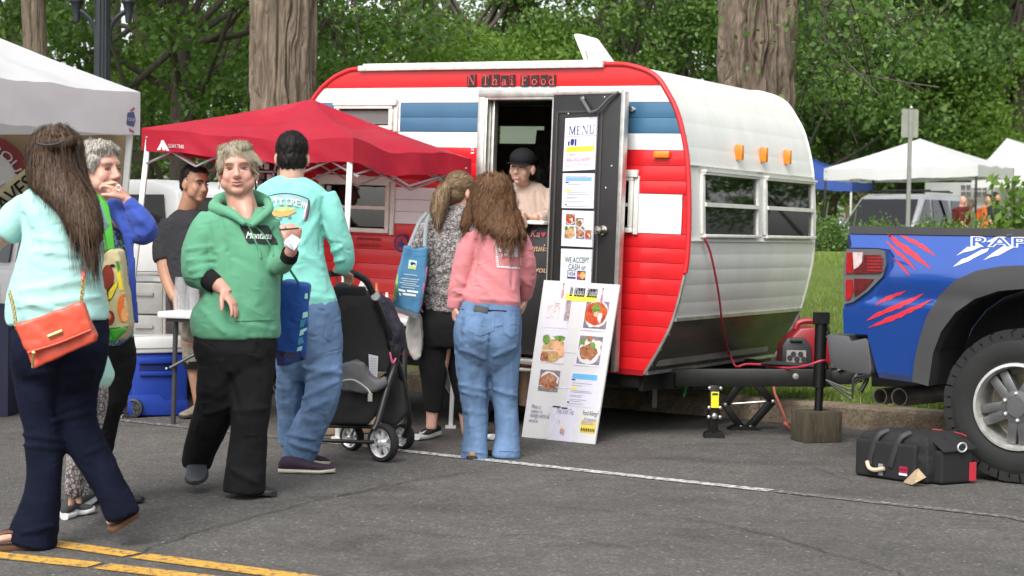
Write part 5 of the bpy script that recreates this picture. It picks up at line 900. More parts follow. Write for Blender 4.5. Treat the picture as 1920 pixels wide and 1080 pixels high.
# ================================================================ blue pickup
mBP = M('blue_metallic', (.010, .066, .33), .24, .45, var=.03, coat=.9); mFlr = M('grey_flare_plastic', (.040, .040, .042), .6, bump=.15, bsc=200, bdist=.001); mRedV = M('red_vinyl', (.50, .02, .04), .45); mWhV = M('white_vinyl', (.72, .72, .74), .4)
KN = 8.80; kp0 = RN*KN; tk = thing('pickup_truck', 'blue pickup with red claw scratch graphics and big knobbly tyres', 'pickup truck', rd(-1., KN + .9) + RE*3)
def KP(px, py, dn=0.): return onplane(px, py, kp0 + RN*dn, RN)
kz = lambda p: p[2]
zr, zc, zb2 = KP(1760, 432)[2], KP(1730, 525)[2], KP(1700, 705)[2]
def koff(p):
 z = p[2]; t = (z - zc)
 o = .05*(1 - min(1, abs(t)/(zr - zc))**1.6) if t > 0 else .05*(1 - min(1, -t/(zc - zb2))**1.3*.9) - .012*math.exp(-((-t - .09)/.035)**2)
 return o
def panel(name, pts, mat, off=koff, dn=0., rows=18, cols=10, thick=.04, parent=None, extra=None):
 P = [KP(x, y, dn) for x, y in pts]; me = bpy.data.meshes.new('t'); me.from_pydata([tuple(p) for p in P], [], [tuple(range(len(P)))]); bm = bmesh.new(); bm.from_mesh(me); zs = [p[2] for p in P]; as_ = [p @ RE for p in P]
 for z in np.linspace(min(zs), max(zs), rows + 2)[1:-1]: bmesh.ops.bisect_plane(bm, geom=bm.verts[:] + bm.edges[:] + bm.faces[:], plane_co=(0, 0, z), plane_no=(0, 0, 1))
 for a in np.linspace(min(as_), max(as_), cols + 2)[1:-1]: bmesh.ops.bisect_plane(bm, geom=bm.verts[:] + bm.edges[:] + bm.faces[:], plane_co=tuple(RE*a), plane_no=tuple(RE))
 for v in bm.verts: p = np.array(v.co); v.co = p - RN*(off(p) + (extra(p) if extra else 0))
 if thick:
  r = bmesh.ops.extrude_face_region(bm, geom=bm.faces[:])
  for v in r['geom']:
   if isinstance(v, bmesh.types.BMVert): v.co += Vector(tuple(RN*thick))
 bmesh.ops.recalc_face_normals(bm, faces=bm.faces[:]); vs = [np.array(v.co) for v in bm.verts]; bm.verts.index_update(); fs = [tuple(v.index for v in f.verts) for f in bm.faces]; bm.free(); bpy.data.meshes.remove(me)
 return build(name, vs, fs, mat, parent or tk, smooth=True, sharp=38)
arch_o = [(1722, 712), (1726, 680), (1736, 637), (1752, 590), (1775, 553), (1805, 525), (1845, 507), (1890, 499), (1930, 497), (1975, 500), (2020, 515), (2060, 545), (2085, 590), (2100, 650), (2105, 712)]
side = [(1594, 437), (1600, 458), (1599, 464), (1650, 465), (1673, 468), (1682, 480), (1682, 500), (1672, 520), (1640, 560), (1600, 576), (1586, 578), (1586, 625), (1630, 627), (1637, 660), (1646, 700)] + arch_o + [(2250, 712), (2250, 444)]
bed = panel('bed_side', side, mBP, rows=26, cols=26); bt = bvh(bed)
arch_i = [(2082, 715), (2078, 660), (2060, 610), (2025, 570), (1980, 548), (1930, 541), (1885, 545), (1840, 560), (1805, 585), (1778, 620), (1762, 660), (1752, 722)]
panel('fender_flare', [(1722, 714)] + arch_o + arch_i, mFlr, off=lambda p: koff(p)*.5 + .085, rows=20, cols=24, thick=.13)
panel('rail_cap', [(1595, 423), (2250, 436), (2250, 449), (1595, 438)], mFlr, off=lambda p: .016, rows=1, thick=.12)
panel('rocker_trim', [(1646, 697), (1722, 706), (1722, 718), (1650, 708)], M('dark_blue_trim', (.01, .02, .07), .4), off=lambda p: .01, rows=1, thick=.05)
bl = panel('pocket', [(1596, 462), (1652, 463), (1677, 467), (1686, 480), (1686, 500), (1676, 522), (1642, 563), (1600, 580), (1584, 582)], mBP, off=lambda p: .012, rows=6, thick=.03)
lens = panel('tail_lamp', [(1592, 467), (1650, 467), (1664, 472), (1666, 495), (1660, 518), (1632, 546), (1604, 566), (1588, 570), (1585, 540), (1586, 500)], M('lamp_surround', (.10, .095, .095), .3, coat=.6), off=lambda p: .035, rows=4, thick=.05)
mL1 = M('red_lens', (.30, .008, .012), .12, var=.2, vsc=30, coat=1.); mL2 = M('dark_red_lens', (.10, .006, .01), .12, var=.3, vsc=40, coat=1.); mL3 = M('clear_lens', (.55, .42, .42), .1, coat=1., var=.3, vsc=40)
for nm, pts, mt in (('lens', [(1594, 474), (1604, 474), (1606, 512), (1592, 512)], mL1), ('lens', [(1592, 524), (1604, 524), (1606, 545), (1600, 560), (1592, 562)], mL1), ('reversing_lens', [(1605, 473), (1624, 473), (1622, 492), (1616, 500), (1607, 505)], mL3), ('lens', [(1626, 478), (1657, 478), (1658, 495), (1656, 512), (1608, 513), (1608, 507), (1617, 501), (1624, 492)], mL2), ('lens', [(1608, 522), (1644, 523), (1628, 541), (1608, 556)], mL2)): panel(nm, pts, mt, off=lambda p: .045, rows=1, cols=1, thick=.012, parent=lens)
q = MB()
for y in (483, 489, 495, 501, 507): q.bar(KP(1626, y, -.046), KP(1655, y + .4, -.046), .004, .008, Du)
q.build('lens_ribs', mL1, lens)
bump = [(1549, 630), (1552, 627), (1592, 630), (1594, 640), (1622, 634), (1628, 640), (1634, 690), (1632, 702), (1600, 700), (1566, 690), (1556, 680)]
P = [KP(x, y, -.02) for x, y in bump]; q = MB(); q.prism(P, RN*1.7); q.build('rear_bumper', M('grey_bumper', (.058, .058, .062), .55, bump=.1, bsc=150, bdist=.001), tk, bevel=.014)
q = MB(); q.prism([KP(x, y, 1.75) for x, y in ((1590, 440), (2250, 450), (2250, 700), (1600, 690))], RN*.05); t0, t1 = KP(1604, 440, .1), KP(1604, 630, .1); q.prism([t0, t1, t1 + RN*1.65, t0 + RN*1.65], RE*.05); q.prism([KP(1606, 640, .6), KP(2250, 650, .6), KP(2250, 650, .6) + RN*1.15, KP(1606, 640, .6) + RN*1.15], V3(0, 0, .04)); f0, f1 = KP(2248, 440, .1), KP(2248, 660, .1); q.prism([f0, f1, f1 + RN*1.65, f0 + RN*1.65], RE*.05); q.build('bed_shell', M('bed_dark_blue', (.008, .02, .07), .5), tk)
q = MB(); q.bar(KP(1640, 700, .7), KP(2250, 705, .7), .1, .08); q.bar(KP(1640, 706, 1.3), KP(2250, 715, 1.3), .1, .12); q.prism([KP(1625, 690, .2), KP(1760, 700, .2), KP(1760, 712, .2), KP(1640, 710, .2)], RN*1.3); q.tube([KP(1930, 763, .15), KP(1930, 763, 1.6)], .06, 12); q.build('underframe', mBlkF, tk)
q = MB(); q.prism([KP(1745, 716, .03)] + [KP(x, y, .03) for x, y in arch_i[::-1]] + [KP(2082, 720, .03)], RN*.02);
ai = [KP(x, y, .0) for x, y in arch_i]; q = MB(); n = len(ai); q.add(ai + [p + RN*.35 for p in ai], [(i, i+1, i+1+n, i+n) for i in range(n-1)]); q.prism([p + RN*.36 for p in ai], RN*.01); q.build('wheel_well', M('well_black', (.008, .008, .009), .9), tk)
for cx, cy, r, dd_, ln in ((1650, 743, 15, .42, .5), (1686, 745, 17, .3, .7)):
 c = KP(cx, cy, dd_); rr = r*np.linalg.norm(c - EYE)/F; ax = unit(V3(.72, .69, .0)); q = MB(); q.lathe(c, ax, [(rr*.86, .0), (rr, 0), (rr, .01), (rr*.97, ln), (rr*.0, ln)], 24); q.lathe(c, ax, [(rr*.86, 0), (rr*.84, .25), (0, .26)], 24); q.build('exhaust_pipe', M('heat_stained_steel', (.26, .23, .20), .5, .5, var=.4, vsc=9), tk, smooth=True, sharp=40)
def pickup_wheel(c, ax, parent):
 R0 = .40; q = MB(); q.lathe(c, ax, [(.225, -.14), (.32, -.15), (.37, -.12), (R0 - .012, -.09), (R0 - .006, 0), (R0 - .012, .09), (.372, .125), (.32, .15), (.25, .145), (.228, .13)], 64); ty = q.build('wheel', mRub, parent, smooth=True, sharp=40)
 x = unit(np.cross(ax, (0, 0, 1))); y = np.cross(ax, x); q = MB(); rng = np.random.default_rng(4)
 for i in range(40):
  a = 6.2832*i/40; rad = x*math.cos(a) + y*math.sin(a); tg_ = np.cross(ax, rad); o = .4*(i % 2)
  for w, hw in ((-.1, .03), (-.045, .022), (.008, .022), (.06, .022), (.108, .028)): q.box(c + rad*(R0 - .008 - .012*(abs(w) > .09)) + ax*w + tg_*.012*((i + int(w*100)) % 2), tg_*.026, ax*hw, rad*.010)
  q.box(c + rad*(R0 - .034) + ax*.128, tg_*(.025 if i % 2 else .022), ax*.010, rad*(.026 if i % 2 else .018))
 b = q.build('tread_blocks', mRub, ty); b['kind'] = 'stuff'
 mRm = M('dark_rim', (.13, .13, .132), .4, .6, var=.2, vsc=15); q = MB(); q.lathe(c, ax, [(.232, .12), (.226, .148), (.212, .15), (.204, .13), (.2, .05), (.195, -.05), (.0, -.05)], 60); q.build('wheel_rim', M('machined_rim', (.62, .61, .58), .35, .6, var=.2, vsc=20), ty, smooth=True, sharp=35)
 for i in range(5):
  a = 6.2832*i/5 + .31
  for s in (-.17, .17):
   a2 = a + s; rad = x*math.cos(a2) + y*math.sin(a2); tg_ = np.cross(ax, rad); rad0 = x*math.cos(a) + y*math.sin(a); q = MB(); q.prism([c + rad0*.06 + tg_*(.02*np.sign(s) - .028) + ax*.125, c + rad0*.06 + tg_*(.02*np.sign(s) + .028) + ax*.125, c + rad*.2 + tg_*.024 + ax*.105, c + rad*.2 - tg_*.024 + ax*.105], ax*-.05); q.build('spoke', mRm, ty, bevel=.006)
 q = MB(); q.lathe(c, ax, [(0, .14), (.05, .14), (.06, .128), (.085, .124), (.09, .08)], 24); q.build('hub', mRm, ty, smooth=True, sharp=40); q = MB()
 for i in range(6): a = 6.2832*i/6 + .6; q.ell(c + (x*math.cos(a) + y*math.sin(a))*.07 + ax*.127, x*.011, y*.011, ax*.014, 8, 6)
 q.build('lug_nuts', mBrt, ty, smooth=True); q = MB(); q.lathe(c, ax, [(.03, .01), (.17, .01), (.17, -.03)], 30); q.build('brake_disc', M('brake_steel', (.20, .17, .12), .5, .6), ty)
wc = KP(1922, 765, .02); wc[2] = .40; pickup_wheel(wc, -RN, tk); pickup_wheel(wc + RN*1.68, RN, tk)
KS = lambda pts: [KP(x, y, -.15) for x, y in pts]
def vinyl(name, polys, mat, off=.003):
 V = []; Fc = []
 for P in polys: b = len(V); V += KS(P); Fc.append(tuple(range(b, b + len(P))))
 me = bpy.data.meshes.new('t'); me.from_pydata([tuple(p) for p in V], [], Fc); bm = bmesh.new(); bm.from_mesh(me); bmesh.ops.triangulate(bm, faces=bm.faces[:])
 for _ in range(2): bmesh.ops.subdivide_edges(bm, edges=[e for e in bm.edges if e.calc_length() > .03], cuts=1); bmesh.ops.triangulate(bm, faces=bm.faces[:])
 V = lay([np.array(v.co) for v in bm.verts], None, bt, off); bm.verts.index_update(); Fc = [tuple(v.index for v in f.verts) for f in bm.faces]; bm.free(); bpy.data.meshes.remove(me); return build(name, V, Fc, mat, tk)
def zpt(x, y, s=4.909): return (1580 + x/s, 400 + y/s)
def claw(pts, w, seed, s=4.909):
 rng = np.random.default_rng(seed); a, b = np.array(pts[0], float), np.array(pts[-1], float); n = 14; d = unit(np.append(b - a, 0))[:2]; nr = np.array([-d[1], d[0]]); L, R2 = [], []
 for i in range(n + 1):
  t = i/n; c = a + (b - a)*t + nr*6*math.sin(t*5 + seed); ww = w*math.sin(math.pi*min(1, t*1.02))**.7 + 1; L.append(zpt(*(c + nr*ww*(.5 + rng.uniform(-.12, .3)) + d*rng.uniform(-6, 6)))); R2.append(zpt(*(c - nr*ww*(.5 + rng.uniform(-.12, .3)) + d*rng.uniform(-6, 6))))
 return L + R2[::-1]
vinyl('scratch_graphic', [claw(p, w, i) for i, (p, w) in enumerate([(((405, 178), (815, 520)), 42), (((400, 245), (680, 535)), 26), (((525, 190), (860, 388)), 30), (((455, 410), (625, 570)), 22)])], mRedV)
vinyl('scratch_graphic', [claw(p, w, i + 9) for i, (p, w) in enumerate([(((300, 845), (585, 705)), 30), (((222, 990), (745, 735)), 42), (((235, 1060), (835, 790)), 38)])], mRedV)
wh = [[(1015, 492), (1100, 420), (1135, 412), (1275, 335), (1350, 320), (1330, 350), (1200, 415), (1160, 440)], [(1045, 390), (1150, 308), (1270, 308), (1200, 340), (1110, 360)], [(1295, 432), (1370, 372), (1480, 300), (1620, 292), (1530, 335), (1440, 385), (1370, 400)], [(1320, 262), (1440, 205), (1560, 192), (1480, 230), (1400, 262)], [(1560, 235), (1620, 210), (1680, 205), (1680, 222)]]
vinyl('letter_graphic', [[zpt(*p) for p in P] for P in wh], mWhV)
def trucktext(mat, off, grow):
 c = bpy.data.curves.new('t', 'FONT'); c.body = 'RAPTOR'; c.offset = grow; c.space_character = 1.08; v, f, _ = evaluated(bpy.data.objects.new('t', c)); v = v[:, :2]; P = [KP(1819 + x*57.0, 461 + x*.9 - y*24.5, -.15) for x, y in v]; P = lay(P, None, bt, off); build('letter_graphic', P, f, mat, tk)
trucktext(mWhV, .004, .06); trucktext(mBP, .006, .0)
mBag = M('black_nylon', (.009, .009, .010), .8, var=.2, vsc=10, bump=.35, bsc=240, bdist=.001); B0, B1, B2 = G(1608, 890), G(1737, 909), G(1818, 903); bu = unit(B1 - B0); bw = unit(B2 - B1); bl_ = np.linalg.norm(B1 - B0); bd_ = np.linalg.norm(B2 - B1); bh = .255; bg_ = thing('camera_bag', 'black camera bag with tan handle and red patches on the road by the truck wheel', 'bag', B0)
def BB(a, b, z): return B0 + bu*a*bl_ + bw*b*bd_ + V3(0, 0, z*bh)
def soft(cs, hs_, parent, name, mat, vox=.008, sm=5):
 q = MB(); q.box(*hs_); v, f, n = remesh([(q.v, q.f)], vox, sm); v = v + n*(fbm(v*14, 3, 5)*.006)[:, None]; return build(name, v, f, mat, parent, smooth=True)
rings = []
for z, gx, gy in ((0, .0, .0), (.06, -.02, -.02), (.5, -.035, -.03), (.8, -.01, -.01), (.93, .05, .05), (1.0, .13, .16)):
 rings.append([BB(a, b, z) for a, b in ((gx, gy), (.33, gy), (.66, gy), (1 - gx, gy), (1 - gx, .5), (1 - gx, 1 - gy), (.66, 1 - gy), (.33, 1 - gy), (gx, 1 - gy), (gx, .5))])
v, f, n = remesh([loft(rings)], .009, 5); v = v + n*(fbm(v*np.array([13, 13, 16]), 3, 5)*.007)[:, None]; bo = build('body', v, f, mBag, bg_, smooth=True); bbt = bvh(bo)
fn = unit(np.cross(bu, (0, 0, 1))); fn = fn if fn[1] < 0 else -fn; sn = unit(np.cross(bw, (0, 0, 1))); sn = sn if np.dot(sn, bu) > 0 else -sn
v, f, n = remesh([(lambda q: (q.v, q.f))(MB().box(BB(.46, -.06, .40), bu*bl_*.44, bw*bd_*.05, V3(0, 0, bh*.38)))], .009, 6); build('front_pocket', v, f, mBag, bg_, smooth=True)
v, f, n = remesh([(lambda q: (q.v, q.f))(MB().box(BB(1.06, .5, .36), bu*bl_*.07, bw*bd_*.36, V3(0, 0, bh*.34)))], .009, 6); build('side_pocket', v, f, mBag, bg_, smooth=True); q = MB(); q.prism([BB(1.0, .12, .84), BB(1.16, .12, .66), BB(1.16, .9, .68), BB(1.0, .9, .86)], V3(0, 0, .012)); fl_ = q.build('pocket_flap', mBag, bg_, bevel=.004)
for a in (.30, .62):
 q = MB(); P = catmull([BB(a + .07, .1, .98), BB(a + .02, -.06, .86), BB(a - .03, -.13, .5), BB(a - (.06 if a > .5 else .04), -.135, .28)], 5); q.tube(P, .017, 8, flat=(fn, .25)); q.build('strap', M('nylon_webbing', (.018, .018, .021), .6), bg_, smooth=True)
q = MB(); q.tube(catmull([BB(.24, -.16, .34), BB(.29, -.19, .22), BB(.38, -.2, .19), BB(.5, -.17, .24)], 5), .011, 8); q.build('handle', M('tan_rope_handle', (.5, .42, .30), .7, bump=.3, bsc=120), bg_, smooth=True)
def bpatch(nm, a, z, w, h, mat, o=.0): q = MB(); q.box(BB(a, -.125, z) + fn*o, bu*w, fn*.002, V3(0, 0, h)); return q.build(nm, mat, bg_)
rp = bpatch('red_label', .75, .26, .026, .017, M('label_crimson', (.32, .01, .05), .5)); bpatch('white_label', .745, .165, .025, .006, mPap); flat('label_print', [[(-.018, -.005), (.018, -.005), (.018, .003), (-.018, .003)]], BB(.75, -.125, .275) + fn*.003, bu, (0, 0, 1), M('label_dark', (.14, .01, .02), .5), rp, off=.002); bpatch('luggage_tag', .42, .2, .014, .03, M('clear_tag', (.25, .25, .27), .3))
q = MB(); q.box(BB(1.145, .82, .25), bw*.022, bu*.002, V3(0, 0, .048)); q.build('red_reflector', M('reflector_red', (.45, .03, .05), .3, bump=.4, bsc=150), bg_); q = MB(); q.tube(catmull([BB(1.17, .52 + .10*math.cos(t), .76 + .09*math.sin(t)) for t in np.linspace(0, 6.2832, 16)], 2), .0045, 6); q.build('metal_ring', mBrt, bg_, smooth=True)
q = MB(); bp = [BB(.86, -.3, .05), BB(.99, -.25, .31), BB(1.12, -.28, .16), BB(1.04, -.4, -.0)]; bp[0][2] = .012; bp[3][2] = .008; q.prism(bp, V3(.012, -.02, .012)); tag(q.build('wooden_wedge', M('split_wood', (.36, .27, .16), .8, var=.3, vsc=40, stretch=(1, 1, 6)), org=bp[3]), 'small split wood wedge leaning on the front of the camera bag', 'wood block')
q = MB(); q.tube(catmull([BB(.5, .93, .99), BB(.7, .95, .985), BB(.9, .93, .97), BB(1.0, .9, .93)], 5), .004, 6); q.build('red_piping', M('red_piping', (.4, .02, .04), .5), bg_, smooth=True)
# ================================================================ menu board leaning on the trailer
mBd = M('laminated_board', (.60, .595, .60), .3, var=.03, coat=.5, bump=.15, bsc=9, bdist=.008); b00, b10 = G(978, 819), G(1115, 833); s_ = 1; b11, b01 = A(1162, 534, b10[1] + .16), A(1020, 525, b00[1] + .16); bnn = unit(np.cross(b10 - b00, b01 - b00)); bnn = bnn if bnn[1] < 0 else -bnn
mb = thing('menu_board', 'tall white laminated food menu board leaning against the open trailer door', 'menu board', b00)
S = Sheet('board', None, mb, b00, b10, b11, b01, bnn, .012, mBd); S.o.name = 'board'
def bxy(px, py):      # photograph point -> board coordinates
 p = onplane(px, py, b00, bnn); best = None; x = y = .5
 for _ in range(30):
  q0 = S.at(x, y, 0); dx_ = (S.at(x + 1e-3, y, 0) - q0)/1e-3; dy_ = (S.at(x, y + 1e-3, 0) - q0)/1e-3; r = p - q0; a = np.array([[dx_ @ dx_, dx_ @ dy_], [dx_ @ dy_, dy_ @ dy_]]); sol = np.linalg.solve(a, [dx_ @ r, dy_ @ r]); x += sol[0]; y += sol[1]
 return x, y
def bz2(x, y): return bxy(980 + x/6.355, 520 + y/6.353)
def brect(z): (x0, y0), (x1, y1) = bz2(*z[0]), bz2(*z[1]); return x0, y0, x1, y1
mLav = M('lavender_paper', (.62, .60, .70), .35, var=.03, coat=.4)
for (a, b) in (((215, 590), (580, 190)), ((690, 625), (1075, 270)), ((190, 1010), (545, 640)), ((610, 1045), (985, 675))): x0, y0, x1, y1 = brect((a, b)); S.rect('photo_sheet', x0, y0, x1, y1, mLav, .001)
x0, y0, x1, y1 = brect(((270, 490), (470, 270)))
for i in range(4):
 for j in range(2): S.rect('printed_card', x0 + (x1-x0)*(.05 + .47*j), y0 + (y1-y0)*(.02 + .25*i), x0 + (x1-x0)*(.45 + .47*j), y0 + (y1-y0)*(.22 + .25*i), fBox, .002)
x0, y0, x1, y1 = brect(((485, 515), (580, 270))); S.rect('printed_photo', x0, y0, x1, y1, foodmat('printed_dark_shelf', [(.15, .13, .16), (.4, .34, .36), (.25, .17, .17), (.55, .5, .52)], 60), .002)
foodphoto(S, *brect(((712, 600), (1030, 290))), 'curry', 1); foodphoto(S, *brect(((205, 1005), (525, 700))), 'pad', 2); foodphoto(S, *brect(((635, 1025), (955, 710))), 'stir', 3)
def bz3(x, y): return bxy(970 + x/6.75, 680 + y/6.75)
def br3(z): (x0, y0), (x1, y1) = bz3(*z[0]), bz3(*z[1]); return x0, y0, x1, y1
foodphoto(S, *br3(((258, 350), (545, 105))), 'beef', 4); x0, y0, x1, y1 = br3(((605, 540), (1040, 130))); S.rect('photo_sheet', x0, y0, x1, y1, mLav, .001); w_, h_ = x1-x0, y1-y0; S.rect('print_band', x0 + .1*w_, y0 + .78*h_, x0 + .94*w_, y0 + .93*h_, M('print_sky_blue', (.12, .42, .68), .5), .002); S.lines([(x0 + .1*w_, x0 + .22*w_, y0 + .75*h_)], mDkP, .008, .0025); S.lines([(x0 + .05*w_, x0 + .12*w_, y0 + .1*h_)], mDkP, .008, .0025); S.lines([(x0 + .1*w_, x0 + .32*w_, y0 + .52*h_)], mYel, .012, .0025); S.lines([(x0 + a*w_, x0 + b*w_, y0 + c*h_) for a, b, c in ((.12, .8, .66), (.12, .45, .59), (.12, .8, .44), (.12, .85, .4), (.12, .55, .31), (.12, .5, .27), (.12, .7, .19), (.12, .5, .14), (.12, .6, .07))], mGry, .003, .0025)
x0, y0, x1, y1 = br3(((365, 990), (760, 560))); S.rect('photo_sheet', x0, y0, x1, y1, mLav, .001)
mBT = M('print_blue_grey', (.20, .21, .30), .6)
def btxt(s, z, mat, o=.003, shear=.15): x0, y0, x1, y1 = br3(z); S.text(s, x0, y0, x1, y1, mat, o, shear)
btxt('Menu is', ((180, 575), (305, 535)), mBT); btxt('subject to', ((170, 640), (325, 600)), mBT); btxt('change without', ((158, 705), (410, 650)), mBT); btxt('notice', ((145, 750), (262, 715)), mBT)
btxt('Thai Iced Tea', ((495, 640), (720, 590)), mBT); btxt('$', ((510, 780), (545, 725)), M('print_faded_pink', (.5, .36, .42), .6)); xa, ya = bz3(448, 553); xb, _ = bz3(640, 553); S.lines([(xa, xa + (xb-xa)*.55, ya), (xa + (xb-xa)*.6, xb, ya - .004)], mDkP, .009, .003)
btxt('Food Allergy?', ((825, 680), (1030, 620)), M('print_charcoal', (.10, .10, .12), .6), shear=0); xa, ya = bz3(845, 708); xb, _ = bz3(1005, 708); S.lines([(xa, xa + (xb-xa)*.2, ya), (xa + (xb-xa)*.26, xb, ya - .003)], mGry, .012, .003); x0, y0, x1, y1 = br3(((790, 880), (1005, 735))); w_, h_ = x1-x0, y1-y0; S.rect('allergy_panel', x0, y0, x1, y1, M('print_gold', (.72, .55, .06), .5), .002); S.lines([(x0 + .08*w_, x1 - .04*w_, y1 - .1*h_), (x0 + .03*w_, x1 - .2*w_, y1 - .22*h_), (x0 + .03*w_, x1 - .03*w_, y1 - .34*h_)], mGry, .006, .003)
for i in range(8): S.disc('allergy_mark', x0 + w_*(.09 + .118*i), y0 + .22*h_, w_*.045, h_*.16, mDkP, .003, 10)
x0, y0, x1, y1 = brect(((505, 270), (885, 215))); S.rect('highlight_bar', x0, y0, x1, y1, mYel, .002); x0, y0, x1, y1 = brect(((555, 205), (890, 138))); hdr = 'N Thai Food'
cells = [(0, .1, 'N'), (.17, .26, 'T'), (.27, .36, 'h'), (.37, .46, 'a'), (.47, .55, 'i'), (.63, .72, 'F'), (.73, .81, 'o'), (.82, .9, 'o'), (.91, 1, 'd')];
for a, b, ch in cells:
 S.rect('letter_tile', x0 + (x1-x0)*a, y0 - .01 - (y1 - y0)*.1*0, x0 + (x1-x0)*b, y1, mTile, .002); S.poly('lettering', [[(x0 + (x1-x0)*(a + (b-a)*(.08 + .84*u)), y0 + (y1-y0)*(.05 + .85*v)) for u, v in P] for P in SERIF[ch]], mPap, .0035)
for (cx, cy, sc_) in (((480, 160, 1), (940, 215, 1))):
 mSkin = M('printed_skin', (.5, .28, .2), .5); x, y = bz2(cx, cy); S.disc('cut_out_figure', x, y, .032, .06, mPap, .002); S.disc('cut_out_figure', x, y - .02, .018, .033, M('printed_dress', (.5, .2, .25), .5, var=.4, vsc=60), .003, 10); S.disc('cut_out_figure', x, y + .022, .012, .014, mSkin, .0035, 10); S.disc('cut_out_figure', x, y + .042, .009, .011, mDkP, .0036, 8)
x, y = bz3(570, 870); S.disc('cut_out_figure', x - .015, y, .018, .02, M('printed_dress', (0, 0, 0)), .003, 10); S.disc('cut_out_figure', x + .015, y - .005, .016, .022, mGry, .0032, 10); S.disc('cut_out_figure', x, y + .025, .014, .012, mYel, .003, 9)
mTapeGlare = M('tape_film_glare', (.70, .70, .74), .12, coat=1., bump=.5, bsc=18, bdist=.02)  # pale film for the tape seams and the glare painted on it
for i, P in enumerate(([(420, 570), (440, 575), (360, 720), (350, 800), (345, 770)], [(500, 650), (525, 645), (440, 850), (400, 900), (430, 830)], [(470, 650), (478, 650), (420, 720), (415, 715)], [(690, 800), (720, 860), (745, 870), (730, 830)], [(310, 950), (400, 915), (420, 922), (330, 965)])): S.poly('tape_crease_glare', [[bz3(*p) for p in P]], mTapeGlare, .004)  # slivers paint the glare along the film creases as pale colour
for yv in (.33, .555): S.lines([(.03, .97, yv)], mTapeGlare, .004, .002)
# ================================================================ things on the road beside the stall
mWP = M('white_plastic', (.62, .62, .61), .45, var=.05); mTabLeg = M('grey_table_leg', (.055, .055, .058), .45, .4); mClr = M('clear_plastic', (.66, .67, .68), .2, alpha=.24, coat=.6); mCB = M('cooler_blue', (.014, .045, .30), .4, var=.06); mDB = M('navy_cloth', (.012, .014, .04), .75, bump=.3, bsc=150, bdist=.002)
t0 = A(294, 590, 10.87); tu = unit(V3(.95, -.30, 0)); tv = unit(V3(.30, .95, 0)); tz = t0[2]; tb = thing('folding_table', 'long white folding table under the red canopy', 'table', t0*V3(1, 1, 0))
q = MB(); q.box(t0 + tu*.87 + tv*.36, tu*.87, tv*.36, V3(0, 0, .022)); q.build('table_top', mWP, tb, bevel=.012); q = MB(); q.bar(t0 + tu*.04 + tv*.06 - V3(0, 0, .03), t0 + tu*1.7 + tv*.06 - V3(0, 0, .03), .02, .03); q.build('apron_rail', mTabLeg, tb)
fl = G(309, 797);
for a, b in ((.08, .1), (.08, .62), (1.66, .1), (1.66, .62)): ft = t0*V3(1, 1, 0) + tu*(a - .01) + tv*b; q = MB(); q.tube([ft, ft + V3(.01, 0, tz - .03)], .016, 10); q.build('leg', mTabLeg, tb, smooth=True)
q = MB(); q.tube([A(318, 690, 10.9), t0 + tu*.5 + tv*.3 - V3(0, 0, .06)], .011, 8); q.build('brace', mTabLeg, tb, smooth=True); q = MB(); q.ell(A(312, 691, 10.87), (.008, 0, 0), (0, .008, 0), (0, 0, .008), 8, 5); q.build('rivet', mBrt, tb)
def cups(px, n, lab):
 b = A(px, 578, 10.98); b[2] = tz + .022; h = .0105; t = thing('plastic_cups', lab, 'cups', b, 'cup stacks on the table')
 for i in range(n): z = i*h; q = MB(); q.lathe(b + V3(0, 0, z), (0, 0, 1), [(.044, 0), (.0455, .004), (.0440, .008), (.0430, .0105)], 20); q.build('cup_rim', mClr, t, smooth=True)
 q = MB(); q.lathe(b + V3(0, 0, n*h), (0, 0, 1), [(.043, 0), (.034, .11), (.033, .112), (0, .112)], 24); q.build('cup', mClr, t, smooth=True, sharp=40)
cups(338, 10, 'stack of clear plastic cups nearer the table end'); cups(361, 10, 'stack of clear plastic cups close to the green hoodie')
c0, c1 = G(256, 783), G(352, 779); cu = unit(c1 - c0); cv = np.cross((0, 0, 1), cu); cz = A(300, 632, c0[1] + .1)[2]; cw = np.linalg.norm(c1 - c0) + .05; ck = thing('cooler', 'blue wheeled cooler with white lid beneath the folding table', 'cooler', c0)
P = lambda a, b, z: c0 + cu*(a*cw - .05) + cv*b*.34 + V3(0, 0, z*cz)
q = MB(); q.prism([P(.0, 0, .12), P(.0, 0, .05), P(1, 0, .0), P(1, 0, .80), P(.03, 0, .80), P(.05, 0, .3)], cv*.36); q.build('body', mCB, ck, bevel=.02); q = MB(); q.prism([P(-.03, -.03, .10), P(-.03, -.03, .28), P(.52, -.03, .28), P(.62, -.03, .2), P(1.0, -.03, .2), P(1.0, -.03, .0), P(-.0, -.03, .03)], cv*.02); q.build('plinth', mCB, ck, bevel=.008)
q = MB(); q.box(P(.5, .5, .9), cu*cw*.52, cv*.19, V3(0, 0, cz*.10)); ld = q.build('lid', mWP, ck, bevel=.018); q = MB(); q.box(P(.5, .5, .865), cu*cw*.525, cv*.193, V3(0, 0, .004)); q.build('lid_seam', M('seam_grey', (.25, .25, .25), .6), ld)
q = MB(); q.bar(P(.14, -.03, .71), P(.74, -.03, .71), .03, .045, (0, 0, 1)); q.build('handle_bar', mCB, ck, bevel=.01); q = MB(); q.box(P(.44, -.004, .61), cu*cw*.28, cv*.004, V3(0, 0, cz*.055)); q.build('handle_recess', M('cooler_shadow_blue', (.008, .02, .13), .5), ck, bevel=.004); q = MB(); q.bar(P(.16, -.03, .55), P(.72, -.03, .54), .025, .03); q.build('grip', mCB, ck, bevel=.008)
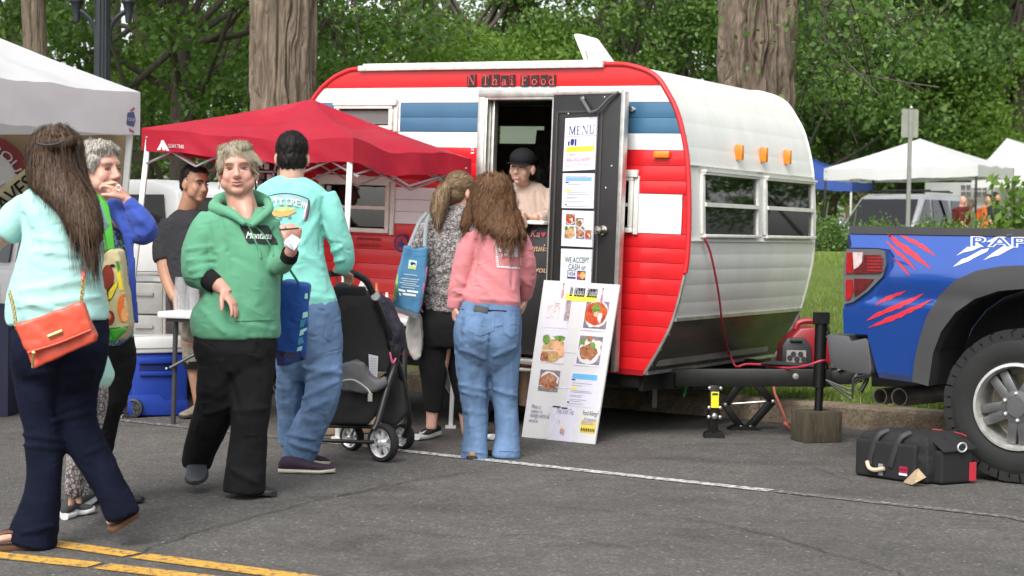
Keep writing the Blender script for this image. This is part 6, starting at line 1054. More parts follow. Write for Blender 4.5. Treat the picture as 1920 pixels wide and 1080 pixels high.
q = MB(); wcx = G(250, 783) + V3(0, 0, .065); q.lathe(wcx, (0, -1, 0), [(.0, -.03), (.06, -.03), (.064, -.02), (.064, .03), (.05, .035), (.045, .02), (.015, .02), (0, .03)], 24); cwh = q.build('wheel', M('dark_wheel', (.03, .03, .032), .6), ck, smooth=True, sharp=35); q = MB()
for i in range(5): a = 6.2832*i/5; q.bar(wcx + V3(0, -.022, 0), wcx + V3(.045*math.cos(a), -.024, .045*math.sin(a)), .012, .008, (0, 1, 0))
q.build('spokes', M('dark_wheel', (0, 0, 0)), cwh)
cn = G(209, 786); q = MB(); q.lathe(cn, (0, 0, 1), [(0, .004), (.024, 0), (.031, .012), (.032, .10), (.026, .116), (.026, .12), (.022, .116), (0, .114)], 24); can = q.build('soda_can', M('can_red', (.45, .012, .02), .3, .4), smooth=True, sharp=30, org=cn); tag(can, 'red soda can standing on the road beside the cooler', 'soda can'); sw_ = [[(-.02, .05), (-.005, .062), (.006, .055), (.018, .07), (.018, .062), (.006, .046), (-.005, .052), (-.02, .04)]]; flat('white_swirl', sw_, cn + V3(0, -.06, 0), (1, 0, 0), (0, 0, 1), mPap, can, bvh(can), .001, 1)
dc = V3(A(282, 500, 11.9)[0], 11.9, 0); dt = thing('drawer_cart', 'translucent plastic drawer cart behind the blue cooler', 'drawer cart', dc); mFr = M('frosted_plastic', (.40, .39, .37), .3, var=.15, alpha=.75); z1 = A(282, 512, 11.9)[2]
for i in range(4): q = MB(); q.box(dc + V3(0, 0, .1 + i*z1/4.2), (.125, 0, 0), (0, .18, 0), (0, 0, z1/8.8)); dr = q.build('drawer', mFr, dt, bevel=.01); q = MB(); q.bar(dc + V3(-.06, -.19, .13 + i*z1/4.2), dc + V3(.06, -.19, .13 + i*z1/4.2), .02, .02); q.build('pull', mFr, dr)
q = MB(); q.box(dc + V3(0, 0, z1), (.14, 0, 0), (0, .2, 0), (0, 0, .012)); [q.bar(dc + V3(s*.137, -.17, 0), dc + V3(s*.137, -.17, z1), .02, .03, (0, 1, 0)) for s in (-1, 1)]; q.build('frame', mFr, dt, bevel=.004)
tbx = V3(A(300, 480, 11.8)[0], 11.85, z1 + .014); q = MB(); q.prism([tbx + V3(-.18, -.13, 0), tbx + V3(.16, -.13, 0), tbx + V3(.19, -.13, .22), tbx + V3(-.16, -.13, .24)], (0, .26, 0)); tag(q.build('plastic_tub', mWP, bevel=.012, org=tbx), 'white plastic tub on top of the drawer cart', 'tub')
rb = G(4, 752); rb[0] -= .1; q = MB(); q.box(rb + V3(0, .1, .16), (.16, 0, 0), (0, .12, 0), (0, 0, .16)); v, f, n = remesh([(q.v, q.f)], .012, 6); v = v + n*(fbm(v*9, 3, 2)*.012)[:, None]; rw = build('red_bag', v, f, M('red_bag_cloth', (.36, .012, .035), .7, bump=.2), None, smooth=True, org=rb); tag(rw, 'red fabric bag on the road at the left edge', 'bag'); q = MB(); q.tube(catmull([rb + V3(0, -.03, .3), rb + V3(.08, -.05, .36), rb + V3(.17, -.04, .31)], 5), .008, 6); q.build('strap', mWP, rw, smooth=True)
q = MB(); lb = V3(A(-12, 560, 11.2)[0] - .15, 11.3, 0); lt = thing('stall_table', 'dark cloth covered table at the left edge inside the white tent', 'table', lb); q.box(lb + V3(-.3, .2, .36), (.55, 0, 0), (0, .3, 0), (0, 0, .36)); q.build('cloth', mDB, lt, bevel=.01)
q = MB(); q.box(lb + V3(-.1, .1, .80), (.2, 0, 0), (0, .12, 0), (0, 0, .07)); tag(q.build('bread_crate', mWP, bevel=.008, org=lb + V3(-.1, .1, .72)), 'white crate on the dark stall table at the left edge', 'crate')
cc = V3(A(512, 760, 11.1)[0], 11.1, 0); cch = thing('camp_chair', 'folded black camp chair with crossed legs between the hoodie and jeans', 'camp chair', cc)
for nm, a, b in (('leg', (500, 690), (527, 765)), ('leg', (528, 690), (500, 762)), ('leg', (505, 700), (503, 768)), ('brace', (502, 730), (527, 718)), ('leg', (523, 690), (526, 768))): q = MB(); q.tube([A(*a, 11.1), A(*b, 11.1 + (.12 if a[0] > 510 else -.05))], .009, 8); q.build(nm, mBlkF, cch, smooth=True)
q = MB(); q.quad(A(498, 640, 11.1), A(530, 640, 11.1), A(530, 692, 11.1), A(498, 692, 11.1)); v, f = q.v, q.f; q = MB(); q.prism(v, (0, .02, 0)); q.build('seat_cloth', mDB, cch, bevel=.006); q = MB(); q.tube([A(509, 690, 11.08), A(510, 712, 11.06)], .012, 8); q.build('clip', mAlu, cch, smooth=True)
pl0, pl1 = G(600, 815), G(742, 812); q = MB(); q.bar(pl0 + V3(0, 0, .05), pl1 + V3(0, .1, .05), .14, .09); tag(q.build('wooden_beam', M('pale_timber', (.32, .23, .14), .7, var=.25, vsc=14, stretch=(1, 6, 6)), bevel=.006, org=pl0), 'pale timber beam lying behind the stroller wheels', 'timber beam')
mOr = M('bottle_orange', (.55, .16, .05), .35); mClF = M('white_box', (.6, .57, .55), .5)
for i, (px, y0, y1, w, mt, nm, lab) in enumerate([(683, 560, 522, .028, mClF, 'carton', 'white carton on the table behind the stroller handle'), (706, 575, 530, .03, mOr, 'sauce_bottle', 'orange sauce bottle on the table beside the white carton'), (725, 588, 548, .03, mClF, 'sauce_bottle', 'white squeeze bottle on the table near the blue tote')]):
 c = A(px, y0, 10.5); c[2] = tz + .022; h = A(px, y1, 10.5)[2] - c[2]; q = MB(); q.lathe(c, (0, 0, 1), [(0, 0), (w, 0), (w*1.05, .01), (w, h*.6), (w*.55, h*.75), (w*.35, h*.8), (w*.3, h), (0, h)] if nm != 'carton' else [(0, 0), (w*1.3, 0), (w*1.3, h*.8), (w*.6, h), (0, h)], 16 if nm != 'carton' else 4); tag(q.build(nm, mt, smooth=nm != 'carton', sharp=40, org=c), lab, nm.split('_')[-1])
rk = thing('hanging_rack', 'dark wire rack of packets hanging under the red canopy', 'rack', A(500, 350, 11.6)); q = MB(); q.bar(A(484, 300, 11.6), A(484, 352, 11.6), .012, .012, (0, 1, 0)); q.bar(A(519, 300, 11.6), A(507, 352, 11.6), .012, .012, (0, 1, 0)); [q.bar(A(482, y, 11.6), A(518, y, 11.6), .012, .012, (0, 1, 0)) for y in (302, 322, 345)]; q.build('wire_frame', mAlu, rk)
q = MB(); q.prism([A(478, 298, 11.7), A(520, 298, 11.7), A(516, 360, 11.7), A(478, 360, 11.7)], (0, .04, 0)); q.build('back_panel', mDkP, rk)
for i, (px, py) in enumerate(((488, 310), (500, 312), (491, 330), (505, 332), (487, 343))): q = MB(); q.box(A(px, py, 11.58), (.016, 0, 0), (0, .012, 0), (0, 0, .02)); q.build('packet', mPap if i % 2 else M('packet_grey', (.2, .2, .2), .5), rk, bevel=.004)
# ================================================================ stroller
YS = 9.35; mFab = M('black_stroller_fabric', (.014, .014, .015), .85, bump=.25, bsc=220, bdist=.001); mTubeB = M('black_tube', (.02, .02, .021), .35, .2); mNv = M('navy_canopy', (.016, .015, .028), .8, bump=.3, bsc=60, bdist=.006)
sr = thing('stroller', 'black baby stroller with silver spoked wheels pushed by the man in mint', 'stroller', G(690, 850)*V3(1, 1, 0))
def swheel(px, py, rpx, squash, ctr_Y):
 c = A(px, py, ctr_Y); r = c[2]; ax = unit(V3(-squash, -1, 0)); q = MB(); q.lathe(c, ax, [(r*.76, -.024), (r*.92, -.026), (r, -.014), (r, .014), (r*.92, .026), (r*.76, .024), (r*.74, 0), (r*.76, -.024)], 36); w = q.build('wheel', mRub, sr, smooth=True, sharp=40); q = MB(); q.lathe(c, ax, [(r*.76, -.02), (r*.66, -.016), (r*.66, .016), (r*.76, .022)], 36); q.build('rim', mBrt, w, smooth=True, sharp=40)
 x = unit(np.cross(ax, (0, 0, 1))); y = np.cross(ax, x); q = MB()
 for i in range(7): a = 6.2832*i/7 + .2; d = x*math.cos(a) + y*math.sin(a); q.bar(c + d*r*.1, c + d*r*.7, .02, .014, ax)
 q.lathe(c, ax, [(0, -.03), (r*.16, -.03), (r*.16, .03), (0, .035)], 14); q.build('spokes', mBrt, w)
swheel(718, 830, 38, .85, 9.28); swheel(757, 818, 31, 1.1, 9.85); swheel(660, 819, 21, .8, 9.75)
T = lambda name, pts, r, par=sr, mat=mTubeB: (lambda q: q.build(name, mat, par, smooth=True, sharp=60))(MB().tube(catmull([A(*p) for p in pts], 6), r, 10))
T('handlebar', [(618, 513, 9.0), (655, 511, 9.05), (684, 524, 9.1), (697, 545, 9.15), (703, 563, 9.2)], .019); T('frame_tube', [(703, 560, 9.2), (720, 600, 9.3), (738, 650, 9.4), (741, 680, 9.42), (728, 720, 9.38), (708, 790, 9.3), (700, 806, 9.28)], .017)
T('frame_tube', [(741, 668, 9.42), (752, 700, 9.5), (762, 750, 9.62), (768, 790, 9.75), (758, 818, 9.82)], .016); T('axle', [(590, 825, 9.4), (660, 828, 9.35), (700, 829, 9.28)], .011); T('frame_tube', [(612, 520, 9.2), (640, 640, 9.45), (668, 780, 9.7), (662, 815, 9.75)], .014); T('frame_tube', [(600, 798, 9.6), (690, 800, 9.5), (745, 800, 9.65)], .012)
q = MB(); q.lathe(A(704, 556, 9.17), (0, -1, 0), [(0, .025), (.02, .025), (.026, .01), (.026, -.02)], 16); q.build('hinge_cap', M('hinge_grey', (.3, .3, .31), .4), sr, smooth=True, sharp=40)
def soft_poly(name, pts, Y, th, mat, vox=.012, sm=4, wr=.008, ws=11, parent=sr, seed=1):
 P = [A(x, y, Y) for x, y in pts]; q = MB(); q.prism(P, (0, th, 0)); v, f, n = remesh([(q.v, q.f)], vox, sm); v = v + n*(fbm(v*np.array([ws, ws, ws*.6]), 3, seed)*wr)[:, None]; return build(name, v, f, mat, parent, smooth=True)
soft_poly('seat_back', [(626, 532), (640, 530), (696, 548), (720, 600), (733, 668), (728, 700), (640, 690), (622, 600)], 9.42, .16, mFab); soft_poly('canopy', [(693, 548), (705, 556), (722, 566), (738, 590), (748, 620), (752, 645), (746, 658), (732, 650), (716, 610)], 9.36, .3, mNv, wr=.022, ws=16)
soft_poly('basket', [(600, 700), (640, 720), (700, 722), (728, 700), (730, 715), (706, 775), (690, 797), (612, 797), (592, 760)], 9.4, .32, mFab); soft_poly('storage_pouch', [(730, 690), (758, 720), (762, 775), (740, 800), (706, 790)], 9.5, .3, mFab, seed=4)
bgp = soft_poly('grey_bag', [(628, 700), (640, 683), (668, 677), (684, 682), (694, 702), (708, 715), (722, 706), (726, 720), (704, 732), (690, 740), (640, 735)], 9.33, .18, M('grey_nylon', (.12, .12, .125), .6, bump=.2), wr=.015, ws=14); T('zip', [(628, 718, 9.31), (660, 712, 9.3), (686, 727, 9.3), (696, 740, 9.29)], .005, bgp, M('pale_zip', (.5, .48, .42), .4)); q = MB(); q.box(A(694, 745, 9.285), (.012, 0, 0), (0, .004, 0), (0, 0, .022)); q.build('zip_pull', mAlu, bgp)
q = MB(); q.prism([A(691, 664, 9.395), A(709, 668, 9.395), A(707, 716, 9.395), A(693, 715, 9.395)], (0, .003, 0)); lbl = q.build('care_label', M('label_grey_white', (.5, .5, .52), .5), sr); q = MB()
for i in range(9): q.prism([A(695, 671 + i*4.8, 9.391), A(706, 672 + i*4.8, 9.391), A(706, 673.5 + i*4.8, 9.391), A(695, 672.5 + i*4.8, 9.391)], (0, .001, 0))
q.build('label_print', mGry, lbl); q = MB(); q.box(A(630, 560, 9.2), (.02, 0, 0), (0, .02, 0), (0, 0, .05)); q.box(A(655, 545, 9.22), (.09, 0, 0), (0, .03, 0), (0, 0, .025)); v, f, n = remesh([(q.v, q.f)], .01, 5); build('parent_pouch', v, f, mFab, sr, smooth=True)
q = MB(); q.ell(A(741, 655, 9.4), (.03, 0, 0), (0, .03, 0), (0, 0, .07)); q.build('fold_joint', mTubeB, sr, smooth=True)
T('safety_strap', [(731, 660, 9.34), (736, 680, 9.34), (742, 672, 9.36)], .006, sr, M('pink_strap', (.5, .1, .2), .6))
# ================================================================ people
def skin(name, c):
 m = M(name, c, .5, var=.10, vsc=22, bump=.08, bsc=150, bdist=.001); b = [n for n in m.node_tree.nodes if n.type == 'BSDF_PRINCIPLED'][0]; b.inputs['Subsurface Weight'].default_value = .12; b.inputs['Subsurface Radius'].default_value = (.02, .008, .004); return m
skF = skin('skin_fair', (.56, .32, .24)); skR = skin('skin_ruddy', (.56, .295, .225)); skT = skin('skin_tan', (.38, .20, .125)); skA = skin('skin_light', (.58, .35, .26))
def hairmat(name, cols):
 m, nt, b, tc, out = nodes(name); at = N(nt, 'Attribute', attribute_name='var'); nt.links.new(ramp(nt, at.outputs['Fac'], [(i/(len(cols)-1), c) for i, c in enumerate(cols)]), b.inputs['Base Color']); b.inputs['Roughness'].default_value = .58; b.inputs['Specular IOR Level'].default_value = .22; return m
def cloth(name, c, rough=.85, bsc=350, var=.07, bump=.25, **k): return M(name, c, rough, var=var, vsc=7, bump=bump, bsc=bsc, bdist=.0015, spec=.2, sheen=.12 if sum(c) > .2 else 0., wrk=.45, **k)
def px2m(Y): return Y/F
def ringloft(Y0, rows, n=28, ex=2.35):
 R = np.array([tuple(r) + (0,)*(6 - len(r)) for r in rows], float); R = catmull(R, 4); rings = []
 for y, xl, xr, t, dd, tilt in R:
  Y = Y0 + dd; c = A((xl + xr)/2, y, Y); w = abs(xr - xl)/2*px2m(Y); ring = []
  for k in range(n):
   a = 2*math.pi*k/n; ca, sa = math.cos(a), math.sin(a); x = math.copysign(abs(ca)**(2/ex), ca); yy = math.copysign(abs(sa)**(2/ex), sa); ring.append(c + V3(x*w, yy*t, -x*tilt*px2m(Y)))
  rings.append(ring)
 return loft(rings)
def torso(Y0, rows): return ringloft(Y0, [(r[0], (r[1]+r[2])/2 - (r[2]-r[1])*.355, (r[1]+r[2])/2 + (r[2]-r[1])*.355, r[3]*.8, r[4]) for r in rows])
def bleg(Y0, pts): return limb(Y0, [(x, y, d, r*.5) for x, y, d, r in pts])
def limb(Y0, pts, n=14, sub=4, flat=None):
 P = np.array(pts, float); P = catmull(P, sub); W3 = np.array([A(x, y, Y0 + d) for x, y, d, r in P]); R = np.array([r*px2m(Y0 + d) for x, y, d, r in P]); return tube(W3, R, n, flat)
def folds(v, n, Y0, lines, rng=None):
 d = np.zeros(len(v))
 for x0, y0, x1, y1, w, h in lines:
  a, b = A(x0, y0, Y0), A(x1, y1, Y0); ab = b - a; sc = v[:, 1:2]/Y0; p = v/np.where(sc == 0, 1, sc); p = (v - EYE)/sc + EYE
  t = np.clip(((p - a) @ ab)/(ab @ ab), 0, 1); q = a + t[:, None]*ab; r = np.linalg.norm((p - q)*np.array([1, 0, 1]), axis=1); ww = w*px2m(Y0)*(.35 + .65*np.sin(np.pi*np.clip(t*.9 + .05, 0, 1))); d += h*np.exp(-(r/ww)**2)*np.clip(-n[:, 1]*3, 0, 1)
 return d
def garment(name, pieces, mat, person, vox=.010, sm=6, wr=.006, ws=(11, 11, 7), seed=0, lines=(), Y0=8., pinch=(), ridge=.5):
 v, f, n = remesh(pieces, vox, sm); s = np.array(ws, float)
 wp = np.stack([fbm(v*5, 2, seed + 31), fbm(v*5, 2, seed + 37), fbm(v*5, 2, seed + 41)], 1)*.35
 nz = fbm(v*s + wp, 3, seed); rg = (1 - 2*np.abs(vnoise(v*s*.9 + wp*2, seed + 3)))*ridge; rf = 1 - 2*np.abs(vnoise(v*s*2.3 + wp*4, seed + 5)); rf2 = 1 - 2*np.abs(vnoise(v*s*np.array([1.2, 1.2, 3.2]) + wp*5, seed + 7)); d = (nz*.5 + rg*1.1 + (rf*.45 + rf2*.4)*ridge*2*np.clip(.5 + fbm(v*4, 2, seed + 13), 0, 1))*wr
 for (x, y, r, a) in pinch:      # extra crumple where cloth bunches
  c = A(x, y, Y0); w = np.exp(-(np.linalg.norm((v - c)*np.array([1, .4, 1]), axis=1)/(r*px2m(Y0)))**2); d += w*a*((1 - 2*np.abs(vnoise(v*np.array([9, 9, 34]) + wp*2, seed + 9))))
 if lines: d = d + folds(v, n, Y0, lines)
 v = v + n*d[:, None]; return build(name, v, f, mat, person, smooth=True)
def frame(fwd, up=(0, 0, 1)):
 f = unit(fwd); r = unit(np.cross(f, up)); return r, f, np.cross(r, f)
class Head:
 def __init__(s, c, fwd, up=(0, 0, 1), sc=1., wide=1.):
  s.c = np.asarray(c, float); s.r, s.f, s.u = frame(fwd, up); s.s = sc; s.w = wide
 def P(s, x, y, z): return s.c + (s.r*x*s.w + s.f*y + s.u*z)*s.s
 def E(s, c, r, nu=18, nv=12): return ell(s.P(*c), s.r*r[0]*s.s*s.w, s.f*r[1]*s.s, s.u*r[2]*s.s, nu, nv)
 def pieces(s, neck, nr=.056, jaw=1., ears=True):
  o = [s.E((0, -.012, .035), (.076, .096, .088)), s.E((0, .020, -.02), (.064, .070, .093)), s.E((0, .022, -.062), (.054*jaw, .060, .050*jaw)), s.E((0, .070, -.093), (.024*jaw, .020, .020)), s.E((0, .066, .032), (.052, .026, .024)), s.E((0, .078, -.060), (.028, .016, .020)), s.E((-.036, .056, -.030), (.028, .026, .032)), s.E((.036, .056, -.030), (.028, .026, .032)), s.E((-.040*jaw, .034, -.058), (.026*jaw, .036, .034)), s.E((.040*jaw, .034, -.058), (.026*jaw, .036, .034))]
  o.append(tube([s.P(0, .086, .018), s.P(0, .097, -.008), s.P(0, .108, -.030), s.P(0, .100, -.040)], [.008*s.s, .0105*s.s, .0145*s.s, .010*s.s], 10))
  for sg in (-1, 1):
   o.append(s.E((sg*.011, .096, -.034), (.010, .011, .009), 10, 8))
   if ears: o.append(ell(s.P(sg*.078, -.008, -.012), (s.r*sg*.010 + s.f*.004)*s.s, (s.f*.020 - s.r*sg*.008)*s.s, s.u*.033*s.s, 12, 8)); o.append(s.E((sg*.077, .0, -.036), (.008, .010, .012), 8, 6))
  nk = np.asarray(neck, float); o.append(tube([s.P(0, -.022, -.02), s.P(0, -.022, -.09), nk, nk - V3(0, 0, .06)], [nr*.98*s.s, nr*s.s, nr*1.08*s.s, nr*1.7*s.s], 18)); return o
 def sculpt(s, v):
  q = (v - s.c) @ np.stack([s.r/s.w, s.f, s.u], 1)/s.s; d = np.zeros((len(v), 3)); g = lambda c, r: np.exp(-(((q - np.array(c))/np.array(r))**2).sum(1))
  for sg in (-1, 1):
   d += (-.011*g((sg*.032, .085, .006), (.017, .03, .010)))[:, None]*s.f; d += (.004*g((sg*.032, .08, -.008), (.016, .03, .006)))[:, None]*s.f; d += (-.0016*g((sg*.030, .09, -.048), (.008, .03, .02)))[:, None]*s.f
  d += (-.006*g((0, .098, -.060), (.024, .03, .0035)))[:, None]*s.f; d += (.003*g((0, .098, -.053), (.018, .03, .004)) + .004*g((0, .098, -.069), (.016, .03, .005)))[:, None]*s.f; d += (-.003*g((0, .09, -.079), (.018, .03, .005)))[:, None]*s.f
  return v + d*s.s
 def features(s, person, hair, lip=(.36, .13, .11), eye_open=1., brow=1., teeth=False, iris=(.04, .025, .015), lash=True):
  mE = M('eye_white', (.55, .52, .50), .2, var=.02); mI = M('iris_%d' % int(iris[0]*1000), iris, .15); mLp = M('lip_%d' % int(lip[1]*1000), lip, .45, var=.05); mLs = M('lash_line', (.05, .03, .025), .7)
  for sg in (-1, 1):
   q = MB(); q.add(*s.E((sg*.032, .0765, .005), (.0135, .009, .0062*eye_open), 14, 8)); e = q.build('eye', mE, person, smooth=True); q = MB(); q.add(*s.E((sg*.032, .0825, .005), (.0056, .0045, .0056*min(1, eye_open)), 12, 8)); q.build('iris', mI, e, smooth=True)
   if lash: q = MB(); q.tube([s.P(sg*.017, .083, .0055 + .001*eye_open), s.P(sg*.026, .0875, .0055 + .005*eye_open), s.P(sg*.036, .086, .0055 + .0055*eye_open), s.P(sg*.0465, .078, .0045 + .002*eye_open)], .0017*s.s, 6); q.build('eyelash', mLs, person, smooth=True)
   q = MB(); q.tube(catmull([s.P(sg*.013, .0925, .023), s.P(sg*.028, .093, .029), s.P(sg*.043, .084, .028), s.P(sg*.054, .07, .020)], 3), np.array([.0028, .0034, .0036, .0036, .0034, .003, .0028, .0024, .002, .0014])*s.s*brow, 6); q.build('eyebrow', hair, person, smooth=True)
  q = MB(); up_ = [s.P(-.024, .083, -.060), s.P(-.012, .0945, -.0555), s.P(0, .0965, -.0565), s.P(.012, .0945, -.0555), s.P(.024, .083, -.060)]; q.tube(catmull(up_, 3), np.concatenate([np.linspace(.001, .0036, 7), np.linspace(.0036, .001, 6)])*s.s, 8); lo = [s.P(-.022, .083, -.063), s.P(-.010, .0945, -.0685 - .005*teeth), s.P(.010, .0945, -.0685 - .005*teeth), s.P(.022, .083, -.063)]; q.tube(catmull(lo, 4), np.concatenate([np.linspace(.001, .0045, 7), np.linspace(.0045, .001, 6)])*s.s, 8); q.build('lips', mLp, person, smooth=True)
  if teeth: q = MB(); q.add(*s.E((0, .088, -.062), (.018, .008, .006), 12, 8)); q.build('teeth', M('teeth', (.62, .58, .52), .3), person, smooth=True)
def hand(wr, d, pn, side, sc=1., curl=(.25, .3, .25), spread=.06, thumb=(.5, .35), flex=(1, 1, 1, 1)):
 d = unit(d); pn = unit(np.asarray(pn, float) - d*np.dot(pn, d)); x = unit(np.cross(d, pn))*side; o = []; L = .088*sc
 rows = [(-.03, .026, .020), (.0, .027, .019), (.03, .034, .0175), (.06, .040, .0155), (.084, .039, .0125), (.092, .034, .009)]; rings = []
 for t, w, h in rows:
  rings.append([np.asarray(wr) + d*t*sc + (x*math.cos(a)*w + pn*math.sin(a)*h)*sc for a in np.linspace(0, 2*math.pi, 16, endpoint=False)])
 o.append(loft(rings))
 for i, (off, ln, r) in enumerate(((.0285, .070, .0085), (.0098, .078, .0088), (-.0092, .073, .0084), (-.0275, .058, .0074))):
  base = np.asarray(wr) + d*(.078 - abs(i - 1.2)*.004)*sc + x*off*sc; ang = 0; p = base; P = [base - d*.02*sc, base]; fd = unit(d + x*(off/.03)*spread)
  for k_, fr in enumerate((.46, .30, .24)):
   ang += curl[k_]*flex[i]; dd = fd*math.cos(ang) + pn*math.sin(ang); p = p + dd*ln*fr*sc; P.append(p)
  o.append(tube(catmull(P, 3), np.interp(np.linspace(0, 1, (len(P)-1)*3+1), [0, .3, .6, .9, 1], [r*1.05, r*1.05, r*.95, r*.8, r*.55])*sc, 10))
 b = np.asarray(wr) + d*.018*sc + x*.022*sc; t1 = unit(d*.75 + x*thumb[0]*1.6 + pn*.35); p1 = b + t1*.036*sc; t2 = unit(d*1.0 + x*thumb[0]*.8 + pn*(.2 + thumb[1])); p2 = p1 + t2*.032*sc; t3 = unit(d*1.0 + x*thumb[0]*.3 + pn*(.25 + thumb[1]*1.4)); p3 = p2 + t3*.026*sc; o.append(tube(catmull([b - t1*.012*sc, b, p1, p2, p3], 3), np.interp(np.linspace(0, 1, 13), [0, .3, .6, .9, 1], [.014, .0135, .0108, .0092, .006])*sc, 10)); return o
def person(loc, pieces, mat, label, group='people around the food trailer', vox=.0065, sm=3, head=None, cat='person'):
 v, f, n = remesh(pieces, vox, sm)
 if head is not None: v = head.sculpt(v)
 o = build('person', v, f, mat, None, smooth=True, org=np.asarray(loc, float)*V3(1, 1, 0) + V3(0, 0, loc[2] if len(loc) > 2 else 0)); return tag(o, label, cat, group)
def strands(name, base, n, length, width, mat, person, crown, seed=0, step=.018, wave=(0, 0), off=.004, part=None, lift=.35, sel=None, down=(0, 0, -1), tone=0., clump=0, jit=.002):
 v, f, nn = base; rng = np.random.default_rng(seed); tree = BVHTree.FromPolygons([tuple(p) for p in v], [tuple(int(i) for i in q) for q in f]); tri = v[f[:, :3]]; ar = np.linalg.norm(np.cross(tri[:, 1] - tri[:, 0], tri[:, 2] - tri[:, 0]), axis=1)
 cen = v[f].mean(1); pr = ar.copy()
 if sel is not None: pr = pr*sel(cen)
 pr = pr/pr.sum(); ids = rng.choice(len(f), n, p=pr); V = []; Fc = []; var = []; crown = np.asarray(crown, float); down = np.asarray(down, float)
 for i in ids:
  p = cen[i] + rng.normal(size=3)*.003; m = max(3, int(length*rng.uniform(.5, 1.1)/step)); tn = rng.uniform(0, 1); ph = rng.uniform(0, 6.28); wv = rng.uniform(.6, 1.3); side0 = None; ok = []; fr0 = rng.uniform(.45, 1.2)
  for k_ in range(m + 1):
   h = tree.find_nearest(Vector(p))
   if h[0] is None: break
   nr = np.array(h[1]); dist = h[3]; flow = unit((p - crown)*np.array([1, 1, .2]))*lift*math.exp(-k_*.25) + down; flow = flow + rng.normal(size=3)*.05; flow = flow + (nr*.06 if k_ > m*fr0 else 0)
   free = k_ > m*fr0
   if free: dist = 9
   if dist < .03: q = np.array(h[0]) + nr*(off + abs(rng.normal())*jit); p = q
   t = flow - nr*min(0, np.dot(flow, nr)) if dist > .002 else flow - nr*np.dot(flow, nr)
   t = flow - nr*np.dot(flow, nr) if dist < .03 else flow
   t = unit(t); sd = unit(np.cross(t, nr)); side0 = sd if side0 is None else unit(side0*.5 + sd*(1 if np.dot(sd, side0) > 0 else -1))
   pw = p + side0*wave[0]*wv*math.sin(k_*step*wave[1] + ph) + nr*wave[0]*.6*math.cos(k_*step*wave[1] + ph); ok.append((pw, side0)); p = p + t*step
  m = len(ok) - 1
  if m < 2: continue
  b = len(V)
  for k_, (pw, sd) in enumerate(ok): w = width*(1 - .75*(k_/m)**2)*(.5 if k_ == 0 else 1); V += [pw - sd*w/2, pw + sd*w/2]
  for k_ in range(m): Fc.append((b + 2*k_, b + 2*k_+1, b + 2*k_+3, b + 2*k_+2)); var.append(np.clip(.5 + (tn - .5)*.9 + tone + rng.normal()*.04, 0, 1))
 o = build(name, V, np.array(Fc, np.int32), mat, person, smooth=True); set_var(o.data, var); return o
def hairbase(pieces, mat, person, vox=.008, sm=3, wr=.004, seed=0, name='hair', ws=(30, 30, 8)):
 v, f, n = remesh(pieces, vox, sm); v = v + n*(fbm(v*np.array(ws, float), 3, seed)*wr)[:, None]; o = build(name, v, f, mat, person, smooth=True); set_var(o.data, np.clip(.35 + .3*fbm(v[f[:, 0]]*np.array([40, 40, 9]), 2, seed + 2), 0, 1)); return o, (v, f, n)
def capscalp(H, front=.055, low=-.03, grow=.006, back=-.05):
 return [H.E((0, -.030, .042), (.080 + grow, .084 + grow, .090 + grow)), H.E((0, -.050, -.0 + low*.5), (.070 + grow, .058 + grow, .075 + grow))]
def shoe(heel, toe, w, hgt, mat_u, mat_s, person, name='shoe', sole=.022, ankle=.06, lift=None, up=(0, 0, 1)):
 heel, toe, up = np.asarray(heel, float), np.asarray(toe, float), unit(up); d = toe - heel; L = np.linalg.norm(d); d = d/L; x = unit(np.cross(d, up)); up = np.cross(x, d); R1 = []; R2 = []
 for t, ww, h in ((-.02, .32, .55), (.05, .78, 1.0), (.2, .86, 1.02), (.36, .84, .92), (.55, .98, .66), (.75, 1.02, .5), (.92, .8, .42), (1.0, .4, .32)):
  c = heel + d*t*L; R1.append([c + x*math.cos(a)*w/2*ww + up*(sole*.6 + max(0, .5 + .5*math.sin(a))*(hgt - sole)*h) for a in np.linspace(0, 2*math.pi, 16, endpoint=False)])
  R2.append([c + x*math.cos(a)*w/2*(ww*1.04 + .04) + up*(sole*.5 + math.copysign(abs(math.sin(a))**.5, math.sin(a))*sole*.5 + (.006 if t > .9 else 0)) for a in np.linspace(0, 2*math.pi, 16, endpoint=False)])
 v, f, n = remesh([loft(R1)], .006, 4); u_ = build(name, v, f, mat_u, person, smooth=True); q = MB(); q.add(*loft(R2)); q.build('sole', mat_s, u_, smooth=True, sharp=50); return u_
mDenimD = M('dark_denim', (.0055, .0075, .019), .9, var=.3, vsc=8, bump=.25, bsc=450, bdist=.0015, spec=.12, wrk=.4); mDenim = M('mid_denim', (.115, .19, .32), .85, var=.42, vsc=5, bump=.3, bsc=420, bdist=.0015, spec=.2, stretch=(1, 1, .35), wrk=.5); mBlkC = cloth('black_cloth', (.010, .010, .011), .9, 400, .2)
HB = dict(brown=hairmat('hair_brown', [(.034, .021, .014), (.078, .049, .033), (.15, .095, .064)]), grey=hairmat('hair_grey', [(.17, .135, .085), (.33, .28, .20), (.52, .46, .36)]), silver=hairmat('hair_silver', [(.26, .23, .20), (.42, .39, .34), (.60, .57, .52)]), black=hairmat('hair_black', [(.005, .004, .004), (.012, .010, .009), (.03, .025, .022)]), auburn=hairmat('hair_auburn', [(.065, .032, .017), (.12, .060, .030), (.20, .105, .052)]), tawny=hairmat('hair_tawny', [(.085, .054, .030), (.19, .125, .07), (.32, .225, .135)]))
for k_ in list(HB): M_ = HB[k_]
Y = 7.95; gH = Head(A(445, 320, Y - .02), (.12, -1, .04), unit(V3(-.06, 0, 1)), 1.03, 1.02)
